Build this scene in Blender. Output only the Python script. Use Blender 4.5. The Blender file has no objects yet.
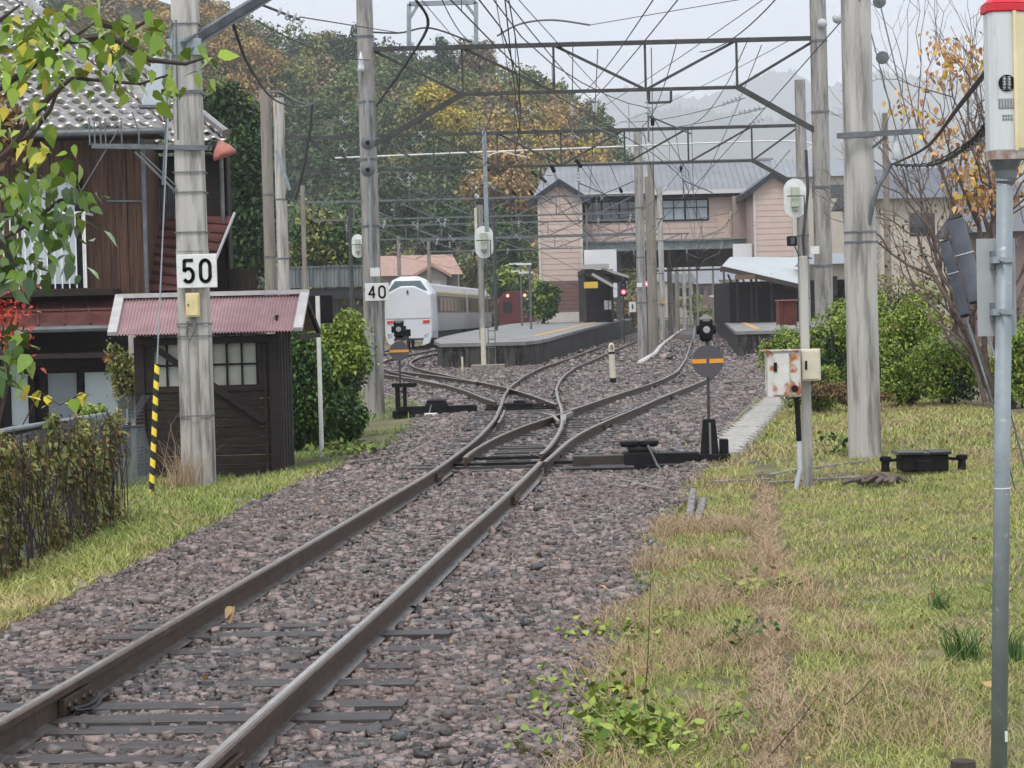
import bpy, math, random
import numpy as np
from mathutils import Vector
random.seed(7); rng = np.random.default_rng(7)
# ------------------------------------------------------------------ camera, sky, sun, exposure
F = 2278.0; ROLL = math.radians(1.45); CZ = 1.70
PITCH = math.atan((384 - 316.0) / F)
_f = Vector((0, math.cos(PITCH), -math.sin(PITCH))); _u0 = Vector((0, math.sin(PITCH), math.cos(PITCH))); _r0 = Vector((1, 0, 0))
_r = _r0 * math.cos(ROLL) - _u0 * math.sin(ROLL); _u = _u0 * math.cos(ROLL) + _r0 * math.sin(ROLL)
S = bpy.context.scene
cd = bpy.data.cameras.new('camera'); cam = bpy.data.objects.new('camera', cd); S.collection.objects.link(cam)
from mathutils import Matrix
cam.matrix_world = Matrix(((_r.x, _u.x, -_f.x, 0), (_r.y, _u.y, -_f.y, 0), (_r.z, _u.z, -_f.z, CZ), (0, 0, 0, 1)))
cd.sensor_width = 36; cd.lens = F * 36 / 1024; cd.clip_start = 0.1; cd.clip_end = 20000
S.camera = cam
W = bpy.data.worlds.new('World'); S.world = W; W.use_nodes = True
nt = W.node_tree; bg = nt.nodes['Background']
sky = nt.nodes.new('ShaderNodeTexSky'); sky.sky_type = 'NISHITA'; sky.sun_disc = False
SE, SR = math.radians(58), math.radians(200)
sky.sun_elevation = SE; sky.sun_rotation = SR; sky.air_density = 1.0; sky.dust_density = 3.0
mx = nt.nodes.new('ShaderNodeMix'); mx.data_type = 'RGBA'; mx.inputs[0].default_value = 0.88
nt.links.new(sky.outputs[0], mx.inputs[6]); mx.inputs[7].default_value = (8.1, 8.6, 9.6, 1)
wn_ = nt.nodes.new('ShaderNodeTexNoise'); wn_.inputs['Scale'].default_value = 2.2; wn_.inputs['Detail'].default_value = 5
wt = nt.nodes.new('ShaderNodeTexCoord'); wm = nt.nodes.new('ShaderNodeMapping'); wm.inputs['Scale'].default_value = (1, 1, 3.5); nt.links.new(wt.outputs['Generated'], wm.inputs[0]); nt.links.new(wm.outputs[0], wn_.inputs[0])
wc = nt.nodes.new('ShaderNodeMix'); wc.data_type = 'RGBA'; wc.inputs[6].default_value = (7.3, 7.8, 8.8, 1); wc.inputs[7].default_value = (8.8, 9.2, 10.0, 1); nt.links.new(wn_.outputs[0], wc.inputs[0]); nt.links.new(wc.outputs[2], mx.inputs[7])
nt.links.new(mx.outputs[2], bg.inputs[0]); bg.inputs[1].default_value = 0.10
sl = bpy.data.lights.new('sun', 'SUN'); sl.energy = 1.3; sl.angle = math.radians(18); sl.color = (1, .97, .93)
sun = bpy.data.objects.new('sun', sl); S.collection.objects.link(sun)
sd = Vector((math.sin(SR) * math.cos(SE), math.cos(SR) * math.cos(SE), math.sin(SE)))
sun.rotation_euler = sd.to_track_quat('Z', 'Y').to_euler()
S.view_settings.view_transform = 'Standard'; S.view_settings.look = 'None'; S.view_settings.gamma = 1
S.view_settings.exposure = 0.66
S.cycles.max_bounces = 6; S.cycles.volume_bounces = 1; S.cycles.volume_step_rate = 4; S.cycles.transparent_max_bounces = 12

def at(px, py, Y):
    """world point seen at a pixel of the photograph, at depth Y (used to turn measurements into metres)"""
    d = _f + _r * ((px - 512) / F) + _u * ((384 - py) / F)
    return Vector((d.x / d.y * Y, Y, CZ + d.z / d.y * Y))

# ------------------------------------------------------------------ materials
MATS = {}
def mat(name, c1, c2=None, scale=4, rough=.7, metal=0, bump=0, bscale=None, stretch=(1, 1, 1), detail=6, lo=.35, hi=.65, c3=None, s3=1.0, lo3=.55, hi3=.7, spec=.28, attr=None, emit=None, trans=0):
    if name in MATS: return MATS[name]
    m = bpy.data.materials.new(name); m.use_nodes = True; n = m.node_tree.nodes; l = m.node_tree.links
    b = n['Principled BSDF']; b.inputs['Roughness'].default_value = rough; b.inputs['Metallic'].default_value = metal
    b.inputs['Specular IOR Level'].default_value = spec
    b.inputs['Base Color'].default_value = (*c1, 1)
    tc = n.new('ShaderNodeTexCoord'); mp = n.new('ShaderNodeMapping'); mp.inputs['Scale'].default_value = stretch
    l.new(tc.outputs['Object'], mp.inputs[0])
    def noise(sc, det=detail):
        t = n.new('ShaderNodeTexNoise'); t.inputs['Scale'].default_value = sc; t.inputs['Detail'].default_value = det
        t.inputs['Roughness'].default_value = .65
        l.new(mp.outputs[0], t.inputs[0]); return t.outputs[0]
    def rngmap(o, a, bb):
        r = n.new('ShaderNodeMapRange'); l.new(o, r.inputs[0]); r.inputs[1].default_value = a; r.inputs[2].default_value = bb; return r.outputs[0]
    def mixc(f, a, bb):
        x = n.new('ShaderNodeMix'); x.data_type = 'RGBA'; l.new(f, x.inputs[0])
        for s, v in ((6, a), (7, bb)):
            if isinstance(v, tuple): x.inputs[s].default_value = (*v, 1)
            else: l.new(v, x.inputs[s])
        return x.outputs[2]
    col = None
    if c2 is not None:
        if attr:
            a = n.new('ShaderNodeAttribute'); a.attribute_name = attr
            if attr == 'rnd' and scale:
                add = n.new('ShaderNodeMath'); add.operation = 'MULTIPLY_ADD'; l.new(a.outputs['Fac'], add.inputs[0]); add.inputs[1].default_value = .6
                l.new(rngmap(noise(scale), lo - .3, hi + .5), add.inputs[2]); fac = rngmap(add.outputs[0], .15, 1.1)
            else: fac = a.outputs['Fac']
        else: fac = rngmap(noise(scale), lo, hi)
        col = mixc(fac, c1, c2)
    if c3 is not None:
        f3 = rngmap(noise(s3), lo3, hi3)
        col = mixc(f3, col if col is not None else c1, c3)
    if col is not None: l.new(col, b.inputs['Base Color'])
    if bump:
        bp = n.new('ShaderNodeBump'); bp.inputs['Strength'].default_value = bump; bp.inputs['Distance'].default_value = .02
        l.new(noise(bscale or scale * 4, 8), bp.inputs['Height']); l.new(bp.outputs[0], b.inputs['Normal'])
    if emit: b.inputs['Emission Color'].default_value = (*emit[0], 1); b.inputs['Emission Strength'].default_value = emit[1]
    MATS[name] = m; return m
conc = mat('concrete', (.36, .345, .315), (.22, .205, .185), 2.2, .85, stretch=(3, 3, .35), bump=.5, bscale=18, c3=(.085, .08, .072), s3=2.6, lo3=.50, hi3=.68)
conc_l = mat('concrete_light', (.45, .43, .39), (.31, .295, .265), 2.5, .85, stretch=(3, 3, .3), bump=.4, bscale=20, c3=(.11, .10, .088), s3=2.6, lo3=.50, hi3=.70)
conc_b = mat('concrete_brown', (.27, .24, .20), (.16, .14, .115), 2.5, .85, stretch=(3, 3, .3), bump=.4, bscale=20)
steel = mat('painted_steel', (.060, .065, .062), (.035, .033, .032), 3, .6, c3=(.06, .04, .03), s3=6)
galv = mat('galvanised', (.27, .31, .32), (.19, .22, .23), 5, .5, metal=.2, c3=(.42, .44, .44), s3=18, lo3=.6, hi3=.7, bump=.1, bscale=60)
galv2 = mat('galvanised_dull', (.15, .16, .168), (.09, .098, .10), 5, .55, metal=.2)
wirem = mat('wire', (.045, .042, .04), rough=.6)
blk = mat('black_paint', (.008, .008, .009), (.016, .015, .015), 8, .55, spec=.1)
rubber = mat('black_cable', (.02, .018, .018), rough=.5)
white = mat('white_paint', (.70, .70, .68), (.56, .56, .53), 6, .55, c3=(.34, .28, .22), s3=22, lo3=.64, hi3=.72)
cream = mat('cream_paint', (.62, .58, .45), (.50, .46, .34), 6, .5)
cream2 = mat('cream_yellow_paint', (.66, .56, .30), (.56, .46, .22), 6, .5)
porc = mat('porcelain', (.50, .52, .52), rough=.25)
glassd = mat('dark_glass', (.02, .025, .03), rough=.08, spec=.8)
redp = mat('red_paint', (.62, .03, .04), (.50, .02, .03), 6, .4)
railside = mat('rail_rust', (.085, .052, .034), (.035, .024, .018), 9, .5, c3=(.13, .08, .055), s3=5, bump=.2, bscale=30)
railtop = mat('rail_head', (.80, .77, .73), (.55, .50, .45), 3, .22, metal=.9, c3=(.40, .33, .26), s3=7)
railfoot = mat('rail_foot', (.20, .185, .17), (.07, .055, .045), 7, .25, metal=.5)
railworn = mat('rail_worn', (.16, .12, .09), (.09, .065, .05), 5, .3, metal=.4)
wood_s = mat('sleeper_wood', (.085, .075, .07), (.035, .03, .028), 4, .45, stretch=(1, 10, 10), bump=.6, bscale=14, c3=(.18, .17, .16), s3=3, lo3=.6, hi3=.75)
wood_w = mat('weathered_wood', (.27, .24, .21), (.12, .10, .085), 5, .7, stretch=(2, 2, 8), bump=.4)
barkm = mat('bark', (.075, .055, .045), (.035, .028, .024), 8, .85, bump=.5)
barkl = mat('bark_light', (.17, .13, .11), (.09, .07, .06), 8, .85, bump=.3)

# ------------------------------------------------------------------ mesh helpers
COL = S.collection
def wloc(o):
    v = Vector((0, 0, 0))
    while o is not None: v += o.location; o = o.parent
    return v
def tag(o, label=None, cat=None, group=None, kind=None):
    if label: o['label'] = label
    if cat: o['category'] = cat
    if group: o['group'] = group
    if kind: o['kind'] = kind
    return o
def thing(name, loc, label, cat, group=None):
    o = bpy.data.objects.new(name, None); COL.objects.link(o); o.location = loc; o.empty_display_size = .1
    return tag(o, label, cat, group)
class MB:
    def __init__(s): s.v = []; s.f = []; s.m = []; s.mi = 0
    def add(s, vs, fs):
        b = len(s.v); s.v += [tuple(p) for p in vs]; s.f += [tuple(b + i for i in f) for f in fs]; s.m += [s.mi] * len(fs); return s
    def box(s, x0, x1, y0, y1, z0, z1):
        return s.add([(x0, y0, z0), (x1, y0, z0), (x1, y1, z0), (x0, y1, z0), (x0, y0, z1), (x1, y0, z1), (x1, y1, z1), (x0, y1, z1)],
                     [(3, 2, 1, 0), (4, 5, 6, 7), (0, 1, 5, 4), (1, 2, 6, 5), (2, 3, 7, 6), (3, 0, 4, 7)])
    def cbox(s, c, sx, sy, sz): return s.box(c[0] - sx / 2, c[0] + sx / 2, c[1] - sy / 2, c[1] + sy / 2, c[2] - sz / 2, c[2] + sz / 2)
    def beam(s, p, q, w, h, up=(0, 0, 1)):
        p = Vector(p); q = Vector(q); d = (q - p).normalized(); u = Vector(up)
        a = d.cross(u)
        if a.length < 1e-3: a = d.cross(Vector((0, 1, 0)))
        a.normalize(); b = a.cross(d).normalized(); a *= w / 2; b *= h / 2
        vs = [p - a - b, p + a - b, p + a + b, p - a + b, q - a - b, q + a - b, q + a + b, q - a + b]
        return s.add(vs, [(0, 3, 2, 1), (4, 5, 6, 7), (0, 1, 5, 4), (1, 2, 6, 5), (2, 3, 7, 6), (3, 0, 4, 7)])
    def angle(s, p, q, w, t=.012, up=(0, 0, 1)):      # steel angle section: two thin flanges
        p = Vector(p); q = Vector(q); d = (q - p).normalized(); a = d.cross(Vector(up))
        if a.length < 1e-3: a = Vector((1, 0, 0))
        a.normalize(); b = a.cross(d).normalized()
        s.beam(p, q, w, t, up); s.beam(p + a * (w / 2 - t / 2) - b * (w / 2 + t / 2), q + a * (w / 2 - t / 2) - b * (w / 2 + t / 2), t, w, up); return s
    def tube(s, pts, r, n=6, cap=True):
        pts = [Vector(p) for p in pts]; N = len(pts); rs = r if isinstance(r, (list, tuple)) else [r] * N
        b = len(s.v); prev = None
        for i, p in enumerate(pts):
            d = (pts[min(i + 1, N - 1)] - pts[max(i - 1, 0)])
            if d.length < 1e-9: d = Vector((0, 0, 1))
            d.normalize()
            a = prev - d * prev.dot(d) if prev is not None else d.cross(Vector((0, 0, 1)) if abs(d.z) < .9 else Vector((0, 1, 0)))
            if a.length < 1e-6: a = d.orthogonal()
            a.normalize(); prev = a; c = d.cross(a)
            for k in range(n):
                t = 2 * math.pi * k / n; s.v.append(tuple(p + (a * math.cos(t) + c * math.sin(t)) * rs[i]))
        for i in range(N - 1):
            for k in range(n):
                s.f.append((b + i * n + k, b + i * n + (k + 1) % n, b + (i + 1) * n + (k + 1) % n, b + (i + 1) * n + k)); s.m.append(s.mi)
        if cap:
            s.f.append(tuple(b + k for k in range(n))[::-1]); s.m.append(s.mi); s.f.append(tuple(b + (N - 1) * n + k for k in range(n))); s.m.append(s.mi)
        return s
    def lathe(s, c, prof, n=16, axis=(0, 0, 1)):      # prof: list of (radius, distance along axis)
        c = Vector(c); ax = Vector(axis).normalized(); s.tube([c + ax * h for r, h in prof], [max(r, 1e-4) for r, h in prof], n); return s
    def prism(s, poly, n, depth):                     # poly: list of 3D points, n: direction of extrusion
        n = Vector(n).normalized() * depth; P = [Vector(p) for p in poly]; N = len(P)
        return s.add(P + [p + n for p in P], [tuple(range(N))[::-1], tuple(range(N, 2 * N))] + [(i, (i + 1) % N, N + (i + 1) % N, N + i) for i in range(N)])
    def grid(s, fn, nu, nv):
        vs = [fn(i / nu, j / nv) for j in range(nv + 1) for i in range(nu + 1)]
        return s.add(vs, [(j * (nu + 1) + i, j * (nu + 1) + i + 1, (j + 1) * (nu + 1) + i + 1, (j + 1) * (nu + 1) + i) for j in range(nv) for i in range(nu)])
    def build(s, name, m, parent=None, smooth=False, bevel=0):
        me = bpy.data.meshes.new(name); o0 = wloc(parent) if parent is not None else Vector((0, 0, 0))
        me.from_pydata([(a - o0.x, b - o0.y, c - o0.z) for a, b, c in s.v], [], s.f); me.update()
        for mm in (m if isinstance(m, (list, tuple)) else [m]): me.materials.append(mm)
        if any(s.m): me.polygons.foreach_set('material_index', s.m)
        if smooth: me.polygons.foreach_set('use_smooth', [True] * len(me.polygons))
        o = bpy.data.objects.new(name, me); COL.objects.link(o)
        if parent is not None: o.parent = parent
        if bevel:
            bm = o.modifiers.new('bevel', 'BEVEL'); bm.width = bevel; bm.segments = 2; bm.limit_method = 'ANGLE'
        if smooth:
            pass
        return o
def npmesh(name, V, Fq, m, parent=None, rnd=None, smooth=False):
    """V (n,3) array, Fq (k,s) array of equal-sided faces, rnd: per-face random value"""
    me = bpy.data.meshes.new(name); V = np.asarray(V, dtype=np.float32); Fq = np.asarray(Fq, dtype=np.int32); k, sd_ = Fq.shape
    if parent is not None: V = V - np.array(wloc(parent), dtype=np.float32)
    me.vertices.add(len(V)); me.vertices.foreach_set('co', V.ravel()); me.loops.add(k * sd_); me.loops.foreach_set('vertex_index', Fq.ravel())
    me.polygons.add(k); me.polygons.foreach_set('loop_start', np.arange(k, dtype=np.int32) * sd_); me.polygons.foreach_set('loop_total', np.full(k, sd_, dtype=np.int32))
    if smooth: me.polygons.foreach_set('use_smooth', np.ones(k, dtype=bool))
    me.update(calc_edges=True)
    if rnd is not None:
        a = me.attributes.new('rnd', 'FLOAT', 'FACE'); a.data.foreach_set('value', np.asarray(rnd, dtype=np.float32))
    me.materials.append(m); o = bpy.data.objects.new(name, me); COL.objects.link(o)
    if parent is not None: o.parent = parent
    return o
def copy_tree(o, parent=None):
    c = o.copy(); COL.objects.link(c); c.parent = parent
    for ch in list(o.children): copy_tree(ch, c)
    return c
def interp(tab, y):
    return float(np.interp(y, [a for a, b in tab], [b for a, b in tab]))
def smoothpath(tab, step=.5, sig=2.2):
    ys = np.arange(tab[0][0] - 12, tab[-1][0] + 12, step); a = np.array(tab)
    xs = np.interp(ys, a[:, 0], a[:, 1])
    lo_ = ys < a[0, 0]; s0 = (a[1, 1] - a[0, 1]) / (a[1, 0] - a[0, 0]); xs[lo_] = a[0, 1] + s0 * (ys[lo_] - a[0, 0])
    hi_ = ys > a[-1, 0]; s1 = (a[-1, 1] - a[-2, 1]) / (a[-1, 0] - a[-2, 0]); xs[hi_] = a[-1, 1] + s1 * (ys[hi_] - a[-1, 0])
    k = np.exp(-.5 * (np.arange(-12, 13) * step / sig) ** 2); k /= k.sum(); xs2 = np.convolve(xs, k, 'same')
    ok = (ys >= tab[0][0]) & (ys <= tab[-1][0]); return [(float(y), float(x)) for y, x in zip(ys[ok], xs2[ok])]

# ------------------------------------------------------------------ layout of the line
TM = smoothpath([(3, -2.30), (10, -1.68), (26, -.26), (31.2, .02), (35.4, .22), (41.3, .33), (46.8, .37), (53, .45), (63, .84), (74, 1.5), (89, 2.83), (107.5, 4.35), (140, 7.15), (194, 11.35), (280, 18.2)])
TR = smoothpath([(22, -.62), (26, -.25), (29, .02), (31, .20), (33.5, .48), (36.4, .93), (39.5, 1.45), (43, 2.0), (47, 2.62), (51.2, 3.35), (57, 4.3), (65, 5.3), (82, 6.85), (110, 9.2), (155, 13.0), (197, 16.4), (280, 23.2)], sig=1.6)
TT = smoothpath([(43, .32), (48.5, -.10), (54.8, -.70), (62, -1.70), (70, -2.80), (78, -3.80), (85, -4.35), (92, -4.63), (101, -4.62), (111, -4.15), (133, -2.9), (160, -1.2), (190, .8), (240, 4.8)])
TC = smoothpath([(54, -.62), (60, -1.45), (66, -2.5), (73, -3.9), (81, -5.5), (90, -6.8), (100, -7.5), (112, -6.9), (129, -5.8), (150, -4.25), (175, -2.3), (200, -.3)])
XL = [(3, -3.9), (10, -3.5), (14.7, -3.36), (19.3, -3.1), (25, -2.85), (29.3, -2.37), (35.2, -1.9), (42, -1.75), (48, -1.9), (55, -2.7), (62, -4.2), (70, -6.2), (80, -9), (100, -11), (300, 6)]
XR = [(3, -.5), (9.2, .16), (12.4, .44), (15.6, .85), (20, 1.32), (24, 1.86), (26.4, 2.15), (30, 2.6), (36.5, 3.64), (46.4, 5.14), (63, 7.75), (90, 9.6), (110, 11.4), (300, 27.8)]
def bumpy(x, y, s=1.0, a=1.0):
    return a * (math.sin(x * 2.1 * s + 1.3 * math.sin(y * 1.1 * s)) * .5 + math.sin(y * 2.7 * s + x * 1.7 * s) * .3 + math.sin(x * 6.3 * s - y * 4.9 * s) * .2)
def G(x, y):
    xl, xr = interp(XL, y), interp(XR, y)
    if x < xl: z = -.22 - .12 * min(1, (xl - x) / 1.2)
    elif x > xr: z = -.10 + .03 * min(5, x - xr)
    else:
        t = (x - xl) / max(.1, xr - xl); z = -.24
        e = min(x - xl, xr - x)
        if e < .3: z = (-.22 if t < .5 else -.10) * (1 - e / .3) - .24 * (e / .3)
    if y > 95: z = z * 1
    return z + bumpy(x, y, .9, .018)
def B(x, y):   # top of the ballast bed
    xl, xr = interp(XL, y), interp(XR, y)
    z = -.165 + bumpy(x, y, 1.6, .008)
    a = min(1, max(0, (x - xl) / .8)); z += -(1 - a) * .08
    b = min(1, max(0, (xr - x) / .5)); z += (1 - b) * .07
    return z

# ground sheet
gm = mat('ground_soil', (.10, .10, .04), (.20, .17, .09), 1.3, .9, detail=10, bump=.6, bscale=30, c3=(.075, .058, .045), s3=.9, lo3=.5, hi3=.68)
ys = list(np.arange(2, 30, .4)) + list(np.arange(30, 90, 1.5)) + list(np.geomspace(90, 9000, 40))
V = []; nx = 120
for y in ys:
    wd = max(8, y * .34) if y < 300 else y * 1.2
    for i in range(nx + 1):
        x = -wd + 2 * wd * i / nx + .04 * min(y, 300)
        V.append((x, y, G(x, y)))
Fq = [(j * (nx + 1) + i, j * (nx + 1) + i + 1, (j + 1) * (nx + 1) + i + 1, (j + 1) * (nx + 1) + i) for j in range(len(ys) - 1) for i in range(nx)]
tag(npmesh('ground', V, Fq, gm, smooth=True), kind='structure')

# ballast bed sheet
bm_ = mat('ballast_fines', (.075, .052, .043), (.015, .012, .011), 16, .6, detail=4, bump=1.0, bscale=22, c3=(.12, .08, .068), s3=.5, lo3=.45, hi3=.7)
ys = list(np.arange(3, 40, .35)) + list(np.arange(40, 100, 1.0)) + list(np.geomspace(100, 290, 30)); V = []; nx = 44
for y in ys:
    xl, xr = interp(XL, y) - .12, interp(XR, y) + .1
    for i in range(nx + 1):
        x = xl + (xr - xl) * i / nx; z = B(x, y) - .02
        if i in (0, nx): z = G(x, y) - .06
        V.append((x, y, z))
Fq = [(j * (nx + 1) + i, j * (nx + 1) + i + 1, (j + 1) * (nx + 1) + i + 1, (j + 1) * (nx + 1) + i) for j in range(len(ys) - 1) for i in range(nx)]
tag(npmesh('ballast_bed', V, Fq, bm_, smooth=True), kind='structure')

# loose stones
cube_v = np.array([(x, y, z) for z in (-1, 1) for y in (-1, 1) for x in (-1, 1)], dtype=float)
ico_f = np.array([(0, 2, 3), (0, 3, 1), (4, 5, 7), (4, 7, 6), (0, 1, 5), (0, 5, 4), (2, 6, 7), (2, 7, 3), (0, 4, 6), (0, 6, 2), (1, 3, 7), (1, 7, 5)])
rocks = [(cube_v * (1 + rng.uniform(-.45, .30, (8, 3)))) * np.array([.92, .66, .46]) for _ in range(60)]
SLY = [6.0, 6.35, 6.75, 7.15, 7.5, 7.9, 8.3, 8.62, 8.95, 9.3, 9.65, 9.98, 10.3, 10.55, 10.95]
def scatter_stones(n, y0, y1, size, zoff=0.0):
    yy = rng.uniform(y0, y1, n); out = []; FF = []; R = []; b = 0
    t = rng.uniform(-.02, 1.02, n)
    for i in range(n):
        y = yy[i]; xl, xr = interp(XL, y), interp(XR, y); x = xl + (xr - xl) * t[i]
        if abs(x) > .245 * y + .4: continue
        if y < 60:
            c = interp(TM, y); hit = False
            for cc in (c - .565, c + .565):
                if abs(x - cc) < .075: hit = True
            if y > 24:
                c2 = interp(TR, y)
                for cc in (c2 - .565, c2 + .565):
                    if abs(x - cc) < .075: hit = True
            if hit: continue
            if y < 10.4 and x - c > -.53 and x - c < .56 and rng.uniform() < .84 and min(abs(y - q + .07 * (x - c)) for q in SLY) < .085: continue
            if 11.2 < y < 14.4 and .05 < x - c < .5 and rng.uniform() < .8 and min(abs(y - q) for q in (11.6, 12.2, 12.75, 13.3, 13.8)) < .09: continue
            if 27.0 < y < 32.2 and abs(x - c) < .75 and rng.uniform() < .92: continue
            if 43.4 < y < 47.5 and abs(x - c) < .8 and rng.uniform() < .8: continue
            if 36.5 < y < 41 and x > c - .5 and x < c + 1.6 and rng.uniform() < .5: continue
        s = size * math.exp(rng.normal(0, .28)); r = rocks[rng.integers(60)] * s
        a, e = rng.uniform(0, 6.28), rng.normal(0, .75); ca, sa, ce, se = math.cos(a), math.sin(a), math.cos(e), math.sin(e)
        M1 = np.array([[ca, -sa * ce, sa * se], [sa, ca * ce, -ca * se], [0, se, ce]])
        p = r @ M1.T + np.array([x, y, B(x, y) + rng.uniform(-.7, .55) * s + zoff])
        out.append(p); FF.append(ico_f + b); b += 8; R.append(np.full(12, rng.uniform() ** 1.55))
    return np.concatenate(out), np.concatenate(FF), np.concatenate(R)
stm = mat('ballast_stone', (.013, .009, .008), (.325, .238, .205), 0, .18, spec=.8, attr='rnd', bump=.5, bscale=90, c3=(.13, .075, .055), s3=.6, lo3=.45, hi3=.85)
parts = [scatter_stones(72000, 5.8, 13, .021), scatter_stones(76000, 13, 26, .023), scatter_stones(56000, 26, 48, .032), scatter_stones(40000, 48, 85, .045), scatter_stones(14000, 85, 150, .07)]
off = 0; VV = []; FF = []; RR = []
for v, f, r in parts: VV.append(v); FF.append(f + off); RR.append(r); off += len(v)
tag(npmesh('ballast_stones', np.concatenate(VV), np.concatenate(FF), stm, rnd=np.concatenate(RR)), 'brown grey crushed stone ballast heaped round the rails', 'ballast', kind='stuff')

# ------------------------------------------------------------------ tracks
prof_rail = [(-.0635, -.153), (-.0635, -.143), (-.012, -.126), (-.009, -.05), (-.0325, -.036), (-.0325, -.006), (-.024, 0), (.004, .0006), (.022, 0), (.0325, -.006), (.0325, -.036), (.009, -.05), (.012, -.126), (.0635, -.143), (.0635, -.153)]
def rail(path, off, y0, y1, parent, dz=0, name='rail', shift=None, step=.5, xf=1.0):
    mb = MB(); P = [p for p in path if y0 <= p[0] <= y1]
    pts = []
    for i, (y, x) in enumerate(P):
        a = P[max(0, i - 1)]; b = P[min(len(P) - 1, i + 1)]; d = Vector((b[1] - a[1], b[0] - a[0], 0)).normalized(); nrm = Vector((d.y, -d.x, 0))
        o = off + (shift(y) if shift else 0); wob = .004 * math.sin(y * .9 + off * 3)
        pts.append((Vector((x, y, dz)) + nrm * (o + wob), nrm))
    n = len(prof_rail); b = len(mb.v)
    for p, nr in pts:
        for (u, w) in prof_rail: mb.v.append(tuple(p + nr * u * xf + Vector((0, 0, w))))
    for i in range(len(pts) - 1):
        for k in range(n):
            k2 = (k + 1) % n; mb.f.append((i * n + k, i * n + k2, (i + 1) * n + k2, (i + 1) * n + k)); mb.m.append(1 if k in (5, 6) else 2 if k in (1, 12) else 3 if k == 7 else 0)
    mb.f.append(tuple(range(n))); mb.m.append(0); mb.f.append(tuple((len(pts) - 1) * n + k for k in range(n))[::-1]); mb.m.append(0)
    return mb.build(name, [railside, railtop, railfoot, railworn], parent)
def pt(path, y, off=0, z=0):
    i = min(range(len(path)), key=lambda k: abs(path[k][0] - y)); a = path[max(0, i - 1)]; b = path[min(len(path) - 1, i + 1)]
    d = Vector((b[1] - a[1], b[0] - a[0], 0)).normalized(); x = interp(path, y)
    return Vector((x, y, z)) + Vector((d.y, -d.x, 0)) * off, d
def sleepers(path, yl, parent, half=1.02, z=-.128, proto=None):
    for y in yl:
        p, d = pt(path, y); hl = half(y) if callable(half) else half
        nr = Vector((d.y, -d.x, 0)); j = random.uniform(-.03, .03); zz = (z(y) if callable(z) else z) + random.uniform(-.014, .006)
        c = p + Vector((0, 0, zz - .07)) + d * j; nn = (nr + d * random.uniform(-.02, .02)).normalized()
        mb = MB(); mb.beam(c - nn * (hl + random.uniform(-.05, .05)), c + nn * (hl + random.uniform(-.05, .05)), .20, .14)
        mb.build('sleeper', wood_s, parent)
def fishplate(path, y, off, parent):
    p, d = pt(path, y, off); s = 1 if off < 0 else -1; nr = Vector((d.y, -d.x, 0)) * s; o = MB()
    for sgn in (1, -1):
        c = p + nr * sgn * .034 + Vector((0, 0, -.088)); o.beam(c - d * .24, c + d * .24, .03, .075)
        for k in (-.18, -.07, .07, .18): o.lathe(c + d * k, [(.017, 0), (.017, .03 * 1)], 6, nr * sgn)
    fp = o.build('fishplate', railside, parent); return fp
t1 = thing('railway_track', (-1.7, 9, 0), 'rusty single track in the foreground running on beside the left platform', 'railway track', 'railway tracks')
rail(TM, -.565, 3, 280, t1); rail(TM, .565, 3, 26.6, t1)
sl_y = [6.0, 6.35, 6.75, 7.15, 7.5, 7.9, 8.3, 8.62, 8.95, 9.3, 9.65, 9.98, 10.3, 10.55, 10.95, 11.6, 12.2, 12.75, 13.3, 13.8, 14.3]
while sl_y[-1] < 27: sl_y.append(sl_y[-1] + .6)
sleepers(TM, sl_y, t1, z=lambda y: (-.132 if y < 14 else -.158))
for y, o in ((10.85, -.565), (9.05, .565), (25.6, -.565), (22.3, .565)): fishplate(TM, y, o, t1)
for y, o in ((10.85, -.565), (9.05, .565)):    # rail bond cable beside the joint
    p, d = pt(TM, y, o + (.05 if o < 0 else .06)); mb = MB()
    mb.tube([p + d * t + Vector((.03 + .02 * math.sin(t * 14), 0, -.07 - .05 * math.cos(t * 5))) for t in np.linspace(-.22, .22, 14)], .009, 6)
    mb.tube([p + d * t + Vector((.05 + .02 * math.sin(t * 11 + 1), 0, -.09 - .04 * math.cos(t * 6))) for t in np.linspace(-.2, .24, 14)], .008, 6); mb.build('bond_cable', rubber, t1)
# points and crossing of the first turnout
rail(TM, .565, 27.6, 280, t1, dz=-.004, shift=lambda y: -.10 * math.exp(-(y - 27.6) / 1.6), name='rail')
t2 = thing('railway_track', (0, 27, 0), 'right hand track curving away from the points towards the right platform', 'railway track', 'railway tracks')
rail(TR, .565, 26.5, 280, t2, dz=-.002); rail(TR, -.565, 27.3, 280, t2, dz=.003, shift=lambda y: .10 * math.exp(-(y - 27.3) / 1.6), name='rail')
yy = 27.2; L = []
while yy < 44: L.append(yy); yy += .55
for y in L:   # long timbers under the turnout
    a = interp(TM, y) - 1.0; b = interp(TR, y) + 1.0; mb = MB(); z = -.122 - .07 + random.uniform(-.012, .006)
    mb.beam((a - random.uniform(0, .15), y, z), (b + random.uniform(0, .15), y - .07, z), .21, .14); mb.build('sleeper', wood_s, t2)
# check rails, frog wing rails
rail(TM, -.565, 36.2, 41.5, t1, name='check_rail', shift=lambda y: .10, dz=-.004, xf=.7); rail(TR, .565, 36.2, 41.0, t2, name='check_rail', shift=lambda y: -.10, dz=-.004, xf=.7)
frog_y = 38.5
mb = MB(); fx = (interp(TM, frog_y) + .565 + interp(TR, frog_y) - .565) / 2
for s in (-1, 1): mb.beam((fx + s * .11 - .06 * s, frog_y - 1.7, -.03), (fx + s * .10, frog_y + .2, -.03), .055, .06); mb.beam((fx + s * .10, frog_y + .2, -.03), (fx + s * .26, frog_y + 1.4, -.03), .055, .06)
mb.build('wing_rail', railtop, t2)
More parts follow.
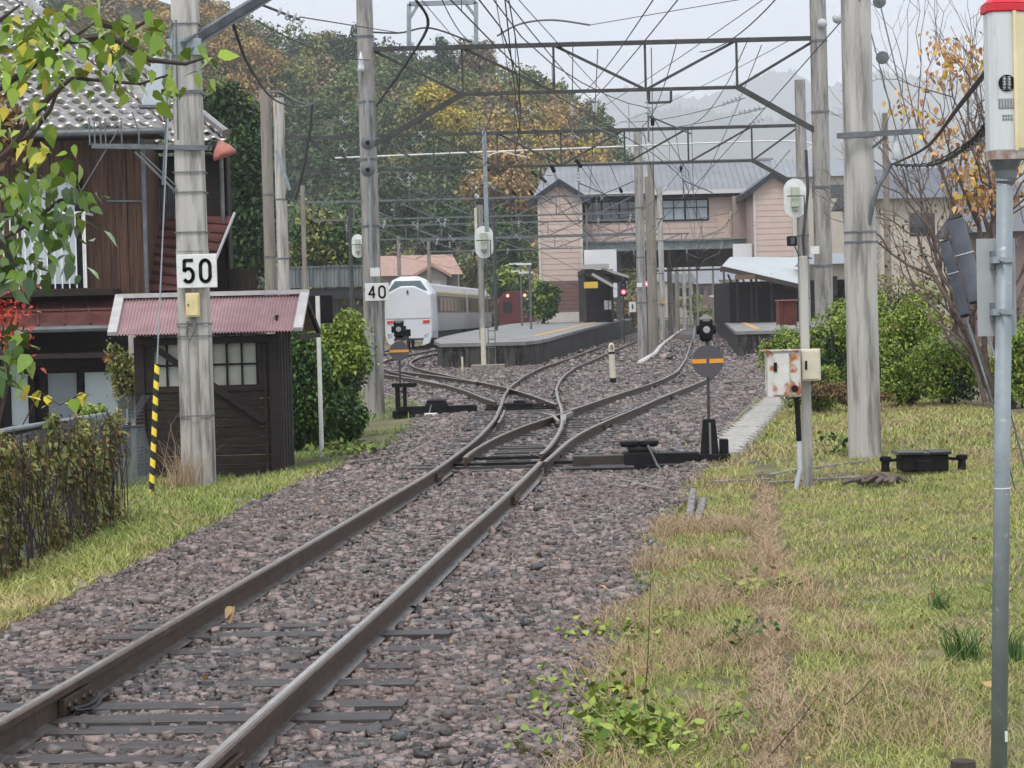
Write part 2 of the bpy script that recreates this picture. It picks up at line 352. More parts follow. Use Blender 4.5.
# slide plates and stretcher bars between the blades
for y in (27.8, 28.6, 29.4, 30.2, 31.0, 31.8):
    mb = MB()
    for cc in (interp(TM, y) - .565, interp(TR, y) + .565):
        s = 1 if cc < interp(TM, y) else -1; mb.beam((cc + s * .03, y, -.124), (cc + s * .34, y, -.124), .16, .02)
    mb.build('slide_plate', railtop, t2)
for y in (27.75, 28.9):
    mb = MB(); mb.beam((interp(TM, y) - .75, y, -.10), (interp(TR, y) + (1.25 if y < 28 else .6), y, -.10), .05, .035); mb.build('stretcher_bar', blk, t2)
sleepers(TM, list(np.arange(44.5, 84, .66)), t1, z=-.155)
sleepers(TR, list(np.arange(44.7, 84, .66)), t2, z=-.155)
for y, o in ((44.2, -.565), (63, .565), (60.2, -.565)): fishplate(TM, y, o, t1)
for y, o in ((36, .565), (55.4, -.565), (47.8, .565)): fishplate(TR, y, o, t2)
t3 = thing('railway_track', (.3, 44, 0), 'track branching left from the second points and bending round behind the left platform end', 'railway track', 'railway tracks')
rail(TT, -.565, 45.5, 240, t3, dz=.002, shift=lambda y: .10 * math.exp(-(y - 45.5) / 2)); rail(TT, .565, 43.5, 240, t3, dz=-.006)
sleepers(TT, list(np.arange(52, 100, .7)), t3, z=-.13)
for y in (44.0, 45.0, 46.0):
    mb = MB(); c = interp(TM, y); mb.beam((c - .9, y, -.10), (c + .5, y, -.10), .05, .035); mb.build('stretcher_bar', blk, t3)
t4 = thing('railway_track', (-.7, 55, 0), 'leftmost track leading to the white train', 'railway track', 'railway tracks')
rail(TC, -.565, 58, 200, t4, dz=.004); rail(TC, .565, 60, 200, t4, dz=-.008)
sleepers(TC, list(np.arange(64, 125, .75)), t4, z=-.13)
# ------------------------------------------------------------------ grass and weeds
def blades(n, region, h, w, name, m, label, cat, lean=.5, zoff=0.0, kind='stuff', parent=None):
    P = region(n); n = len(P); a = rng.uniform(0, 6.283, n); hh = h * rng.lognormal(0, .35, n); ww = w * rng.uniform(.6, 1.4, n)
    dx, dy = np.cos(a), np.sin(a); le = rng.uniform(.2, 1, n) * lean * hh; b = rng.uniform(0, 6.283, n)
    lx, ly = np.cos(b) * le, np.sin(b) * le
    z0 = np.array([G(p[0], p[1]) for p in P]) + zoff; X, Yy = P[:, 0], P[:, 1]
    v0 = np.stack([X - dx * ww / 2, Yy - dy * ww / 2, z0 - .01], 1); v1 = np.stack([X + dx * ww / 2, Yy + dy * ww / 2, z0 - .01], 1)
    v2 = np.stack([X + lx * .45 + dx * ww * .35, Yy + ly * .45 + dy * ww * .35, z0 + hh * .6], 1); v3 = np.stack([X + lx * .45 - dx * ww * .35, Yy + ly * .45 - dy * ww * .35, z0 + hh * .6], 1)
    v4 = np.stack([X + lx * 1.3 + dx * .001, Yy + ly * 1.3, z0 + hh * .95], 1); v5 = v4 - np.stack([dx * .0015, dy * .0015, 0 * dx], 1)
    Vt = np.stack([v0, v1, v2, v3, v4, v5], 1).reshape(-1, 3); base = (np.arange(n) * 6)[:, None]
    Fq = np.concatenate([base + np.array([0, 1, 2, 3]), base + np.array([3, 2, 4, 5])], 0); r = rng.uniform(0, 1, n)
    o = npmesh(name, Vt, Fq, m, parent, rnd=np.concatenate([r, r]))
    if kind: tag(o, label, cat, kind=kind)
    return o
XRa = np.array(XR); XLa = np.array(XL)
def reg_right(y0, y1, xmax=8.0, x0=-.1, patch=None, pw=1.0):
    def f(n):
        y = y0 + (y1 - y0) * rng.uniform(0, 1, n) ** .8
        xr = np.interp(y, XRa[:, 0], XRa[:, 1]) + x0; xm = np.minimum(.232 * y + .3, xmax)
        x = xr + (xm - xr) * rng.uniform(0, 1, n) ** pw; ok = x < xm
        ok &= ~((xr + .0 > x) & (rng.uniform(0, 1, n) > .3)); ok &= ~((y > 27.4) & (y < 48) & (np.abs(x - (2.57 + (y - 27.8) * .158)) < .26))
        if patch is not None: ok &= patch(x, y)
        return np.stack([x[ok], y[ok]], 1)
    return f
def reg_left(y0, y1, patch=None):
    def f(n):
        y = rng.uniform(y0, y1, n); xl = np.interp(y, XLa[:, 0], XLa[:, 1]); w = -.24 * y - .2
        x = w + (xl + .1 - w) * rng.uniform(0, 1, n); ok = np.ones(n, bool)
        if patch is not None: ok &= patch(x, y)
        return np.stack([x[ok], y[ok]], 1)
    return f
def pn(x, y, s=1.0, ph=0.0):
    return (np.sin(x * 2.3 * s + ph + 1.7 * np.sin(y * .9 * s + ph)) + np.sin(y * 1.9 * s - x * 1.1 * s + 2 * ph) + np.sin(x * 5.1 * s + y * 3.7 * s + ph) * .6) / 2.6
gmix = mat('grass_blade', (.10, .17, .03), (.46, .46, .14), 1.6, .6, attr='rnd', c3=(.46, .35, .19), s3=1.9, lo3=.48, hi3=.66)
ggreen = mat('grass_green', (.05, .12, .02), (.24, .33, .07), 1.2, .55, attr='rnd')
gdry = mat('grass_dry', (.24, .15, .085), (.48, .36, .22), 1.4, .7, attr='rnd')
notp = lambda x, y: (pn(x, y, 3.1, 4) > -.62) & (np.abs(x - (.965 + (y - 8.6) * .109)) > .12 + .03 * np.sin(y * 3.3))
blades(80000, reg_right(6.5, 14, patch=notp), .026, .0042, 'short_grass', gmix, 'short mixed green and straw grass right of the track in the foreground', 'grass', lean=1.6)
blades(80000, reg_right(14, 26, patch=notp), .028, .0065, 'short_grass', gmix, 'short yellowish grass right of the track, round the rusty box', 'grass', lean=1.3)
blades(34000, reg_right(26, 46, xmax=7.5), .05, .016, 'short_grass', gmix, 'grass below the green bushes on the right', 'grass', lean=1.2)
blades(22000, reg_right(8, 19, xmax=1.9, patch=lambda x, y: pn(x, y, 1.5, 1) > .0), .085, .004, 'dry_grass', gdry, 'pale dry grass along the right edge of the ballast', 'grass', lean=1.5)
blades(26000, reg_right(22, 40, patch=lambda x, y: (pn(x, y, .8, 3) > .15)), .05, .013, 'dry_grass', gdry, 'straw coloured grass around the concrete poles on the right', 'grass', lean=1.3)
blades(16000, reg_right(7, 34, patch=lambda x, y: pn(x, y, 1.3, 5) > .35), .05, .007, 'green_grass', ggreen, 'bright green grass patches on the right', 'grass', lean=1.2)
blades(50000, reg_left(12, 30), .05, .009, 'short_grass', gmix, 'grass strip left of the track below the vine covered fence', 'grass', lean=1.2)
blades(26000, reg_left(20, 42, patch=lambda x, y: pn(x, y, .7, 2) > -.3), .055, .012, 'green_grass', ggreen, 'bright green grass strip in front of the wooden shed', 'grass', lean=1.0)
blades(7000, reg_left(44, 62), .08, .02, 'green_grass', ggreen, 'grass beside the left switch stand', 'grass', lean=1.0)
# worn strip
def strip(n):
    y = rng.uniform(6.5, 23, n); y = y[(pn(y * .3, y, 2.2, 1) > -.55) | (rng.uniform(0, 1, n) < .4)]; n = len(y); x = .965 + (y - 8.6) * .109 + rng.normal(0, .05, n) + .03 * np.sin(y * 2.1); return np.stack([x, y], 1)
V = []; ysl = np.arange(5.5, 23.2, .3)
for y in ysl:
    c = .965 + (y - 8.6) * .109 + .03 * math.sin(y * 2.1); w = .075 + .02 * math.sin(y * 5)
    for k in range(5): x = c - w + 2 * w * k / 4; V.append((x, y, G(x, y) + (.012 if 0 < k < 4 else -.01)))
tag(npmesh('dirt_path', V, [(j * 5 + i, j * 5 + i + 1, (j + 1) * 5 + i + 1, (j + 1) * 5 + i) for j in range(len(ysl) - 1) for i in range(4)], mat('path_soil', (.20, .15, .10), (.30, .23, .16), 9, .9, bump=.6, bscale=40), smooth=True), kind='structure')
blades(12000, strip, .022, .006, 'trodden_grass', mat('grass_trodden', (.26, .18, .11), (.46, .35, .22), 3, .8, attr='rnd'), 'flattened brown grass along the narrow worn strip', 'grass', lean=2.4, zoff=.01)

LEAF = np.array([(0, 0, 0), (.30, .22, .06), (.30, .50, .03), (0, 1.08, -.16), (-.30, .50, .03), (-.30, .22, .06)])
def leafmesh(name, C, size, m, parent=None, droop=.3, nrm=None, rnd=None, aspect=1.0):
    """many small leaves, one six-sided face each"""
    C = np.asarray(C); n = len(C); a = rng.uniform(0, 6.283, n); p = rng.normal(-droop, .7, n); r = rng.normal(0, .6, n); s = size * np.clip(rng.lognormal(0, .25, n), .6, 1.45)
    L = LEAF * np.array([aspect, 1, 1])
    ca, sa, cp, sp, cr, sr = np.cos(a), np.sin(a), np.cos(p), np.sin(p), np.cos(r), np.sin(r)
    X = L[None, :, 0] * cr[:, None] + L[None, :, 2] * sr[:, None]; Z = -L[None, :, 0] * sr[:, None] + L[None, :, 2] * cr[:, None]; Yv = np.repeat(L[None, :, 1], n, 0)
    Y2 = Yv * cp[:, None] - Z * sp[:, None]; Z2 = Yv * sp[:, None] + Z * cp[:, None]
    X3 = X * ca[:, None] - Y2 * sa[:, None]; Y3 = X * sa[:, None] + Y2 * ca[:, None]
    Vt = np.stack([X3, Y3, Z2], 2) * s[:, None, None] + C[:, None, :]
    Fq = np.arange(n * 6).reshape(n, 6)
    return npmesh(name, Vt.reshape(-1, 3), Fq, m, parent, rnd=rng.uniform(0, 1, n) if rnd is None else rnd)
def cloud(c, rad, n, lobes=9, shell=.55, seed=None):
    """points spread over overlapping lumps: an uneven crown with gaps"""
    c = np.array(c); rad = np.array(rad); out = []
    for k in range(lobes):
        d = rng.normal(0, 1, 3); d /= np.linalg.norm(d); lc = c + d * rad * rng.uniform(.35, .8); lr = rad * rng.uniform(.25, .5)
        m = n // lobes; q = rng.normal(0, 1, (m, 3)); q /= np.linalg.norm(q, axis=1)[:, None]; q *= (rng.uniform(0, 1, (m, 1)) ** (1 - shell)) ** .6
        fz = 1 + (rng.uniform(0, 1, (m, 1)) < .12) * rng.uniform(.1, .6, (m, 1)); out.append(lc + q * lr * fz)
    return np.concatenate(out)
lf_green = mat('leaf_green', (.018, .05, .010), (.085, .16, .028), 0, .45, attr='rnd')
lf_yg = mat('leaf_yellowgreen', (.05, .11, .012), (.30, .36, .05), 0, .45, attr='rnd')
lf_bush = mat('leaf_bush', (.055, .12, .014), (.32, .40, .06), 1.2, .5, attr='rnd')
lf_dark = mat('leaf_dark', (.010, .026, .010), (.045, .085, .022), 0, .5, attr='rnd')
lf_brown = mat('leaf_brown', (.06, .035, .02), (.24, .15, .06), 0, .7, attr='rnd')
lf_orange = mat('leaf_orange', (.30, .13, .05), (.62, .38, .17), 0, .6, attr='rnd')
lf_red = mat('leaf_red', (.35, .03, .02), (.62, .13, .06), 0, .5, attr='rnd')
lf_vine = mat('leaf_vine', (.06, .11, .022), (.30, .28, .08), 1.5, .55, attr='rnd')
# weeds
def weed(px, py, Y, r, n, s, m, label, h=.10):
    g = at(px, py, Y); x = g.x; c = (x, Y, G(x, Y)); t = thing('weed_plant', c, label, 'weed')
    C = np.stack([x + rng.normal(0, r, n), Y + rng.normal(0, r * 1.6, n), G(x, Y) + .02 + rng.uniform(0, h, n)], 1); leafmesh('foliage', C, s, m, t, droop=.1, aspect=1.3)
    mb = MB()
    for k in range(9): q = C[rng.integers(n)]; mb.tube([c, tuple(q)], .003, 4)
    mb.build('stem', mat('stem_green', (.08, .13, .03)), t)
weed(630, 738, 9.3, .10, 90, .05, lf_yg, 'broad yellow green weed at the ballast edge near the bottom of the photo', .12)
weed(600, 710, 10.2, .12, 80, .04, lf_yg, 'loose green weed growing between stones left of the broad yellow one')
weed(665, 745, 9.2, .10, 70, .04, lf_bush, 'green weed between the ballast edge and the dry grass, lowest')
weed(625, 640, 12.6, .16, 90, .035, lf_bush, 'grey green creeping weed on the stones beside the tan dry grass', .06)
weed(745, 655, 12.1, .09, 50, .035, lf_green, 'dark green weed left of the worn strip')
weed(745, 598, 14.2, .10, 60, .04, lf_yg, 'bright green weed clump left of the worn strip')
weed(650, 725, 9.7, .22, 170, .034, lf_bush, 'spreading low green weed cover between stones and dry grass', .05)
weed(585, 690, 11, .18, 90, .032, lf_bush, 'thin creeping weed up the ballast edge', .05)
weed(540, 745, 9.4, .08, 40, .035, lf_bush, 'small pale weed among the stones nearest the rail')
weed(785, 596, 14.2, .08, 50, .035, lf_yg, 'bright green weed right of the worn strip')
weed(835, 438, 27, .14, 60, .06, lf_green, 'dark weed between the two concrete poles', .25)
weed(350, 448, 33, .25, 120, .08, lf_yg, 'light green ground weeds at the foot of the hedge', .15)
gtd = mat('grass_tuft_dark', (.03, .085, .02), (.11, .20, .045), 0, .5, attr='rnd')
def tuft(px, py, Y, n, h, m, label, name='grass_tuft'):
    g = at(px, py, Y); x = g.x; rg = lambda k: np.stack([x + rng.normal(0, h * .28, k), Y + rng.normal(0, h * .3, k)], 1)
    o = blades(n, rg, h, .007, name, m, None, None, lean=.7, kind=None); tag(o, label, 'grass tuft')
tuft(965, 712, 11.1, 130, .13, gtd, 'dark green grass tuft just left of the near steel pole')
tuft(1015, 720, 11.0, 110, .13, gtd, 'dark green grass tuft at the right edge behind the near steel pole')
tuft(940, 640, 13, 80, .09, gtd, 'small green grass tuft up the slope from the near pole')
tuft(186, 470, 28.4, 120, .42, gdry, 'tall dry grass at the foot of the pole with the 50 sign')
tuft(178, 475, 28.3, 90, .28, gdry, 'lower dry grass left of the 50 sign pole')
tuft(700, 740, 9.6, 120, .10, gdry, 'dry grass tuft among weeds near the bottom of the photo')

P_ = []
for _ in range(420):
    y = rng.uniform(7, 32); x = rng.uniform(-.2, .23) * y
    if y > 0: P_.append((x, y, (B(x, y) if interp(XL, y) < x < interp(XR, y) else G(x, y) + .02) + .02))
o = leafmesh('fallen_leaves', np.array(P_), .04, mat('leaf_litter', (.20, .11, .04), (.46, .32, .14), 0, .7, attr='rnd'), droop=0); tag(o, 'small tan fallen leaves scattered over grass and stones', 'leaves', kind='stuff')
# thin dead stalks in the foreground
for (a, b, Y, lb) in (((640, 768), (652, 540), 10.2, 'thin dark upright stalk rising from the weeds'), ((768, 758), (830, 680), 8.9, 'thin dead stalk leaning right across the worn strip'), ((845, 705), (872, 678), 9.3, 'short dead stalk lying on the grass')):
    p, q = at(*a, Y), at(*b, Y); mb = MB(); mb.tube([p, p.lerp(q, .5) + Vector((.01, 0, 0)), q], [.003, .0022, .001], 5); tag(mb.build('dead_stalk', barkm), lb, 'stalk')

# ------------------------------------------------------------------ poles
def pole(name, px, py_top, py_bot, Y, r0, r1, m, label, cat='utility pole', px_b=None, z0=None, n=14, group=None, bands=3, ztop=None):
    b = at(px_b if px_b is not None else px, py_bot, Y); x = b.x; zb = G(x, Y) - .05 if z0 is None else z0
    zt = at(px, py_top, Y).z if ztop is None else ztop
    t = thing(name, (x, Y, zb), label, cat, group); mb = MB(); h = zt - zb
    mb.tube([(x, Y, zb + h * k / 8) for k in range(9)], [r0 + (r1 - r0) * k / 8 for k in range(9)], n); mb.build('shaft', m, t, smooth=False)
    if bands:
        for k in range(bands):
            z = zb + h * (.25 + .6 * k / max(1, bands)) + random.uniform(-.1, .1); r = r0 + (r1 - r0) * (z - zb) / h
            mb = MB(); mb.lathe((x, Y, z), [(r + .012, 0), (r + .012, .05)], n); mb.build('steel_band', galv2, t)
    t['r'] = r0; return t
# near left pole with 50 sign: grooved square pole
bx = at(199, 475, 28.7).x
P50 = thing('utility_pole', (bx, 28.7, -.35), 'square grooved concrete pole carrying the 50 speed sign', 'utility pole')
mb = MB(); zt = 9.0
def hsec(z0, z1, w, d, g):
    pts = [(-w, -d), (-g, -d), (-g, -d + .035), (g, -d + .035), (g, -d), (w, -d), (w, d), (-w, d)]
    return [Vector((bx + a, 28.7 + b, z0)) for a, b in pts]
mb.prism(hsec(-.35, 1.9, .19, .17, .055), 0, 1) if False else None
lo_ = hsec(-.35, 0, .195, .18, .06); mb.prism(lo_, (0, 0, 1), 2.05)
mb.prism([(bx + a, 28.7 + b, 1.70) for a, b in ((-.185, -.17), (.185, -.17), (.185, .17), (-.185, .17))], (0, 0, 1), .35 + .6)
vs = []
for z, w in ((2.6, .178), (9.0, .14)): vs += [(bx - w, 28.7 - w, z), (bx + w, 28.7 - w, z), (bx + w, 28.7 + w, z), (bx - w, 28.7 + w, z)]
mb.add(vs, [(3, 2, 1, 0), (4, 5, 6, 7), (0, 1, 5, 4), (1, 2, 6, 5), (2, 3, 7, 6), (3, 0, 4, 7)])
mb.build('shaft', conc_l, P50, bevel=.02)
def band(z, w=.18, h=.03):
    mb = MB()
    for a, b in (((-w, -w), (w, -w)), ((w, -w), (w, w)), ((w, w), (-w, w)), ((-w, w), (-w, -w))): mb.beam((bx + a[0], 28.7 + a[1], z), (bx + b[0], 28.7 + b[1], z), .014, h)
    mb.build('steel_band', galv2, P50)
for z, w in ((.55, .20), (1.55, .20), (1.7, .20), (2.85, .19), (3.35, .188), (3.6, .187), (4.6, .18), (5.2, .175), (5.45, .172)): band(z, w + .002, .012 if z not in (5.2, 4.6) else .04)
# 50 sign
def ring2(c, rx, rz, w, n=26): return [Vector((c[0] + rx * math.cos(t), c[1], c[2] + rz * math.sin(t))) for t in np.linspace(0, 2 * math.pi, n + 1)]
def stroke(mb, pts, w, y, t=.006):
    for a, b in zip(pts[:-1], pts[1:]):
        a, b = Vector(a), Vector(b); d = (b - a).normalized() * w * .18; mb.beam(a - d, b + d, t, w, up=(0, 0, 1) if abs((b - a).normalized().z) < .95 else (1, 0, 0))
def glyph(mb, ch, x, z, w, h, y, sw):
    e = sw / 2; X = lambda u: x + e + u * (w - 2 * e); Z = lambda v: z + e + v * (h - 2 * e)
    def arc(cu, cv, ru, rv, a0, a1, n=14): return [(X(cu + ru * math.cos(math.radians(a))), y, Z(cv + rv * math.sin(math.radians(a)))) for a in np.linspace(a0, a1, n)]
    if ch == '0': P = [arc(.5, .72, .5, .28, 0, 180, 12) + arc(.5, .28, .5, .28, 180, 360, 12) + [(X(1), y, Z(.72))]]
    if ch == '5': P = [[(X(.95), y, Z(1)), (X(.08), y, Z(1)), (X(.05), y, Z(.56))] + arc(.48, .31, .52, .31, 140, -140, 18)[0:] ]
    if ch == '4': P = [[(X(.75), y, Z(0)), (X(.75), y, Z(1)), (X(0), y, Z(.3)), (X(1), y, Z(.3))]]
    if ch == '1': P = [[(X(.3), y, Z(.8)), (X(.5), y, Z(1)), (X(.5), y, Z(0))]]
    for p in P: stroke(mb, p, sw, y)
def speed_sign(c, txt, size, label, ink=blk, w2=None):
    w = w2 or size; t = thing('speed_sign', c, label, 'speed sign'); x, y, z = c; mb = MB(); mb.box(x - w / 2, x + w / 2, y - .012, y + .012, z - size * .42, z + size * .42); mb.build('board', white, t, bevel=.01)
    mb = MB(); cw = w * .32
    for i, ch in enumerate(txt): glyph(mb, ch, x - w * .37 + i * w * .42, z - size * .31, cw, size * .62, y - .017, size * .085)
    mb.build('numeral', ink, t)
    mb = MB(); mb.beam((x - w * .3, y + .03, z + size * .2), (x + w * .3, y + .03, z + size * .2), .03, .03); mb.beam((x - w * .3, y + .03, z - size * .2), (x + w * .3, y + .03, z - size * .2), .03, .03); mb.build('bracket', galv2, t)
    return t
c = at(197, 271, 28.44); speed_sign((c.x, 28.44, c.z), '50', .50, 'white square speed sign reading 50 on the near left pole')
c = at(193, 305, 28.46); t = thing('meter_box', (c.x, 28.46, c.z), 'small pale yellow box fixed below the 50 sign', 'junction box')
mb = MB(); mb.cbox((c.x, 28.46, c.z), .17, .10, .30); mb.build('case', cream2, t, bevel=.008); mb = MB(); mb.cbox((c.x, 28.40, c.z), .145, .012, .26); mb.build('door', cream2, t, bevel=.004)
mb = MB(); mb.cbox((c.x - .05, 28.39, c.z), .012, .012, .03); mb.build('latch', blk, t)
mb = MB(); p = Vector((c.x, 28.46, c.z - .15)); mb.tube([p, p + Vector((.02, -.02, -.15)), p + Vector((-.05, -.02, -.3)), p + Vector((-.09, -.01, -.2)), p + Vector((-.07, 0, -.05))], .012, 6); mb.build('conduit', galv2, t)
# crossarm with frame, lamp, guy wire with striped guard, conduits on the left pole
t = thing('crossarm', (bx, 28.45, at(200, 150, 28.45).z), 'horizontal steel crossarm with an upright frame on the left pole above the 50 sign', 'crossarm')
mb = MB(); a, b = at(92, 146, 28.5), at(212, 148, 28.5); mb.beam(a, b, .05, .06); mb.beam(at(92, 145, 28.7), at(140, 145, 28.7), .03, .03); mb.build('arm', galv2, t)
mb = MB()
for x_ in (90, 95, 101, 106, 122): mb.tube([at(x_, 145, 28.6), at(x_ - 1, 118, 28.6)], .010, 5)
mb.tube([at(139, 145, 28.6), at(139, 132, 28.6), at(132, 112, 28.6)], .010, 5); mb.build('frame', galv2, t)
mb = MB(); mb.tube([at(135, 152, 28.5), at(176, 192, 28.5)], .016, 5); mb.tube([at(140, 152, 28.5), at(176, 186, 28.5)], .010, 5); mb.tube([at(121, 125, 28.5), at(82, 190, 28.5)], .009, 5); mb.build('brace', galv2, t)
c = at(217, 150, 28.4); t = thing('lamp', c, 'small rusty red lamp shade at the right end of the pole crossarm', 'lamp')
mb = MB(); mb.lathe(c + Vector((.10, 0, -.08)), [(.155, 0), (.14, .05), (.10, .12), (.05, .17), (.03, .2)], 16, (-.35, 0, 1)); mb.build('lamp_shade', mat('rust_red', (.30, .09, .06), (.38, .16, .12), 9, .5), t, smooth=True)
mb = MB(); mb.tube([c + Vector((.03, 0, .1)), c + Vector((-.06, 0, .12)), c + Vector((-.12, 0, .0))], .016, 6); mb.build('bracket', steel, t)
t = thing('guy_wire', at(151, 502, 27.4), 'stay wire with a yellow and black striped guard left of the 50 sign pole', 'guy wire')
A_, B_ = at(151, 502, 27.4), at(172, 30, 28.5); mb = MB(); mb.tube([A_, B_], .010, 5); mb.build('wire', galv, t)
C_ = A_.lerp(B_, .285); mb = MB(); mb.tube([A_.lerp(C_, k / 30) for k in range(31)], .033, 10)
gy = mat('guard_stripes', (.02, .02, .02)); nn = gy.node_tree; w_ = nn.nodes.new('ShaderNodeTexWave'); w_.inputs['Scale'].default_value = 2.1; w_.bands_direction = 'DIAGONAL'; tcn = nn.nodes.new('ShaderNodeTexCoord'); mpn = nn.nodes.new('ShaderNodeMapping'); mpn.inputs['Scale'].default_value = (1.1, 0, 1.55)
nn.links.new(tcn.outputs['Object'], mpn.inputs[0]); nn.links.new(mpn.outputs[0], w_.inputs[0]); cr = nn.nodes.new('ShaderNodeValToRGB'); cr.color_ramp.interpolation = 'CONSTANT'; cr.color_ramp.elements[0].color = (.02, .02, .02, 1); cr.color_ramp.elements[1].position = .5; cr.color_ramp.elements[1].color = (.72, .55, .04, 1)
nn.links.new(w_.outputs['Fac'], cr.inputs[0]); nn.links.new(cr.outputs[0], nn.nodes['Principled BSDF'].inputs['Base Color']); mb.build('striped_guard', gy, t)
mb = MB(); mb.tube([at(163, 185, 28.5), at(168, 100, 28.5), at(171, 20, 28.5)], .018, 6); mb.tube([at(176, 20, 28.48), at(178, 140, 28.48)], .012, 6); tag(mb.build('conduit_pipe', galv2), 'thin grey pipes running up beside the 50 sign pole', 'pipe')
# big bracing arm towards upper right
t = thing('bracing_arm', at(188, 46, 28.4), 'heavy steel arm rising right from the top of the left pole', 'steel arm')
mb = MB(); p, q = at(183, 48, 28.45), at(300, -24, 30); mb.beam(p, q, .02, .15); mb.beam(p + Vector((0, -.05, .07)), q + Vector((0, -.05, .07)), .10, .015); mb.beam(p + Vector((0, -.05, -.07)), q + Vector((0, -.05, -.07)), .10, .015); mb.build('beam', galv2, t)
mb = MB(); mb.box(bx - .21, bx + .21, 28.48, 28.92, at(190, 47, 28.5).z - .10, at(190, 40, 28.5).z + .02); mb.build('collar', galv, t)

# gantry poles
PA = pole('utility_pole', 364, 0, 396, 48, .20, .165, conc, 'tall concrete pole left of the tracks carrying the 40 sign', px_b=375, ztop=10.5, bands=5)
PB = pole('utility_pole', 815, 0, 396, 48, .20, .165, conc, 'tall mottled concrete pole standing right behind the signal pole', px_b=826, ztop=10.5, bands=4)
PC = pole('utility_pole', 277, 98, 330, 70, .19, .17, conc_l, 'pale concrete pole holding the left end of the second gantry', px_b=285, bands=3)
PC2 = pole('utility_pole', 263, 90, 330, 62, .16, .15, conc_b, 'brownish concrete pole just left of the pale gantry pole', px_b=272, bands=3)
PD = pole('utility_pole', 799, 80, 372, 70, .19, .165, conc, 'concrete pole behind the oval signal on the right', px_b=806, bands=3)
PE = pole('utility_pole', 853, 0, 455, 26.2, .19, .165, conc_l, 'thickest concrete pole standing in the grass on the right', px_b=865, ztop=7, bands=0)
PF = pole('utility_pole', 884, 113, 370, 60, .10, .08, conc_b, 'slim brown pole between the thick pole and the bare tree', px_b=890, bands=1)
for (py, Y_) in ((233, 26.2), (243, 26.2)):
    z = at(860, py, Y_).z; mb = MB(); mb.lathe((PE.location.x, 26.2, z), [(.19, 0), (.19, .02)], 14); mb.build('steel_band', galv2, PE)
rowp = [(638, 128, 358, 92, .20), (650, 163, 348, 125, .21), (658, 187, 343, 150, .20), (666, 205, 338, 178, .20), (673, 222, 334, 205, .2), (680, 236, 331, 235, .2), (686, 247, 328, 270, .2)]
for i, (px, pt_, pb, Y, r) in enumerate(rowp):
    pole('utility_pole', px, pt_, pb, Y, r, r * .85, (conc, conc_b, conc_l)[i % 3], ['nearest', 'second', 'third', 'fourth', 'fifth', 'sixth', 'farthest'][i] + ' concrete pole of the row between the two platforms', px_b=px + 5, bands=3 if i < 3 else 1, group='concrete poles between the platforms')
for px, pt_, pb, Y, r, lb in ((493, 196, 320, 120, .10, 'slim steel pole on the left platform end'), (711, 265, 320, 190, .11, 'slim dark pole beyond the station, left one'), (722, 262, 320, 185, .11, 'slim dark pole beyond the station beside the right canopy'), (397, 236, 300, 140, .14, 'grey pole above the pink roofed house'), (427, 240, 300, 150, .14, 'grey pole right of the white train nose'), (350, 208, 330, 95, .10, 'thin grey pole left of the pole with the 40 sign'), (695, 250, 322, 240, .12, 'dark pole in the gap beyond the station')):
    pole('lamp_pole', px, pt_, pb, Y, r, r * .8, conc_b if Y > 130 else steel, lb, cat='pole', bands=0, px_b=px + 3, n=8)

# ------------------------------------------------------------------ gantries
def disc_ins(mb, p, q, n=3, r=.06):
    p, q = Vector(p), Vector(q); d = (q - p).normalized()
    mb.tube([p, q], .013, 5)
    for k in range(n):
        c = p.lerp(q, (k + .5) / n); mb.lathe(c - d * .02, [(.015, 0), (r, .012), (r * .8, .03), (.02, .045)], 10, d)
def gantry(Y, x0, x1, zt, zb, label, nb=5, w=.09, xb0=.2, xb1=.82, kneel=1.0, ins=(), m=steel):
    xm = (x0 + x1) / 2; t = thing('catenary_gantry', (xm, Y, zb), label, 'gantry', 'overhead line gantries'); X = lambda u: x0 + (x1 - x0) * u
    mb = MB(); mb.beam((x0, Y - .02, zt), (x1, Y - .02, zt), w, w * 1.15); mb.build('top_chord', m, t)
    mb = MB(); mb.beam((X(xb0), Y, zb), (X(xb1), Y, zb), w * .8, w * .9); mb.build('bottom_chord', m, t)
    for k in range(nb + 1):
        u = xb0 + (xb1 - xb0) * k / nb; MB().beam((X(u), Y + .01, zb), (X(u), Y + .01, zt), w * .6, w * .6).build('truss_post', m, t)
    mb = MB(); us = [xb0 + (xb1 - xb0) * k / nb for k in range(nb + 1)]
    mb.beam((x0 + .1, Y + .03, zt), (X(xb0), Y + .03, zb), w * .6, w * .7); mb.beam((x1 - .1, Y + .03, zt), (X(xb1), Y + .03, zb), w * .6, w * .7)
    for k in range(nb):
        if k < (nb + 1) // 2: mb.beam((X(us[k]), Y + .03, zt), (X(us[k + 1]), Y + .03, zb), w * .6, w * .7)
        else: mb.beam((X(us[k]), Y + .03, zb), (X(us[k + 1]), Y + .03, zt), w * .6, w * .7)
    mb.build('diagonal', m, t)
    if kneel:
        mb = MB(); mb.beam((X(xb0), Y - .06, zb), (x0 + .05, Y - .06, zb - kneel), w * 1.1, w * 1.4); mb.build('knee_brace', m, t)
        mb = MB(); mb.beam((X(xb1), Y - .06, zb), (x1 - .05, Y - .06, zb - kneel), w * 1.1, w * 1.4); mb.build('knee_brace', m, t)
    for x in ins:
        mb = MB(); mb.beam((x, Y, zb), (x, Y, zb - .25), .04, .04); mb.tube([(x, Y, zb - .55), (x + .9, Y, zb - .95)], .02, 5); mb.tube([(x, Y, zb - .5), (x, Y, zb - 1.1)], .02, 5); mb.build('hanger', galv2, t)
        mb = MB(); disc_ins(mb, (x, Y - .02, zb - .22), (x, Y - .02, zb - .55), 3, .075); mb.build('insulator', porc, t)
    return t
xa = PA.location.x; xb = PB.location.x
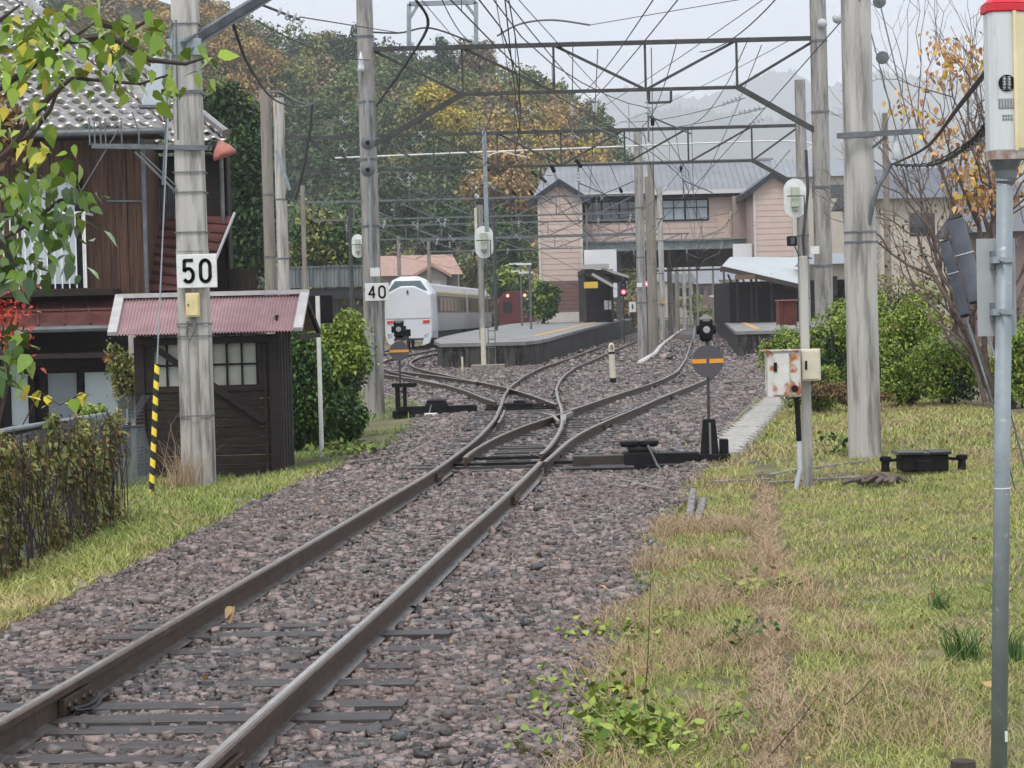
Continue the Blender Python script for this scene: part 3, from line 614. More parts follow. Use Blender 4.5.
g1 = gantry(48, xa, xb + .1, at(590, 44, 48).z, at(590, 91, 48).z, 'nearest and largest lattice gantry spanning the tracks', nb=3, w=.08, xb0=.21, xb1=.81, kneel=1.05, ins=(1.4, 3.0))
mb = MB(); p = [at(649, 89, 47.9), at(649, 103, 47.9), at(671, 102, 47.9), at(671, 88, 47.9)]
for a, b in zip(p[:-1], p[1:]): mb.beam(a, b, .05, .05)
mb.build('hanging_bracket', steel, g1)
mb = MB(); p = [at(409, 47, 48), at(409, 4, 48), at(476, 2, 48), at(476, 46, 48)]
for a, b in zip(p[:-1], p[1:]): mb.beam(a, b, .10, .09)
mb.beam(at(410, 18, 48), at(418, 5, 48), .06, .06); mb.beam(at(475, 16, 48), at(466, 4, 48), .06, .06); mb.build('upper_frame', galv, g1)
for (cx, cy) in ((822, 24), (837, 19)):
    c = at(cx, cy, 47.7); mb = MB(); mb.lathe(c, [(.02, 0), (.11, .02), (.10, .05), (.05, .10), (.02, .12)], 16, (.5, 1, .5)); mb.build('insulator', porc, g1, smooth=True)
g2 = gantry(70, PC.location.x, PD.location.x + .1, at(540, 132, 70).z, at(540, 166, 70).z, 'second lattice gantry spanning between the pale pole and the oval signal', nb=7, w=.085, xb0=.05, xb1=.90, kneel=.9, ins=(-3, -.7, 2.2, 5.4))
mb = MB(); mb.beam(at(484, 131, 70), at(487, 232, 70), .13, .13); mb.build('drop_post', galv, g2)
gantry(106, -9.5, 6.5, 7.2, 6.35, 'third lattice gantry beyond the left platform end', nb=8, w=.08, xb0=.03, xb1=.97, kneel=0, ins=(-7.5, -4.2, 4.2, .5), m=galv2)
gantry(132, -8.5, 9.0, 7.1, 6.3, 'fourth lattice gantry above the white train nose', nb=8, w=.08, xb0=.03, xb1=.97, kneel=0, ins=(-6.3, -3.4, 6.3), m=galv2)
gantry(155, -6, 12.3, 7.0, 6.2, 'fifth lattice gantry just before the station bridge', nb=8, w=.09, xb0=.03, xb1=.97, kneel=0, ins=(-1.8, 8.5, 12.1), m=galv2)
for x, Y, z, lb in ((-9.5, 106, 8, 'steel mast at the left end of the third gantry'), (-8.5, 132, 7.6, 'steel mast at the left end of the fourth gantry'), (6.5, 106, 8, 'steel mast at the right end of the third gantry')):
    t = thing('gantry_mast', (x, Y, -.2), lb, 'mast'); mb = MB(); mb.beam((x, Y, -.2), (x, Y, z), .2, .2); mb.build('shaft', conc_b, t)
# white insulated line and cable sweeps across the gantries
def cable(pts, r, m, label, name='overhead_cable', cat='cable', n=6, sag=0):
    P = [Vector(p) for p in pts]
    if len(P) == 2 and sag:
        a, b = P; P = [a.lerp(b, k / 16) - Vector((0, 0, 4 * sag * (k / 16) * (1 - k / 16))) for k in range(17)]
    elif len(P) > 2:
        Q = []
        for i in range(len(P) - 1):
            p0, p1, p2, p3 = P[max(0, i - 1)], P[i], P[i + 1], P[min(len(P) - 1, i + 2)]
            for k in range(6):
                t = k / 6; Q.append(.5 * ((2 * p1) + (p2 - p0) * t + (2 * p0 - 5 * p1 + 4 * p2 - p3) * t * t + (3 * p1 - p0 - 3 * p2 + p3) * t ** 3))
        P = Q + [P[-1]]
    mb = MB(); mb.tube(P, r, n); o = mb.build(name, m); tag(o, label, cat); return o
cable([at(335, 158, 72), at(560, 149, 72), at(790, 141, 72), at(806, 153, 72)], .03, white, 'white insulated line running straight along the second gantry')
cable([at(356, 31, 48), at(398, 33, 48), at(430, 28, 48), at(471, 42, 48)], .02, steel, 'dark curved jumper left above the nearest gantry')
cable([at(497, 36, 47), at(520, 24, 47), at(552, 20, 47), at(590, 25, 47)], .022, galv2, 'grey curved jumper right above the nearest gantry')
cable([at(590, 25, 47), at(690, 8, 44), at(760, -4, 42)], .008, wirem, 'thin feeder wire rising to the upper right')
cable([at(416, 0, 40), at(428, 25, 41), at(405, 65, 43), at(376, 106, 47)], .028, rubber, 'thick black cable crossing in front of the nearest gantry')
cable([at(484, 158, 70), at(500, 152, 70), at(515, 155, 70), at(530, 158, 70)], .03, cream, 'pale curved jumper on the second gantry')
cable([at(232, 20, 30), at(250, 68, 34), at(275, 100, 50), at(300, 107, 60), at(312, 104, 68)], .022, rubber, 'thick twisted cable sagging from the left pole to the distant pale pole')
cable([at(262, 94, 62), at(278, 92, 64), at(292, 100, 66), at(304, 104, 68)], .04, galv2, 'grey cable loop on the pale gantry pole')
cable([at(312, 104, 69), at(310, 130, 69), at(303, 170, 69), at(295, 200, 69)], .045, rubber, 'twisted cable hanging down right of the pale gantry pole')
cable([at(276, 150, 69.5), at(284, 172, 69.5), at(290, 190, 69.5)], .05, galv, 'grey duct hanging on the pale gantry pole')
t = thing('tension_insulator', at(256, 3, 31), 'insulator string at the upper end of the left pole arm', 'insulator')
mb = MB(); disc_ins(mb, at(276, 10, 31), at(298, 19, 31), 3, .07); mb.build('insulator_disc', porc, t); mb = MB(); mb.tube([at(250, 0, 31), at(300, 20, 31)], .02, 6); mb.tube([at(300, 17, 31), at(400, 33, 48)], .01, 5); mb.build('wire', steel, t)
# catenary lines
def catline(path, ys_, label, zc=5.1, zm=6.0, off=0.0):
    p0, _ = pt(path, ys_[0], off); t = thing('catenary_line', (p0.x, ys_[0], zc), label, 'overhead wire', 'overhead contact lines')
    cw = MB(); mw = MB(); pc = []; pm = []
    for a, b in zip(ys_[:-1], ys_[1:]):
        for k in range(8):
            y = a + (b - a) * k / 8; u = k / 8; zz = .0; p, _ = pt(path, y, off + (.2 if (ys_.index(a) % 2) else -.2) * (1 - 2 * u)); pc.append(Vector((p.x, y, zc))); pm.append(Vector((p.x, y, zm - 4 * .45 * u * (1 - u))))
    mb = MB(); mb.tube(pc, .0095, 5); mb.build('contact_wire', wirem, t); mb = MB(); mb.tube(pm, .0095, 5); mb.build('messenger_wire', wirem, t)
    for i in range(1, len(pc), 3):
        if pc[i].y < 110: mb = MB(); mb.tube([pc[i], pm[i]], .005, 4); mb.build('dropper', wirem, t)
catline(TM, [6, 27, 48, 70, 106, 132, 155, 200], 'contact wire and messenger above the left platform track')
catline(TR, [22.2, 48, 70, 106, 132, 155, 200], 'contact wire and messenger above the right hand track')
catline(TT, [48, 70, 106, 132, 155, 200], 'contact wire and messenger above the track behind the left platform')
catline(TC, [58, 70, 106, 132, 155, 190], 'contact wire and messenger above the leftmost track')
k = 0
for a, b, Ya, Yb, r, lb in (((500, -8), (612, 118), 30, 70, .010, 'dark wire dropping right across the nearest gantry'), ((653, 0), (575, 100), 30, 70, .010, 'wire descending left past the nearest gantry'), ((684, -8), (560, 130), 30, 74, .010, 'second wire descending left past the nearest gantry'),
        ((510, -10), (700, 190), 40, 110, .009, 'long wire descending right from the top centre'), ((505, 0), (520, 130), 40, 70, .014, 'steep wire in front of the hill above the second gantry'), ((495, -5), (515, 100), 40, 70, .009, 'steep thin wire beside the other one'),
        ((768, -4), (560, 130), 40, 100, .009, 'wire from the upper right to the far gantries'), ((790, 40), (600, 130), 48, 100, .008, 'wire from the right mottled pole to the left'),
        ((745, 98), (620, 122), 48, 80, .009, 'upper stay wire from the nearest gantry brace'), ((765, 108), (610, 132), 48, 84, .009, 'lower stay wire from the nearest gantry brace'), ((860, 0), (640, 240), 26, 120, .008, 'long stay wire down towards the pole row'),
        ((775, 0), (700, 52), 30, 46, .010, 'short wire at the top right'), ((420, -2), (560, 150), 40, 100, .008, 'thin wire crossing in front of the yellow trees'), ((440, -5), (472, 42), 38, 48, .010, 'wire to the upper frame of the nearest gantry'),
        ((370, 160), (640, 300), 70, 170, .012, 'line along the tracks towards the station, left'), ((290, 150), (540, 260), 70, 160, .012, 'line from the pale pole towards the left tower'), ((790, 150), (700, 250), 70, 170, .012, 'line from the oval signal pole to the bridge'),
        ((285, 178), (620, 300), 70, 180, .012, 'lower line from the pale pole to the station'), ((560, 205), (640, 178), 106, 92, .02, 'slanted stay at the nearest pole of the row'), ((370, 60), (256, 20), 48, 34, .010, 'wire between the left pole arm and the pole with the 40 sign')):
    cable([at(*a, Ya), at(*b, Yb)], r, wirem, lb, name='overhead_wire', cat='wire', n=5, sag=.15)
FD = [(-6.2, 7.4), (-3.4, 7.4), (-.6, 7.4), (2.0, 7.42), (4.2, 7.42), (5.7, 7.42)]
for i, (x0_, z0_) in enumerate(FD):
    t = thing('feeder_line', (x0_, 70, z0_), 'feeder wire strung over the gantries towards the station, ' + ['first', 'second', 'third', 'fourth', 'fifth', 'sixth'][i] + ' from the left', 'overhead wire', 'feeder wires'); Y_ = [48, 70, 106, 132, 155, 176] if i > 2 else [70, 106, 132, 155, 176]; P = []
    for a_, b_2 in zip(Y_[:-1], Y_[1:]):
        for k in range(7): u = k / 7; y = a_ + (b_2 - a_) * u; P.append((x0_ + (y - 70) * .082 * (1 if y > 70 else .3), y, z0_ - 4 * .35 * u * (1 - u) - (.6 if y > 100 else .6 * max(0, (y - 70) / 30))))
    MB().tube(P, .011, 5).build('wire', wirem, t)
for i in range(18):
    ya = (48, 70, 70, 106)[i % 4]; yb = (106, 132, 155)[i % 3]; xa_ = rng.uniform(-5.5, 6.5) if ya > 48 else rng.uniform(-2.5, 5.8); xb_ = xa_ + (yb - ya) * .082 + rng.uniform(-3, 3); za = rng.choice([7.25, 6.4, 6.0]); zb3 = rng.choice([7.1, 6.3, 5.9])
    P = [(xa_ + (xb_ - xa_) * u, ya + (yb - ya) * u, za + (zb3 - za) * u - 1.6 * u * (1 - u)) for u in np.linspace(0, 1, 13)]
    t = thing('span_wire', P[0], 'thin dark wire slanting between two of the overhead gantries', 'overhead wire', 'thin wires slanting between gantries'); MB().tube(P, .010, 4).build('wire', wirem, t)
    q = Vector(P[2]); mb = MB(); disc_ins(mb, q, Vector(P[3]) * .35 + q * .65, 3, .06); mb.build('insulator', blk if i % 3 else porc, t)
for i in range(12):
    Yg = (106, 132, 155)[i % 3]; xx = interp((TC, TT, TM, TR)[i // 3], Yg); t = thing('cantilever_arm', (xx, Yg, 5.2), 'steady arm with white insulators holding the contact wire, ' + ['leftmost track', 'track behind the platform', 'left platform track', 'right track'][i // 3] + ', ' + ['third', 'fourth', 'fifth'][i % 3] + ' gantry', 'steady arm', 'steady arms on the far gantries')
    mb = MB(); mb.tube([(xx + 1.5, Yg, 6.3), (xx + 1.3, Yg, 5.6), (xx + .2, Yg, 5.15)], .022, 5); mb.tube([(xx + 1.5, Yg, 6.25), (xx, Yg, 6.0)], .022, 5); mb.build('arm', galv2, t); mb = MB(); disc_ins(mb, (xx + 1.5, Yg - .05, 6.3), (xx + 1.4, Yg - .05, 5.9), 3, .08); mb.build('insulator', white, t)
# strain insulators on stays
t = thing('stay_insulator', at(740, 100, 50), 'pair of insulator strings below the right knee brace', 'insulator')
mb = MB(); disc_ins(mb, at(722, 104, 49), at(742, 96, 49), 5, .07); disc_ins(mb, at(738, 113, 49), at(762, 107, 49), 5, .07); disc_ins(mb, at(748, 124, 52), at(765, 118, 52), 4, .07); mb.build('insulator_disc', porc, t)
for i, (cx, cy, Y) in enumerate(((515, 112, 68), (530, 110, 68), (422, 135, 68), (343, 120, 68), (343, 148, 68), (400, 178, 80), (412, 176, 80), (475, 186, 90), (492, 186, 90), (345, 172, 80), (372, 170, 80), (440, 222, 100), (600, 196, 110), (640, 212, 92), (415, 225, 110), (452, 238, 110), (518, 237, 120), (468, 170, 84))):
    c = at(cx, cy, Y); t = thing('line_insulator', c, ('insulator pair hanging ' + ['under the nearest gantry, left', 'under the nearest gantry, right', 'left of the yellow trees', 'left of the 40 sign pole, upper', 'left of the 40 sign pole, lower', 'below the second gantry, first', 'below the second gantry, second', 'left of the grey drop post', 'right of the grey drop post', 'near the left knee brace of the second gantry', 'just left of the 40 sign pole shaft', 'over the white train', 'before the left tower windows', 'on the nearest pole of the row', 'over the nose of the white train', 'over the white train side', 'over the red train', 'above the drop post foot'][i]), 'insulator', 'small white line insulators')
    mb = MB(); s = .05 * Y / 48; disc_ins(mb, c + Vector((-.1, 0, .1)) * Y / 60, c + Vector((.1, 0, -.12)) * Y / 60, 2, s * 1.5); mb.build('insulator_disc', porc, t); mb = MB(); mb.tube([c + Vector((-.14, 0, .14)) * Y / 60, c + Vector((.14, 0, -.16)) * Y / 60], .012, 5); mb.build('pin', wirem, t)
# right pole E bracket, guy wires with disc insulators, thick cables to the box
t = thing('crossarm', at(880, 134, 26), 'steel crossarm with a hanging insulator on the thickest right pole', 'crossarm')
mb = MB(); mb.beam(at(837, 136, 25.95), at(923, 131, 25.95), .05, .06); mb.beam(at(872, 148, 26), at(886, 137, 26), .03, .03); mb.build('arm', galv2, t)
mb = MB(); mb.lathe((PE.location.x, 26.2, at(865, 138, 26.2).z), [(.185, 0), (.185, .06)], 14); mb.build('collar', galv2, t)
c = at(896, 135, 26); mb = MB(); mb.lathe(at(896, 160, 26), [(.02, 0), (.05, .01), (.035, .06), (.055, .09), (.035, .13), (.045, .16), (.03, .2), (.015, .28)], 12); mb.build('insulator', porc, t, smooth=True)
for a, b, ds, lb in (((861, -5), (912, 190), ((882, 58),), 'stay wire with a disc insulator descending right of the thick pole'), ((878, -5), (925, 190), ((879, 2),), 'outer stay wire descending to the bare tree')):
    t = thing('stay_wire', at(*b, 30), lb, 'stay wire'); mb = MB(); mb.tube([at(*a, 26), at(*b, 30)], .008, 5); mb.build('wire', galv, t)
    for d in ds:
        mb = MB(); mb.lathe(at(*d, 26.2) - Vector((0, .05, 0)), [(.02, 0), (.075, .01), (.075, .03), (.03, .08)], 16, (0, 1, 0)); mb.build('insulator_disc', galv2, t)
cable([at(992, 64, 8.6), at(960, 105, 11), at(925, 148, 18), at(893, 164, 26)], .012, rubber, 'thick black cable sagging from the near box to the thick pole')
cable([at(990, 125, 8.6), at(965, 148, 11), at(930, 165, 18), at(895, 165, 26)] , .012, rubber, 'twisted black cable sagging below the thick one')
t = thing('spiral_hanger', at(940, 160, 14), 'spiral binding wound round the lower sagging cable', 'cable binding')
P = [at(990, 125, 8.6), at(965, 148, 11), at(930, 165, 18), at(895, 165, 26)]; mb = MB(); Q = []
for i in range(3):
    for k in range(40): u = (i * 40 + k) * .9; q = P[i].lerp(P[i + 1], k / 40); q += Vector((math.cos(u) * .02, 0, math.sin(u) * .02 - .012 * math.sin(math.pi * k / 40))); Q.append(q)
mb.tube(Q, .006, 4); mb.build('coil', rubber, t)
cable([at(891, 163, 26), at(885, 175, 26), at(876, 193, 26), at(865, 240, 26.1)], .03, galv2, 'grey pipe elbow entering the thick pole from the cables')
# ------------------------------------------------------------------ near steel pole with crossing alarm head, plate, black tubes
Y0 = 8.5; pb = at(999, 760, Y0); pxx = pb.x
t = thing('steel_post', (pxx, Y0, G(pxx, Y0) - .05), 'nearest grey galvanised steel post at the right edge', 'post')
top = at(1005, 166, Y0); mb = MB(); mb.tube([at(998.6, 800, Y0), (top.x, Y0, top.z)], .0305, 20); mb.build('pipe', galv, t, smooth=True)
for py in (172, 181):
    mb = MB(); mb.lathe((top.x, Y0, at(1005, py, Y0).z), [(.038, 0), (.038, .02)], 20); mb.build('collar', galv, t)
mb = MB(); c = at(1004, 488, Y0); sx_ = at(1002, 488, Y0).x; mb.tube([(sx_, Y0, c.z - .002), (sx_, Y0, c.z + .002)], .0318, 20); mb.build('seam', white, t)
mb = MB(); c = at(1004, 735, Y0); sx_ = at(1000, 735, Y0).x; mb.box(sx_ + .012, sx_ + .022, Y0 - .0315, Y0 - .027, c.z - .02, c.z + .02); mb.build('sticker', white, t)
hx = top.x + .012; t = thing('warning_light_box', (hx, Y0, at(1005, 160, Y0).z), 'tall white signal box with a red cap on the nearest steel post', 'signal box')
z0, z1 = at(1005, 152, Y0).z, at(1005, 13, Y0).z
P = []
for k in range(12):
    a = math.pi * k / 11; P.append((hx - .032 - .032 * math.sin(a), Y0 - .05 + .05 * math.cos(a) + .0, z0))
oc = [(hx - .074, Y0 - .035), (hx - .060, Y0 - .06), (hx + .030, Y0 - .06), (hx + .075, Y0 - .03), (hx + .075, Y0 + .05), (hx - .074, Y0 + .05)]
mb = MB(); mb.prism([(a, b, z0) for a, b in oc[::-1]], (0, 0, -1), -(z1 - z0)); mb.build('case', mat('box_white', (.55, .57, .56), (.47, .48, .46), 2.5, .45, stretch=(5, 5, .6), c3=(.36, .35, .33), s3=5, lo3=.6, hi3=.8), t, bevel=.006)
mb = MB(); mb.beam((hx + .018, Y0 - .066, z0), (hx + .018, Y0 - .066, z1), .012, .01); mb.prism([(hx + .024, Y0 - .0645, z0 + .01), (hx + .078, Y0 - .034, z0 + .01), (hx + .078, Y0 - .034, z1 - .01), (hx + .024, Y0 - .0645, z1 - .01)], (0, -1, 0), .004); mb.build('side_panel', mat('pale_yellow', (.66, .58, .36), (.55, .46, .25), 4, .4), t)
mb = MB(); oc2 = [(a * 1.0 + (a - hx) * .12, b + (b - Y0) * .12) for a, b in oc]
mb.prism([(a, b, z1) for a, b in oc2], (0, 0, 1), .03)
n6 = len(oc2); ap = [(hx + (a - hx) * .35, Y0 + (b - Y0) * .35, z1 + .085) for a, b in oc2]; base = [(a, b, z1 + .031) for a, b in oc2]
mb.add(base + ap, [(i, (i + 1) % n6, n6 + (i + 1) % n6, n6 + i) for i in range(n6)] + [tuple(range(n6, 2 * n6))]); mb.build('cap', redp, t, bevel=.004)
mb = MB(); mb.prism([(a, b, z0 - .03) for a, b in oc[::-1]], (0, 0, -1), -.03); mb.build('base_flange', mat('rusty_band', (.20, .10, .06), (.40, .38, .36), 16, .7), t)
mb = MB(); mb.lathe((hx - .01, Y0, z0 - .12), [(.032, 0), (.04, .02), (.042, .05), (.062, .09)], 16); mb.build('socket', galv2, t)
ec = at(1007, 83, Y0 - .065); mb = MB(); mb.lathe((ec.x, Y0 - .0605, ec.z), [(.031, 0), (.031, .004)], 28, (0, -1, 0)); mb.build('emblem_disc', blk, t)
def marks(cx, cz, cols, rows, w, h, y, m, name, parent, dens=.75):
    mb = MB(); r2 = random.Random(int(cx * 1000) + rows)
    for r_ in range(rows):
        for c_ in range(cols):
            gx = cx - w / 2 + w * (c_ + .5) / cols; gz = cz + h / 2 - h * (r_ + .5) / rows; s = min(w / cols, h / rows) * .42
            for k in range(3): zz = gz + (k - 1) * s * .8; mb.box(gx - s, gx + s * r2.uniform(.5, 1), y - .0015, y, zz - s * .10, zz + s * .10)
            if r2.random() < dens: mb.box(gx - s * .1, gx + s * .1, y - .002, y - .0003, gz - s, gz + s)
    return mb.build(name, m, parent)
marks(ec.x, ec.z, 2, 3, .036, .05, Y0 - .0655, white, 'lettering', t)
c = at(1005, 105, Y0); mb = MB(); mb.box(ec.x - .032, ec.x + .028, Y0 - .0625, Y0 - .0602, c.z - .018, c.z + .018); mb.build('notice', mat('notice_grey', (.16, .17, .18)), t)
marks(ec.x - .002, c.z, 5, 3, .054, .032, Y0 - .0632, white, 'lettering', t)
c = at(1005, 119, Y0); marks(ec.x, c.z, 4, 2, .040, .026, Y0 - .0605, mat('ink', (.10, .11, .12)), 'lettering', t)
# plate behind the post with clamps
z0, z1 = at(998, 336, Y0).z, at(998, 238, Y0).z; x0, x1 = at(979, 290, Y0).x, at(1018, 290, Y0).x
t = thing('sign_plate', ((x0 + x1) / 2, Y0 + .04, z0), 'grey steel plate seen from behind, clamped to the nearest steel post', 'plate')
mb = MB(); mb.box(x0, x1, Y0 + .034, Y0 + .038, z0, z1); mb.build('panel', mat('grey_plate', (.33, .35, .34), (.27, .29, .29), 6, .5), t)
for py in (260, 312):
    z = at(1000, py, Y0).z; pxx = at(1003.5, py, Y0).x; mb = MB(); mb.lathe((pxx + .005, Y0, z - .010), [(.036, 0), (.036, .02)], 18); mb.box(pxx - .045, pxx - .02, Y0 - .035, Y0 + .034, z - .012, z + .012); mb.build('clamp', galv, t)
    mb = MB(); mb.lathe((pxx - .018, Y0 - .03, z), [(.007, 0), (.007, .03)], 6, (0, -1, 0)); mb.build('bolt', galv, t)
    mb = MB(); mb.beam((pxx - .038, Y0 + .02, z - .035), (pxx - .038, Y0 + .02, z + .035), .012, .03); mb.build('bracket', galv2, t)
# two dark tubes (cable guards) behind the plate
tb = mat('tube_plastic', (.13, .14, .165), (.09, .10, .12), 10, .35)
for (a, b, r, Yb, lb) in (((955, 219), (977, 300), .034, 9.0, 'upper dark ribbed tube leaning beside the nearest post'), ((944, 242), (965, 314), .020, 9.15, 'lower narrow dark tube behind the larger one')):
    p, q = at(*a, Yb), at(*b, Yb); t = thing('guard_tube', q, lb, 'tube'); mb = MB(); mb.tube([p, q], r, 24); 
    for k in range(8):
        an = math.pi * (1.0 + k / 8); o = Vector((math.cos(an) * r, math.sin(an) * r, 0)); mb.beam(p + o, q + o, .003, .004)
    mb.build('sleeve', tb, t); m_ = p.lerp(q, .42); d = (q - p).normalized(); mb = MB(); mb.lathe(m_, [(r + .003, 0), (r + .003, .004)], 24, d); mb.build('tie', porc, t)
    mb = MB(); mb.lathe(q, [(r * .96, 0), (r * 1.02, .008), (r * .7, .012)], 24, d); mb.lathe(p, [(r * .96, 0), (r * .9, .006)], 24, -d); mb.build('end_cap', blk, t)
    mb = MB(); mb.tube([q, at(b[0] + 22, b[1] + 70, Yb), at(b[0] + 50, b[1] + 175, Yb + .5)], .004, 6); mb.build('stay_cable', galv, t)
# stump at the bottom edge
c = at(963, 762, 8.3); t = tag(MB().lathe((c.x, 8.3, c.z - .12), [(.05, 0), (.052, .06), (.045, .125), (.02, .128)], 14).build('stump', barkm), 'dark cut stump at the bottom edge left of the near post', 'stump')

# ------------------------------------------------------------------ concrete stub post, rusty box, cream box
xs = at(808, 484, 22.5).x; t = thing('concrete_post', (xs, 22.5, G(xs, 22.5) - .1), 'short thin concrete post carrying the cream box', 'post')
zt = at(803, 256, 22.5).z; mb = MB(); w = .048
mb.add([(xs - w, 22.5 - w, -.2), (xs + w, 22.5 - w, -.2), (xs + w, 22.5 + w, -.2), (xs - w, 22.5 + w, -.2)] + [(xs + a * .038, 22.5 + b * .038, zt) for a, b in ((-1, -1), (1, -1), (1, 1), (-1, 1))], [(3, 2, 1, 0), (4, 5, 6, 7), (0, 1, 5, 4), (1, 2, 6, 5), (2, 3, 7, 6), (3, 0, 4, 7)]); mb.build('shaft', conc_l, t, bevel=.006)
c = at(811, 365, 22.3); t = thing('junction_box', c, 'cream plastic box on the short concrete post', 'junction box')
mb = MB(); mb.cbox((c.x, 22.36, c.z), .19, .12, .315); mb.build('case', cream, t, bevel=.012); mb = MB(); mb.cbox((c.x - .005, 22.295, c.z), .165, .014, .28); mb.build('door', cream, t, bevel=.006)
mb = MB(); mb.cbox((c.x - .05, 22.285, c.z), .022, .012, .085); mb.build('latch', blk, t)
c = at(784, 373, 22.2); rx = mat('rusty_white', (.62, .62, .58), (.50, .48, .43), 5, .6, c3=(.36, .12, .035), s3=7, lo3=.50, hi3=.60, bump=.2)
rx2 = mat('rusty_white_b', (.55, .54, .50), (.36, .12, .035), 9, .6, lo=.46, hi=.56)
t = thing('relay_box', (c.x, 22.3, c.z - .22), 'white steel box streaked with orange rust on a dark pipe', 'relay box')
z0, z1 = at(784, 397, 22.2).z, at(784, 351, 22.2).z; mb = MB(); mb.box(c.x - .16, c.x + .165, 22.2, 22.44, z0, z1); mb.build('case', rx, t, bevel=.006)
mb = MB(); mb.box(c.x - .105, c.x + .05, 22.185, 22.199, z0 + .02, z1 - .02); mb.build('door', rx, t, bevel=.004); mb = MB(); mb.box(c.x + .062, c.x + .155, 22.188, 22.199, z0 + .02, z1 - .02); mb.build('door', rx2, t, bevel=.004)
mb = MB(); mb.box(c.x - .21, c.x + .17, 22.17, 22.46, z1, z1 + .012); mb.build('lid', rx2, t)
mb = MB(); mb.lathe((c.x + .10, 22.185, z0 + .08), [(.035, 0), (.03, .012)], 14, (0, -1, 0)); mb.cbox((c.x - .085, 22.18, c.z + .06), .03, .02, .09); mb.build('lock', blk, t)
mb = MB(); a = at(797, 398, 22.3); b = at(799, 441, 22.3); d = at(800, 470, 22.3); e = at(797, 484, 22.3); mb.tube([a, b], .027, 10); mb.build('pipe', blk, t)
mb = MB(); mb.tube([b, d, e, e + Vector((-.02, 0, -.1))], .024, 10); mb.build('pipe', mat('grey_pvc', (.5, .52, .53), (.42, .44, .45), 6), t)
# dark conduit climbing behind
mb = MB(); mb.tube([at(805, 262, 30), at(803, 240, 30), at(808, 190, 30), at(806, 150, 30)], .02, 6); tag(mb.build('conduit_pipe', steel), 'thin dark conduit above the short concrete post', 'pipe')

# oval backed signals
def oval_signal(px, py, Y, hh, ww, label, mast=True, mx_=0):
    c = at(px, py, Y); t = thing('oval_signal', c, label, 'signal'); mb = MB(); P = []
    for k in range(40):
        a = 2 * math.pi * k / 40; s = ww / 2; P.append((c.x + s * math.cos(a), Y, c.z + (hh / 2 - s) * (1 if math.sin(a) > 0 else -1) + s * math.sin(a)))
    mb.prism(P, (0, 1, 0), .03); mb.build('backboard', white, t)
    mb = MB(); mb.cbox((c.x, Y - .12, c.z + .02), ww * .36, .22, hh * .52); mb.lathe((c.x, Y - .12, c.z - hh * .28), [(.03, -.1), (ww * .15, 0)], 10); mb.build('housing', mat('signal_green', (.42, .46, .36), (.34, .38, .30), 6), t, bevel=.03)
    mb = MB(); mb.tube([(c.x + ww * .35, Y - .3, c.z - hh * .5), (c.x + ww * .35, Y - .3, c.z + .05), (c.x - ww * .4, Y - .3, c.z + .05)], .022, 5); mb.build('guard_rail', steel, t)
    return t
oval_signal(484, 242, 79, 1.12, .64, 'white oval signal seen from behind, on the platform end mast')
oval_signal(795, 198, 69, 1.18, .68, 'white oval signal seen from behind, high on the right pole')
oval_signal(410, 220, 92, 1.0, .50, 'white oval signal seen from behind, right of the pole with the 40 sign') if False else oval_signal(358, 246, 92, .95, .50, 'white oval signal seen from behind, left of the pole with the 40 sign')
x = at(484, 368, 80).x; t = thing('signal_mast', (x, 80, -.25), 'grey signal mast with cream lower section standing before the left platform end', 'mast')
mb = MB(); mb.tube([(x - .02, 80, .9), (x - .02, 80, at(484, 205, 80).z)], .11, 10); mb.build('shaft', conc, t); mb = MB(); mb.tube([(x, 79.9, -.25), (x, 79.9, 1.3)], .09, 10); mb.tube([(x - .15, 79.8, at(480, 240, 80).z), (x - .15, 79.8, at(480, 208, 80).z)], .05, 8); mb.build('cream_section', cream, t)
mb = MB(); mb.box(x - .45, x + .75, 79.5, 80.5, -.3, .02); mb.build('base', conc_b, t, bevel=.03)
mb = MB(); 
for k in range(14): z = .6 + k * .3; mb.tube([(x + .18, 79.8, z), (x + .42, 79.8, z)], .015, 4)
mb.tube([(x + .18, 79.8, -.2), (x + .18, 79.8, 5)], .018, 5); mb.tube([(x + .42, 79.8, -.2), (x + .42, 79.8, 5)], .018, 5); mb.build('ladder', galv2, t)
c = at(792, 241, 69); t = thing('telephone_box', (c.x, 69, c.z), 'small black box on the pole below the right oval signal', 'box'); mb = MB(); mb.cbox(c, .30, .2, .30); mb.build('case', blk, t, bevel=.03); mb = MB(); mb.cbox((c.x, 68.87, c.z), .12, .04, .2); mb.build('window', glassd, t); mb = MB(); mb.tube([c + Vector((.05, 0, -.1)), c + Vector((.2, 0, -.45)), c + Vector((.6, 0, -.55))], .02, 5); mb.build('cable', rubber, t)
c = at(815, 250, 47.7); mb = MB(); mb.box(c.x - .09, c.x + .09, 47.7, 47.72, c.z - .08, c.z + .08); tag(mb.build('number_plate', white), 'small white blank plate on the mottled right pole', 'plate')
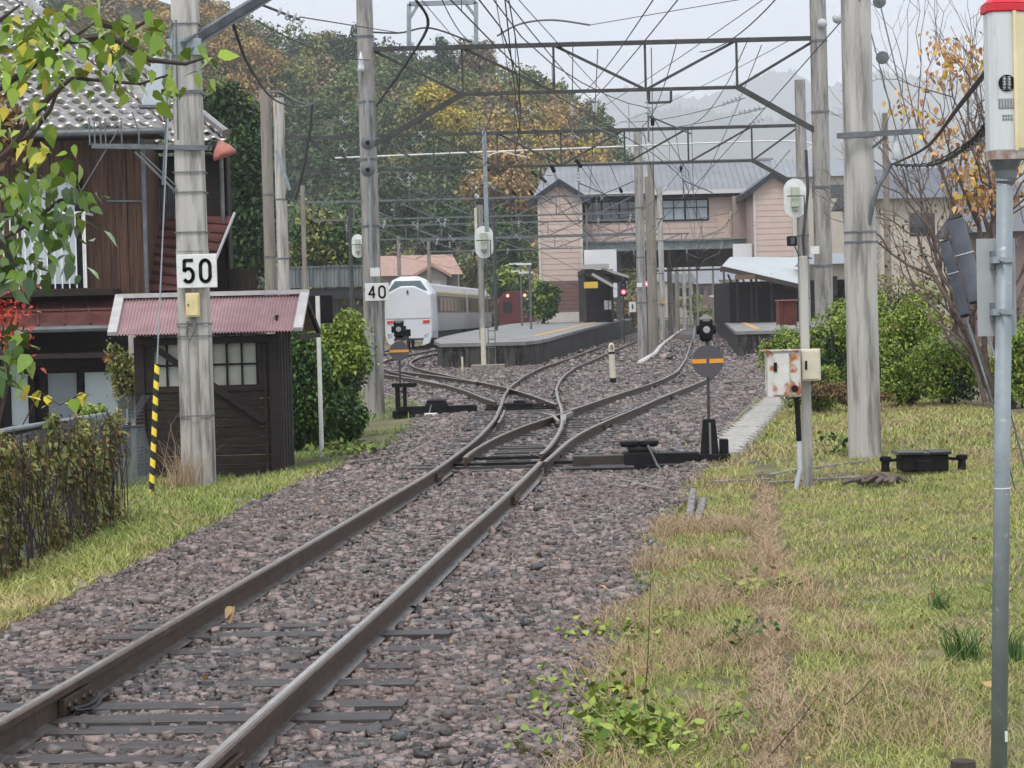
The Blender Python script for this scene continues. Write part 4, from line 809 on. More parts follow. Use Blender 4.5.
# 40 sign
c = at(377, 292, 47.6); speed_sign((c.x, 47.6, c.z), '40', .44, 'white speed sign reading 40 on the pole beyond the hedge', w2=.50)
c = at(375, 272, 47.6); mb = MB(); mb.box(c.x - .10, c.x + .10, 47.6, 47.62, c.z - .09, c.z + .09); tag(mb.build('number_plate', white), 'small white blank plate just above the 40 sign', 'plate')
mb = MB(); mb.tube([at(367, 90, 47.7), at(370, 200, 47.7), at(374, 384, 47.7)], .03, 8); tag(mb.build('conduit_pipe', galv), 'light conduit pipe down the front of the pole with the 40 sign', 'pipe')
for py in (143, 170):
    c = at(368, py, 47.6); t = thing('ring_insulator', c, ('upper' if py == 143 else 'lower') + ' ring insulator on the pole with the 40 sign', 'insulator'); mb = MB(); mb.lathe(c, [(.03, 0), (.15, .02), (.15, .05), (.06, .08)], 18, (0, -1, 0)); mb.build('disc', galv2, t); mb = MB(); mb.lathe(c, [(.05, 0), (.04, .12)], 10, (0, -1, 0)); mb.build('core', blk, t)
c = at(361, 60, 47.7); mb = MB(); mb.lathe(c - Vector((0, 0, .25)), [(.02, 0), (.09, .03), (.07, .1), (.05, .2), (.07, .24), (.04, .3), (.015, .42)], 12); tag(mb.build('post_insulator', porc, smooth=True), 'white post insulator hanging from the left end of the nearest gantry', 'insulator')

# ------------------------------------------------------------------ switch stands and point machines
def lamp_head(t, c, s=1.0):
    mb = MB(); mb.lathe(c, [(.055 * s, -.16 * s), (.08 * s, -.12 * s), (.08 * s, .08 * s)], 14); mb.cbox(c, .15 * s, .15 * s, .2 * s); mb.build('lamp_body', blk, t, bevel=.008)
    mb = MB(); mb.lathe(c + Vector((0, 0, .08 * s)), [(.088 * s, 0), (.088 * s, .03 * s), (.05 * s, .06 * s), (.01, .075 * s)], 14); mb.build('lamp_cap', mat('lamp_grey', (.16, .16, .15)), t)
    for dx in (-1, 1): mb = MB(); mb.lathe(c + Vector((dx * .07 * s, 0, -.02 * s)), [(.05 * s, 0), (.055 * s, .04 * s), (.045 * s, .045 * s)], 12, (dx, 0, 0)); mb.build('lens_hood', blk, t)
    mb = MB(); mb.lathe(c + Vector((0, -.072 * s, -.02 * s)), [(.045 * s, 0), (.04 * s, .03 * s), (.03 * s, .032 * s)], 14, (0, -1, 0)); mb.build('lens', mat('lens_glass', (.30, .31, .31), rough=.15), t)
xr = at(710, 467, 27).x; gz_ = -.14; t = thing('switch_stand', (xr, 27, gz_), 'tall black switch stand with a lamp and an orange barred disc right of the tracks', 'switch stand')
mb = MB(); mb.add([(xr - .12, 26.9, gz_), (xr + .12, 26.9, gz_), (xr + .12, 27.1, gz_), (xr - .12, 27.1, gz_), (xr - .07, 26.94, .42), (xr + .07, 26.94, .42), (xr + .07, 27.06, .42), (xr - .07, 27.06, .42)], [(3, 2, 1, 0), (4, 5, 6, 7), (0, 1, 5, 4), (1, 2, 6, 5), (2, 3, 7, 6), (3, 0, 4, 7)])
mb.cbox((xr + .02, 27, gz_ + .08), .42, .3, .14); mb.cbox((xr + .17, 27, gz_ + .22), .1, .16, .2); mb.build('pedestal', blk, t, bevel=.012)
mb = MB(); mb.box(xr - .012, xr + .012, 26.885, 26.92, .0, .38); mb.build('slot', mat('slot_grey', (.16, .16, .17)), t)
mb = MB(); mb.tube([(xr, 27, .4), (xr, 27, 1.45)], .018, 8); mb.build('spindle', steel, t)
c = Vector((xr, 26.96, at(707, 361, 27).z)); mb = MB(); mb.lathe(c, [(.19, 0), (.19, .006)], 40, (0, 1, 0)); mb.build('disc', mat('disc_black', (.075, .075, .095), (.09, .075, .075), 8, .5), t)
mb = MB(); mb.box(c.x - .187, c.x - .018, 26.954, 26.959, c.z - .026, c.z + .026); mb.box(c.x + .018, c.x + .187, 26.954, 26.959, c.z - .026, c.z + .026); mb.build('orange_bar', mat('orange_paint', (.75, .33, .03), (.6, .24, .03), 9), t)
lamp_head(t, Vector((xr - .01, 27, at(706, 328, 27).z)))
t = thing('point_machine', ((xr + .7) * .5, 26.9, gz_), 'black hand lever point machine lying between the rails and the right switch stand', 'point machine')
xl_ = at(573, 462, 26.9).x; xm = at(637, 455, 26.9).x
mb = MB(); mb.box(xl_, xm, 26.8, 27.05, gz_ + .02, gz_ + .17); mb.build('beam_left', mat('machine_brown', (.06, .045, .035), (.03, .025, .022), 7, .5), t, bevel=.01)
mb = MB(); mb.box(xm - .03, xr - .14, 26.8, 27.05, gz_ + .04, gz_ + .18); mb.build('beam_right', blk, t, bevel=.01)
mb = MB(); mb.box(xm - .16, xm + .22, 26.72, 27.12, gz_, gz_ + .20); mb.box(xm - .10, xm + .16, 26.74, 27.1, gz_ + .20, gz_ + .26); mb.build('gear_case', blk, t, bevel=.02)
for s in (-1, 1): mb = MB(); mb.lathe((xm + .03 + s * .11, 26.9, gz_ + .26), [(.10, 0), (.125, .03), (.12, .065), (.06, .075)], 16); mb.build('drum', blk, t); 
mb = MB(); mb.tube([(xm + .12, 26.72, gz_ + .28), (xm + .22, 26.6, gz_ + .05), (xm + .26, 26.55, gz_ + .0)], .014, 6); mb.build('lever', galv2, t)
mb = MB(); mb.tube([(.9, 26.75, -.09), (xr + .1, 26.72, -.10)], .018, 6); mb.tube([(.6, 26.6, -.1), (1.4, 26.55, -.1)], .025, 6); mb.build('throw_rod', steel, t)
# left stand
xs = at(401, 413, 44.7).x; t = thing('switch_stand', (xs, 44.7, -.2), 'smaller black switch stand with lamp and barred disc left of the tracks', 'switch stand')
mb = MB(); mb.box(xs - .10, xs - .01, 44.6, 44.8, -.2, .38); mb.box(xs + .05, xs + .12, 44.6, 44.8, -.2, .38); mb.box(xs - .16, xs + .32, 44.55, 44.85, .36, .44); mb.box(xs - .16, xs + .2, 44.5, 44.9, -.25, -.1); mb.build('pedestal', blk, t, bevel=.01)
mb = MB(); mb.tube([(xs, 44.7, .4), (xs, 44.7, 1.25)], .02, 8); mb.build('spindle', steel, t)
c = Vector((xs, 44.66, at(401, 351, 44.7).z)); mb = MB(); mb.lathe(c, [(.19, 0), (.19, .006)], 40, (0, 1, 0)); mb.build('disc', MATS['disc_black'], t)
mb = MB(); mb.box(c.x - .187, c.x + .187, 44.652, 44.657, c.z - .026, c.z + .026); mb.build('orange_bar', MATS['orange_paint'], t)
lamp_head(t, Vector((xs, 44.7, at(401, 328, 44.7).z)), 1.25); mb = MB(); mb.cbox((xs + .14, 44.7, at(401, 333, 44.7).z), .18, .2, .14); mb.build('side_case', blk, t, bevel=.01)
t = thing('point_machine', (-1.5, 44.6, -.18), 'black hand lever point machine beside the left switch stand', 'point machine'); a = at(397, 408, 44.7).x; b = at(477, 408, 44.7).x
mb = MB(); mb.box(a, b, 44.5, 44.72, -.18, -.02); mb.build('beam', blk, t, bevel=.01); mb = MB(); xm = at(437, 408, 44.7).x; mb.box(xm - .22, xm + .22, 44.4, 44.85, -.18, .04); mb.lathe((xm, 44.6, .04), [(.2, 0), (.2, .05), (.1, .07)], 14); mb.build('gear_case', blk, t, bevel=.02)
mb = MB(); mb.tube([(xm - .1, 44.35, .0), (xm - .14, 44.2, -.15)], .014, 6); mb.build('lever', galv2, t); mb = MB(); mb.cbox((xm - .1, 44.1, -.17), .26, .2, .06); mb.build('weight', white, t, bevel=.02)
mb = MB(); xm = at(516, 410, 45).x; mb.box(xm - .25, xm + .35, 44.9, 45.3, -.16, -.02); mb.box(xm - .05, xm + .2, 44.95, 45.2, -.02, .03); tag(mb.build('point_detector', blk, bevel=.02), 'black detector box lying inside the second points', 'point machine')
# marker post
c = at(613, 381, 60.7); t = thing('marker_post', (c.x, 60.7, c.z), 'short cream clearance post with black rings between the tracks', 'marker post')
mb = MB(); mb.tube([(c.x, 60.7, -.25), (c.x, 60.7, -.02)], .085, 12); mb.build('base', blk, t); mb = MB(); mb.tube([(c.x, 60.7, -.02), (c.x - .02, 60.7, .62)], .08, 12); mb.build('shaft', cream, t)
mb = MB(); mb.tube([(c.x - .02, 60.7, .62), (c.x - .02, 60.7, .68)], .085, 12); mb.build('ring', blk, t); mb = MB(); mb.lathe((c.x - .02, 60.7, .68), [(.08, 0), (.08, .16), (.055, .22), (.01, .24)], 12); mb.build('top', cream, t)
mb = MB(); glyph(mb, '0', c.x - .05, .74, .06, .13, 60.61, .016); mb.build('numeral', blk, t)
c = at(530, 366, 74); mb = MB(); mb.tube([(-.05 + c.x * .0 + at(464, 366, 78).x, 78, -.2), (at(462, 353, 78).x, 78, .35)], .035, 8); tag(mb.build('stake', cream), 'small pale stake in front of the left platform end', 'stake')
# black machine with arms at the right
c = at(922, 470, 23.3); X_ = c.x; t = thing('signal_device', (X_, 23.3, -.02), 'black box on short legs with side arms lying in the right grass', 'signal device'); z = c.z
mb = MB(); mb.box(X_ - .24, X_ + .24, 23.1, 23.45, z, z + .17); mb.box(X_ - .1, X_ + .06, 23.05, 23.1, z, z + .12); mb.build('case', blk, t, bevel=.015)
mb = MB(); mb.box(X_ - .28, X_ - .02, 23.05, 23.5, z + .17, z + .20); mb.box(X_ + .06, X_ + .26, 23.05, 23.5, z + .17, z + .20); mb.box(X_ - .02, X_ + .06, 23.08, 23.46, z + .16, z + .19); mb.build('lid', mat('wet_black', (.03, .03, .035), rough=.2), t, bevel=.008)
for s in (-1, 1): mb = MB(); mb.beam((X_ + s * .24, 23.2, z + .12), (X_ + s * .38, 23.2, z + .11), .05, .03); mb.lathe((X_ + s * .39, 23.2, z), [(.045, 0), (.04, .1), (.06, .11), (.06, .15), (.02, .16)], 12); mb.build('side_arm', blk, t)
mb = MB()
for k in range(16): a = rng.uniform(0, 6.28); r = rng.uniform(0, .2); x = 3.55 + r * math.cos(a) * 1.5; y = 21.9 + r * math.sin(a); b = rng.uniform(0, 3.1); mb.tube([(x - .2 * math.cos(b), y - .1 * math.sin(b), .0 + .04 * rng.uniform()), (x, y, .10 - r * .3), (x + .22 * math.cos(b), y + .1 * math.sin(b), .0)], .022, 6)
tag(mb.build('bark_heap', barkl), 'small heap of dark bark strips on the right grass', 'heap')
# cable duct lids, boards, timber, pipes
V = MB(); 
for k in range(34):
    y = 27.6 + k * .6; x = 2.42 + (y - 27.8) * .158; V.mi = 0; V.box(x - .06, x + .36, y, y + .58, -.14, -.015 + random.uniform(-.006, .006))
tag(V.build('cable_trough', conc_l, bevel=.006), 'pale concrete cable trough running away beside the right hand track', 'cable trough')
V = MB()
for k in range(26): y = 27.2 + k * .75; x = 2.15 + (y - 27.2) * .150; V.beam((x, y, -.10), (x + .11, y + .72, -.10), .05, .07)
tag(V.build('edging_board', wood_w), 'low mossy edging board left of the concrete cable trough', 'board')
for a, b, Ya, Yb, w, h, lb in (((535, 474), (607, 471), 25.6, 26, .07, .05, 'grey conduit board beside the right rail'), ((592, 471), (640, 476), 25.9, 25.2, .06, .05, 'curved timber batten in front of the point machine'), ((622, 476), (663, 493), 25.2, 23.2, .06, .05, 'bent timber batten pointing down to the grass'),
        ((640, 482), (770, 486), 24.4, 24.3, .05, .04, 'thin batten across the stones'), ((712, 492), (770, 490), 23.4, 23.6, .08, .05, 'weathered board at the head of the worn strip'), ((766, 486), (862, 484), 23.0, 23.2, .09, .05, 'long weathered board below the rusty box'), ((770, 478), (800, 472), 24.2, 24.8, .10, .04, 'short weathered board left of the rusty box pipe'), ((800, 475), (868, 468), 24.6, 25.4, .06, .05, 'weathered board behind the short concrete post'), ((660, 468), (760, 470), 26.4, 26.3, .05, .05, 'wooden rail under the right switch stand'), ((345, 466), (395, 464), 30, 30.6, .08, .07, 'dark timber left of the first points'), ((398, 464), (425, 452), 30, 33, .07, .06, 'timber running beside the left rail')):
    p, q = at(*a, Ya), at(*b, Yb); p.z = max(G(p.x, Ya), B(p.x, Ya)) + .01 if p.x < interp(XR, Ya) else G(p.x, Ya) + .015; q.z = max(G(q.x, Yb), B(q.x, Yb)) + .01 if q.x < interp(XR, Yb) else G(q.x, Yb) + .015
    tag(MB().beam(p, q, w, h).build('timber_board', wood_w, bevel=.006), lb, 'board')
mb = MB(); mb.grid(lambda u, v: (2.75 + u * .95, 23.1 + v * 1.4, G(2.75 + u * .95, 23.1 + v * 1.4) + .008), 6, 6); tag(mb.build('gravel_patch', bm_), kind='structure')
p, q = at(692, 525, 19.2), at(694, 492, 21.6); t = thing('timber_offcut', (p.x, 19.2, -.1), 'short split grey timber standing out of the ballast edge', 'timber')
mb = MB(); mb.beam((p.x - .02, 19.2, -.08), (q.x - .03, 21.3, -.03), .06, .15); mb.beam((p.x + .05, 19.25, -.09), (q.x + .05, 21.2, -.07), .07, .07); mb.build('timber', mat('silver_wood', (.34, .31, .29), (.03, .026, .023), 9, .6, stretch=(4, 1, 4)), t, bevel=.012)
mb = MB()
P = [(at(x_, y_, Y_)) for x_, y_, Y_ in ((640, 364, 82), (655, 355, 99), (660, 348, 118), (672, 335, 165), (682, 326, 230))]
mb.tube([(p.x, p.y, -.10) for p in P], .10, 8); tag(mb.build('cable_duct', mat('duct_white', (.62, .60, .56), (.45, .43, .40), .8), smooth=True), 'pale duct running along the foot of the pole row', 'duct')
c = at(231, 597, 13.9); leafmesh('fallen_leaf', [(c.x, c.y, -.03), (c.x + .02, c.y, -.03)], .09, mat('leaf_tan', (.42, .29, .12), (.5, .36, .18), 0, attr='rnd'))
tag(bpy.data.objects['fallen_leaf'], 'tan fallen leaf resting against the left rail', 'leaf')
# thin white pole and dark board behind the shed
c = at(322, 458, 33); b = at(317, 296, 33); t = thing('marker_pole', (c.x, 33, c.z), 'thin white pole with rust, standing right of the shed', 'pole')
mb = MB(); mb.tube([(c.x, 33, -.35), (c.x, 33, b.z)], .032, 8); mb.build('shaft', mat('white_rusty', (.68, .68, .64), (.60, .58, .52), 6, .5, c3=(.35, .16, .07), s3=4, lo3=.6, hi3=.68), t)
a = at(300, 296, 33.3); b = at(333, 323, 33.3); tag(MB().box(a.x, b.x, 33.3, 33.34, b.z, a.z).build('dark_board', blk), 'black board right of the shed roof behind the white pole', 'board')

# ------------------------------------------------------------------ shed
woodd = mat('dark_boards', (.012, .009, .008), (.032, .022, .018), 3, .75, stretch=(1.2, 1.2, 9), bump=.5)
woodv = mat('brown_boards', (.030, .018, .014), (.115, .062, .036), 2.0, .75, stretch=(9, 9, .5), bump=.5, c3=(.03, .02, .017), s3=.7)
sx0, sx1 = at(140, 465, 30.2).x, at(281, 465, 30.2).x; SH = thing('wooden_shed', ((sx0 + sx1) / 2, 30.2, -.3), 'small dark timber shed with a pink corrugated roof behind the pole', 'shed'); D = 1.9; k7 = .07
ze = at(200, 336, 29.95).z
mb = MB()
nb = 9
for k in range(nb): z0_ = -.3 + k * .125; mb.box(sx0, sx1, 30.2 - (k % 2) * .008, 30.24, z0_, z0_ + .118)
mb.box(sx0, sx0 + .22, 30.19, 30.24, .83, ze); mb.box(sx1 - .26, sx1, 30.19, 30.24, .83, ze); mb.box(sx0, sx1, 30.185, 30.24, .80, .88)
mb.box(sx0, sx0 + .06, 30.24, 30.2 + D, -.3, ze)
for k in range(9): y = 30.24 + k * .2; mb.box(sx1 - .03, sx1 + .005 + (k % 2) * .01, y, y + .19, -.3, ze + .25)
mb.build('wall', woodd, SH)
mb = MB(); mb.box(sx1 - .12, sx1 + .02, 30.15, 30.26, -.3, ze); mb.box(sx1 - .2, sx1 - .15, 30.16, 30.2, -.3, ze); mb.box(sx0 - .03, sx0 + .1, 30.15, 30.26, -.3, ze); mb.beam((sx0, 30.16, ze - .06), (sx1, 30.16, ze - .06), .06, .1); mb.build('post', woodd, SH, bevel=.008)
mb = MB(); a, b = at(212, 385, 30.15), at(265, 421, 30.15); mb.beam(a, b, .03, .09); a, b = at(140, 338, 30.14), at(184, 368, 30.14); mb.beam(a, b, .03, .08); mb.build('brace', woodd, SH)
wx0, wx1 = at(152, 360, 30.25).x, at(257, 360, 30.25).x; wz0, wz1 = at(200, 387, 30.2).z, at(200, 336, 30.2).z
wn = MB().box(wx0, wx1, 30.26, 30.28, wz0, wz1).build('window', mat('frosted_pane', (.30, .30, .25), (.38, .38, .33), 3, .25), SH)
mb = MB(); mb.box(wx0, wx1, 30.225, 30.255, wz0 + .28, wz0 + .305)
for u in np.linspace(0, 1, 8): x = wx0 + (wx1 - wx0) * u; mb.box(x - .012, x + .012, 30.22, 30.26, wz0, wz1)
mb.build('window_frame', blk, wn)
# roof: corrugated pink, ridge along x
rl = at(120, 301, 31.1); rr_ = at(305, 292, 31.1); el = at(112, 336, 29.9); er = at(298, 330, 29.9); zr = (rl.z + rr_.z) / 2; zee = (el.z + er.z) / 2
pink = mat('pink_metal', (.37, .235, .24), (.29, .18, .185), 2.5, .5, c3=(.42, .32, .33), s3=6)
mb = MB(); nc = 116
def rf(u, v):
    x = (el.x + (er.x - el.x) * u) * (1 - v) + (rl.x + (rr_.x - rl.x) * u) * v; return (x, 29.9 + 1.2 * v, zee + (zr - zee) * v + .012 * math.sin(u * nc * math.pi))
mb.grid(rf, nc * 4, 3); mb.grid(lambda u, v: (rf(u, 1 - v)[0] + .06 * v, 31.1 + 1.15 * v, zr - (zr - zee) * v - .02), 4, 3); mb.build('roof', pink, SH)
mb = MB(); mb.beam((rl.x - .02, 31.08, zr + .035), (rr_.x + .04, 31.08, zr + .035), .14, .06); mb.build('ridge_cap', mat('cap_grey', (.46, .44, .43), (.36, .35, .34), 6), SH)
for a, b in ((el, rl), (er, rr_)): mb = MB(); mb.beam((a.x, 29.9, zee + .02), (b.x, 31.1, zr + .04), .12, .05); mb.build('verge_board', MATS['cap_grey'], SH)
mb = MB(); mb.add([(sx1, 30.2, ze), (sx1, 32.1, ze), (sx1, 31.1, zr - .05)], [(0, 1, 2)]); mb.beam((er.x + .0, 29.92, zee - .08), (er.x + .08, 32.2, zee - .08), .05, .06); mb.beam((rr_.x, 31.12, zr - .05), (rr_.x + .08, 32.25, zee - .05), .05, .08); mb.build('gable', woodd, SH)

# ------------------------------------------------------------------ house at the left
HS = thing('wooden_house', (-8, 36.3, -.4), 'two storey dark brown timber house with a grey tiled roof', 'house'); HX = -5.78; HW = at(226, 200, 38).x
mb = MB(); x = -13.0
while x < HX: mb.box(x, min(HX, x + .135), 36.3 - (int(x * 10) % 2) * .012, 36.4, 2.2, 4.8); x += .142
mb.box(HX - .05, HX, 36.4, 38.0, 2.0, 4.8); mb.build('wall', woodv, HS)
mb = MB(); mb.box(-13, HX - .1, 36.45, 36.6, -.5, 2.2); mb.box(HX - .12, HW, 38.0, 38.1, -.5, 4.5); mb.box(HW - .04, HW + .03, 38.0, 38.5, -.5, 4.5)
for k in range(14): x = HX - .1 + k * .12; mb.box(x, x + .11, 37.98, 38.0, -.5, 2.6)
mb.build('wall', woodd, HS)
mb = MB(); mb.tube([(HX + .02, 36.22, 1.9), (HX + .02, 36.22, 4.75)], .035, 8); mb.tube([(HW - .04, 37.85, 3.2), (HW - .04, 37.85, 4.6)], .035, 8); mb.build('downpipe', galv2, HS)
a = at(107, 201, 36.28); mb = MB(); mb.beam(a, at(144, 201, 36.28), .02, .03); mb.build('rail_bar', galv2, HS)
# corrugated screen
a = at(146, 188, 37.9); b = at(181, 243, 37.9); mb = MB(); n_ = 14
mb.grid(lambda u, v: (a.x + (b.x - a.x) * u, 37.9 + .03 * math.cos(u * n_ * 2 * math.pi), b.z + (a.z - b.z) * v), n_ * 6, 1); mb.build('corrugated_panel', mat('corrugated_grey', (.17, .165, .17), (.10, .09, .09), 4, .5), HS)
# balcony window and railing
a, b = at(20, 180, 36.26), at(78, 291, 36.26); wn = MB().box(a.x, b.x, 36.22, 36.27, b.z + .12, a.z).build('window', mat('curtain_glass', (.50, .54, .57), (.40, .44, .47), 1.6, .15, stretch=(8, 1, .4)), HS)
mb = MB(); mb.box(b.x, b.x + .12, 36.2, 36.29, b.z, a.z + .1); mb.box(a.x, b.x, 36.2, 36.29, b.z, b.z + .12); mb.box((a.x + b.x) / 2 - .02, (a.x + b.x) / 2 + .02, 36.19, 36.22, b.z, a.z); mb.build('window_frame', blk, wn)
r0_, r1_ = at(-20, 213, 35.6), at(85, 213, 35.6); zb_ = at(40, 289, 35.6).z; bl = thing('balcony_railing', (r0_.x, 35.6, zb_), 'white', 'x'); bpy.data.objects.remove(bl)
mb = MB(); mb.beam((r0_.x, 35.6, r1_.z), (r1_.x, 35.6, r1_.z), .05, .05); mb.box(r1_.x - .03, r1_.x, 35.58, 35.62, zb_, r1_.z); mb.beam((r1_.x - .01, 35.6, r1_.z), (r1_.x - .01, 36.25, r1_.z), .04, .04); x = r0_.x
while x < r1_.x: mb.box(x, x + .018, 35.59, 35.61, zb_, r1_.z); x += .113
mb.build('balcony_railing', white, HS)
mb = MB(); mb.box(-13, at(118, 290, 36).x, 35.5, 36.3, zb_ - .12, zb_ - .02); mb.build('balcony_floor', woodd, HS)
# maroon lower roofs
mar = mat('maroon_metal', (.12, .045, .038), (.07, .030, .026), 3, .35, c3=(.17, .12, .11), s3=5, lo3=.62, hi3=.72)
tp, bt = at(60, 293, 36.2), at(60, 326, 35.0); xr_t, xr_b = at(119, 293, 36.2).x, at(116, 326, 35).x
mb = MB(); mb.grid(lambda u, v: ((-12 + (xr_b + 12) * u) * (1 - v) + (-12 + (xr_t + 12) * u) * v, 35 + 1.2 * v, bt.z + (tp.z - bt.z) * v), 2, 2)
for k in range(16):
    x = -12 + k * .40 + .1
    if x + .25 < xr_b: mb.beam((x + .25, 35, bt.z + .02), (x, 36.2, tp.z + .02), .03, .04)
mb.beam((-12, 35.5, bt.z + (tp.z - bt.z) * .42 + .03), (xr_b, 35.5, bt.z + (tp.z - bt.z) * .42 + .03), .03, .03); mb.beam((-12, 36.15, tp.z + .03), (xr_t, 36.15, tp.z + .03), .1, .06); mb.build('lower_roof', mar, HS)
mb = MB(); mb.tube([(-12, 34.96, bt.z - .05), (xr_b, 34.96, bt.z - .05)], .05, 8); mb.build('gutter', galv2, HS)
mb = MB(); mb.box(-12, xr_b, 35.05, 36.4, bt.z - .5, bt.z - .42); mb.box(-12, xr_b + .3, 36.3, 36.44, bt.z - .75, bt.z - .1); mb.build('soffit', woodd, HS)
a0, a1 = at(147, 216, 37.95), at(233, 216, 37.95); b0, b1 = at(147, 292, 36.6), at(203, 292, 36.6); z1_, z0_ = a1.z, at(180, 290, 36.6).z
fn = lambda u, v: ((b0.x + (b1.x - b0.x) * u) * (1 - v) + (a0.x + (a1.x - a0.x) * u) * v, 36.6 + 1.35 * v, z0_ + (z1_ - z0_) * v)
mb = MB(); mb.grid(fn, 2, 2)
for k in range(8):
    v = (k + .5) / 8; p, q = Vector(fn(0, min(1, v + .06))), Vector(fn(1, max(0, v - .06))); mb.beam(p + Vector((0, 0, .03)), q + Vector((0, 0, .03)), .05, .04)
mb.build('lean_to_roof', mar, HS)
mb = MB(); mb.beam(Vector(fn(1, .35)) + Vector((.03, 0, .05)), Vector(fn(1, 1)) + Vector((.03, 0, .05)), .03, .04)
mb.build('verge_trim', mat('trim_grey', (.42, .42, .42)), HS)
mb = MB(); mb.box(b0.x, b1.x - .02, 36.75, 36.9, -.5, z0_ - .02); mb.box(b1.x - .1, a1.x - .35, 36.9, 38, -.5, z0_); mb.build('wall', woodd, HS)
# ground floor openings
for (px0, px1, m_, nm) in ((10, 29, 'w', 'window'), (47, 79, 'g', 'window'), (84, 128, 'w', 'door')):
    a, b = at(px0, 355, 36.4), at(px1, 425, 36.4); MB().box(a.x, b.x, 36.40, 36.45, b.z, a.z).build(nm, mat('panel_pale', (.55, .62, .63), (.48, .54, .56), 2, .3) if m_ == 'w' else mat('panel_grey', (.27, .30, .33), (.22, .25, .27), 2, .2), HS)
mb = MB(); mb.box(-12, HX, 36.36, 36.45, at(60, 355, 36.4).z, at(60, 345, 36.4).z)
for px in (7, 32, 44, 80): a = at(px, 390, 36.38); mb.box(a.x - .05, a.x + .05, 36.37, 36.45, -.4, at(60, 350, 36.4).z)
mb.build('door_frame', woodd, HS)
c = at(133, 372, 34); tag(MB().tube([(c.x, 34, -.4), (c.x, 34, at(133, 335, 34).z)], .055, 10).build('vent_pipe', conc_l), 'pale vertical pipe left of the shed wall', 'pipe')
# tiled roofs
tile = mat('roof_tile', (.34, .32, .30), (.22, .205, .195), 5, .25, metal=.65, spec=.9, c3=(.04, .04, .038), s3=2)
def tiles(name, parent, x0, hip, y0, z0, y1, slope, tw=.27, tr=.26):
    Vt = []; FF = []; b = 0; ny = int((y1 - y0) / (tr * .9)); cw = 9
    for j in range(ny):
        ya, yb = y0 + j * tr * .9, y0 + (j + 1.15) * tr * .9; xm_ = hip(ya); nx_ = int((xm_ - x0) / tw)
        for i in range(nx_):
            xa = x0 + i * tw + (xm_ - x0 - nx_ * tw); za, zb2 = z0 + (ya - y0) * slope + .045, z0 + (yb - y0) * slope - .0
            jr = random.uniform(-.008, .008)
            for k in range(cw):
                u = k / (cw - 1); w = .030 * math.sin(u * 2 * math.pi) + jr
                Vt += [(xa + u * tw * 1.02, ya, za + w - .035), (xa + u * tw * 1.02, ya, za + w), (xa + u * tw * 1.02, yb, zb2 + w * .9)]
            for k in range(cw - 1):
                p = b + k * 3; FF += [(p, p + 3, p + 4, p + 1), (p + 1, p + 4, p + 5, p + 2)]
            b += cw * 3
    return npmesh(name, Vt, FF, tile, parent)
hip1 = lambda y: -5.25 - (y - 35.6) * .62
RF = tiles('roof', HS, -12.5, hip1, 35.6, 4.83, 43.2, .5)
mb = MB(); P = [Vector((hip1(y), y, 4.83 + (y - 35.6) * .5 + .10)) for y in np.linspace(35.6, 43.2, 20)]; mb.tube(P, .09, 8); mb.build('hip_ridge', tile, RF)
mb = MB(); mb.add([(hip1(35.6), 35.7, 4.75), (hip1(43.2), 43.2, 8.5), (hip1(43.2) + .1, 43.6, 8.3), (-6.2, 37.4, 5.2)], [(0, 1, 2, 3)]); mb.build('hip_slope', tile, RF)
mb = MB(); mb.tube([(-12.5, 35.55, 4.72), (-5.3, 35.55, 4.72)], .05, 8); mb.build('gutter', galv2, HS)
mb = MB(); mb.box(-12.5, -5.4, 35.65, 36.4, 4.66, 4.74); mb.build('eave_soffit', woodd, HS)
hip2 = lambda y: -4.60 - (y - 37.6) * .62
RF2 = tiles('roof', HS, -6.6, hip2, 37.6, 4.72, 41.2, .5)
mb = MB(); mb.tube([Vector((hip2(y), y, 4.72 + (y - 37.6) * .5 + .10)) for y in np.linspace(37.6, 41.2, 12)], .08, 8); mb.build('hip_ridge', tile, RF2)
mb = MB(); mb.box(-6.4, -4.7, 37.7, 38.1, 4.56, 4.66); mb.tube([(-6.3, 37.55, 4.60), (-4.65, 37.55, 4.60)], .04, 8); mb.build('eave_soffit', woodd, HS)
a = at(152, 78, 34.5); t = thing('pole_transformer', a, 'pale grey box partly hidden behind the left pole above the roof', 'transformer'); mb = MB(); b = at(141, 106, 34.5); d = at(165, 106, 34.5); e = at(150, 60, 34.5); mb.prism([b, d, at(162, 55, 34.5), at(153, 56, 34.5)], (0, 1, 0), .3); mb.build('case', mat('pale_grey', (.42, .46, .48), (.36, .4, .42), 4), t, bevel=.02); mb = MB(); mb.beam(at(139, 107, 34.6), at(168, 107, 34.6), .3, .04); mb.build('bracket', galv2, t)

# ------------------------------------------------------------------ fence with vines, back net
FN = thing('mesh_fence', (-4.3, 20, -.4), 'chain link fence overgrown with vines at the left edge', 'fence')
for k, y in enumerate((15, 17.4, 19.7, 21.8, 23.9)):
    mb = MB(); x = -4.22 - .02 * (y - 20); mb.tube([(x, y, -.45), (x, y, .78)], .03, 8); mb.build('post', steel, FN)
mb = MB(); mb.tube([(-4.12, 15, .88), (-4.2, 19, .86), (-4.25, 23.9, .78)], .022, 8); mb.build('top_rail', galv, FN)
mb = MB(); y = 15.0
while y < 23.9:
    for s in (-1, 1):
        ya, yb = (y, y + 1.2) if s == 1 else (y + 1.2, y)
        if yb < 24 and ya < 24: mb.tube([(-4.21, ya, -.4), (-4.21, yb, .8)], .0045, 3, cap=False)
    y += .075
mb.build('wire_mesh', galv2, FN)
C = []
for k in range(38): y = rng.uniform(17.8, 23.6); z = rng.uniform(-.45, .75); C.append(cloud((-4.12, y, z), (.08, .5, .30), 300, 6))
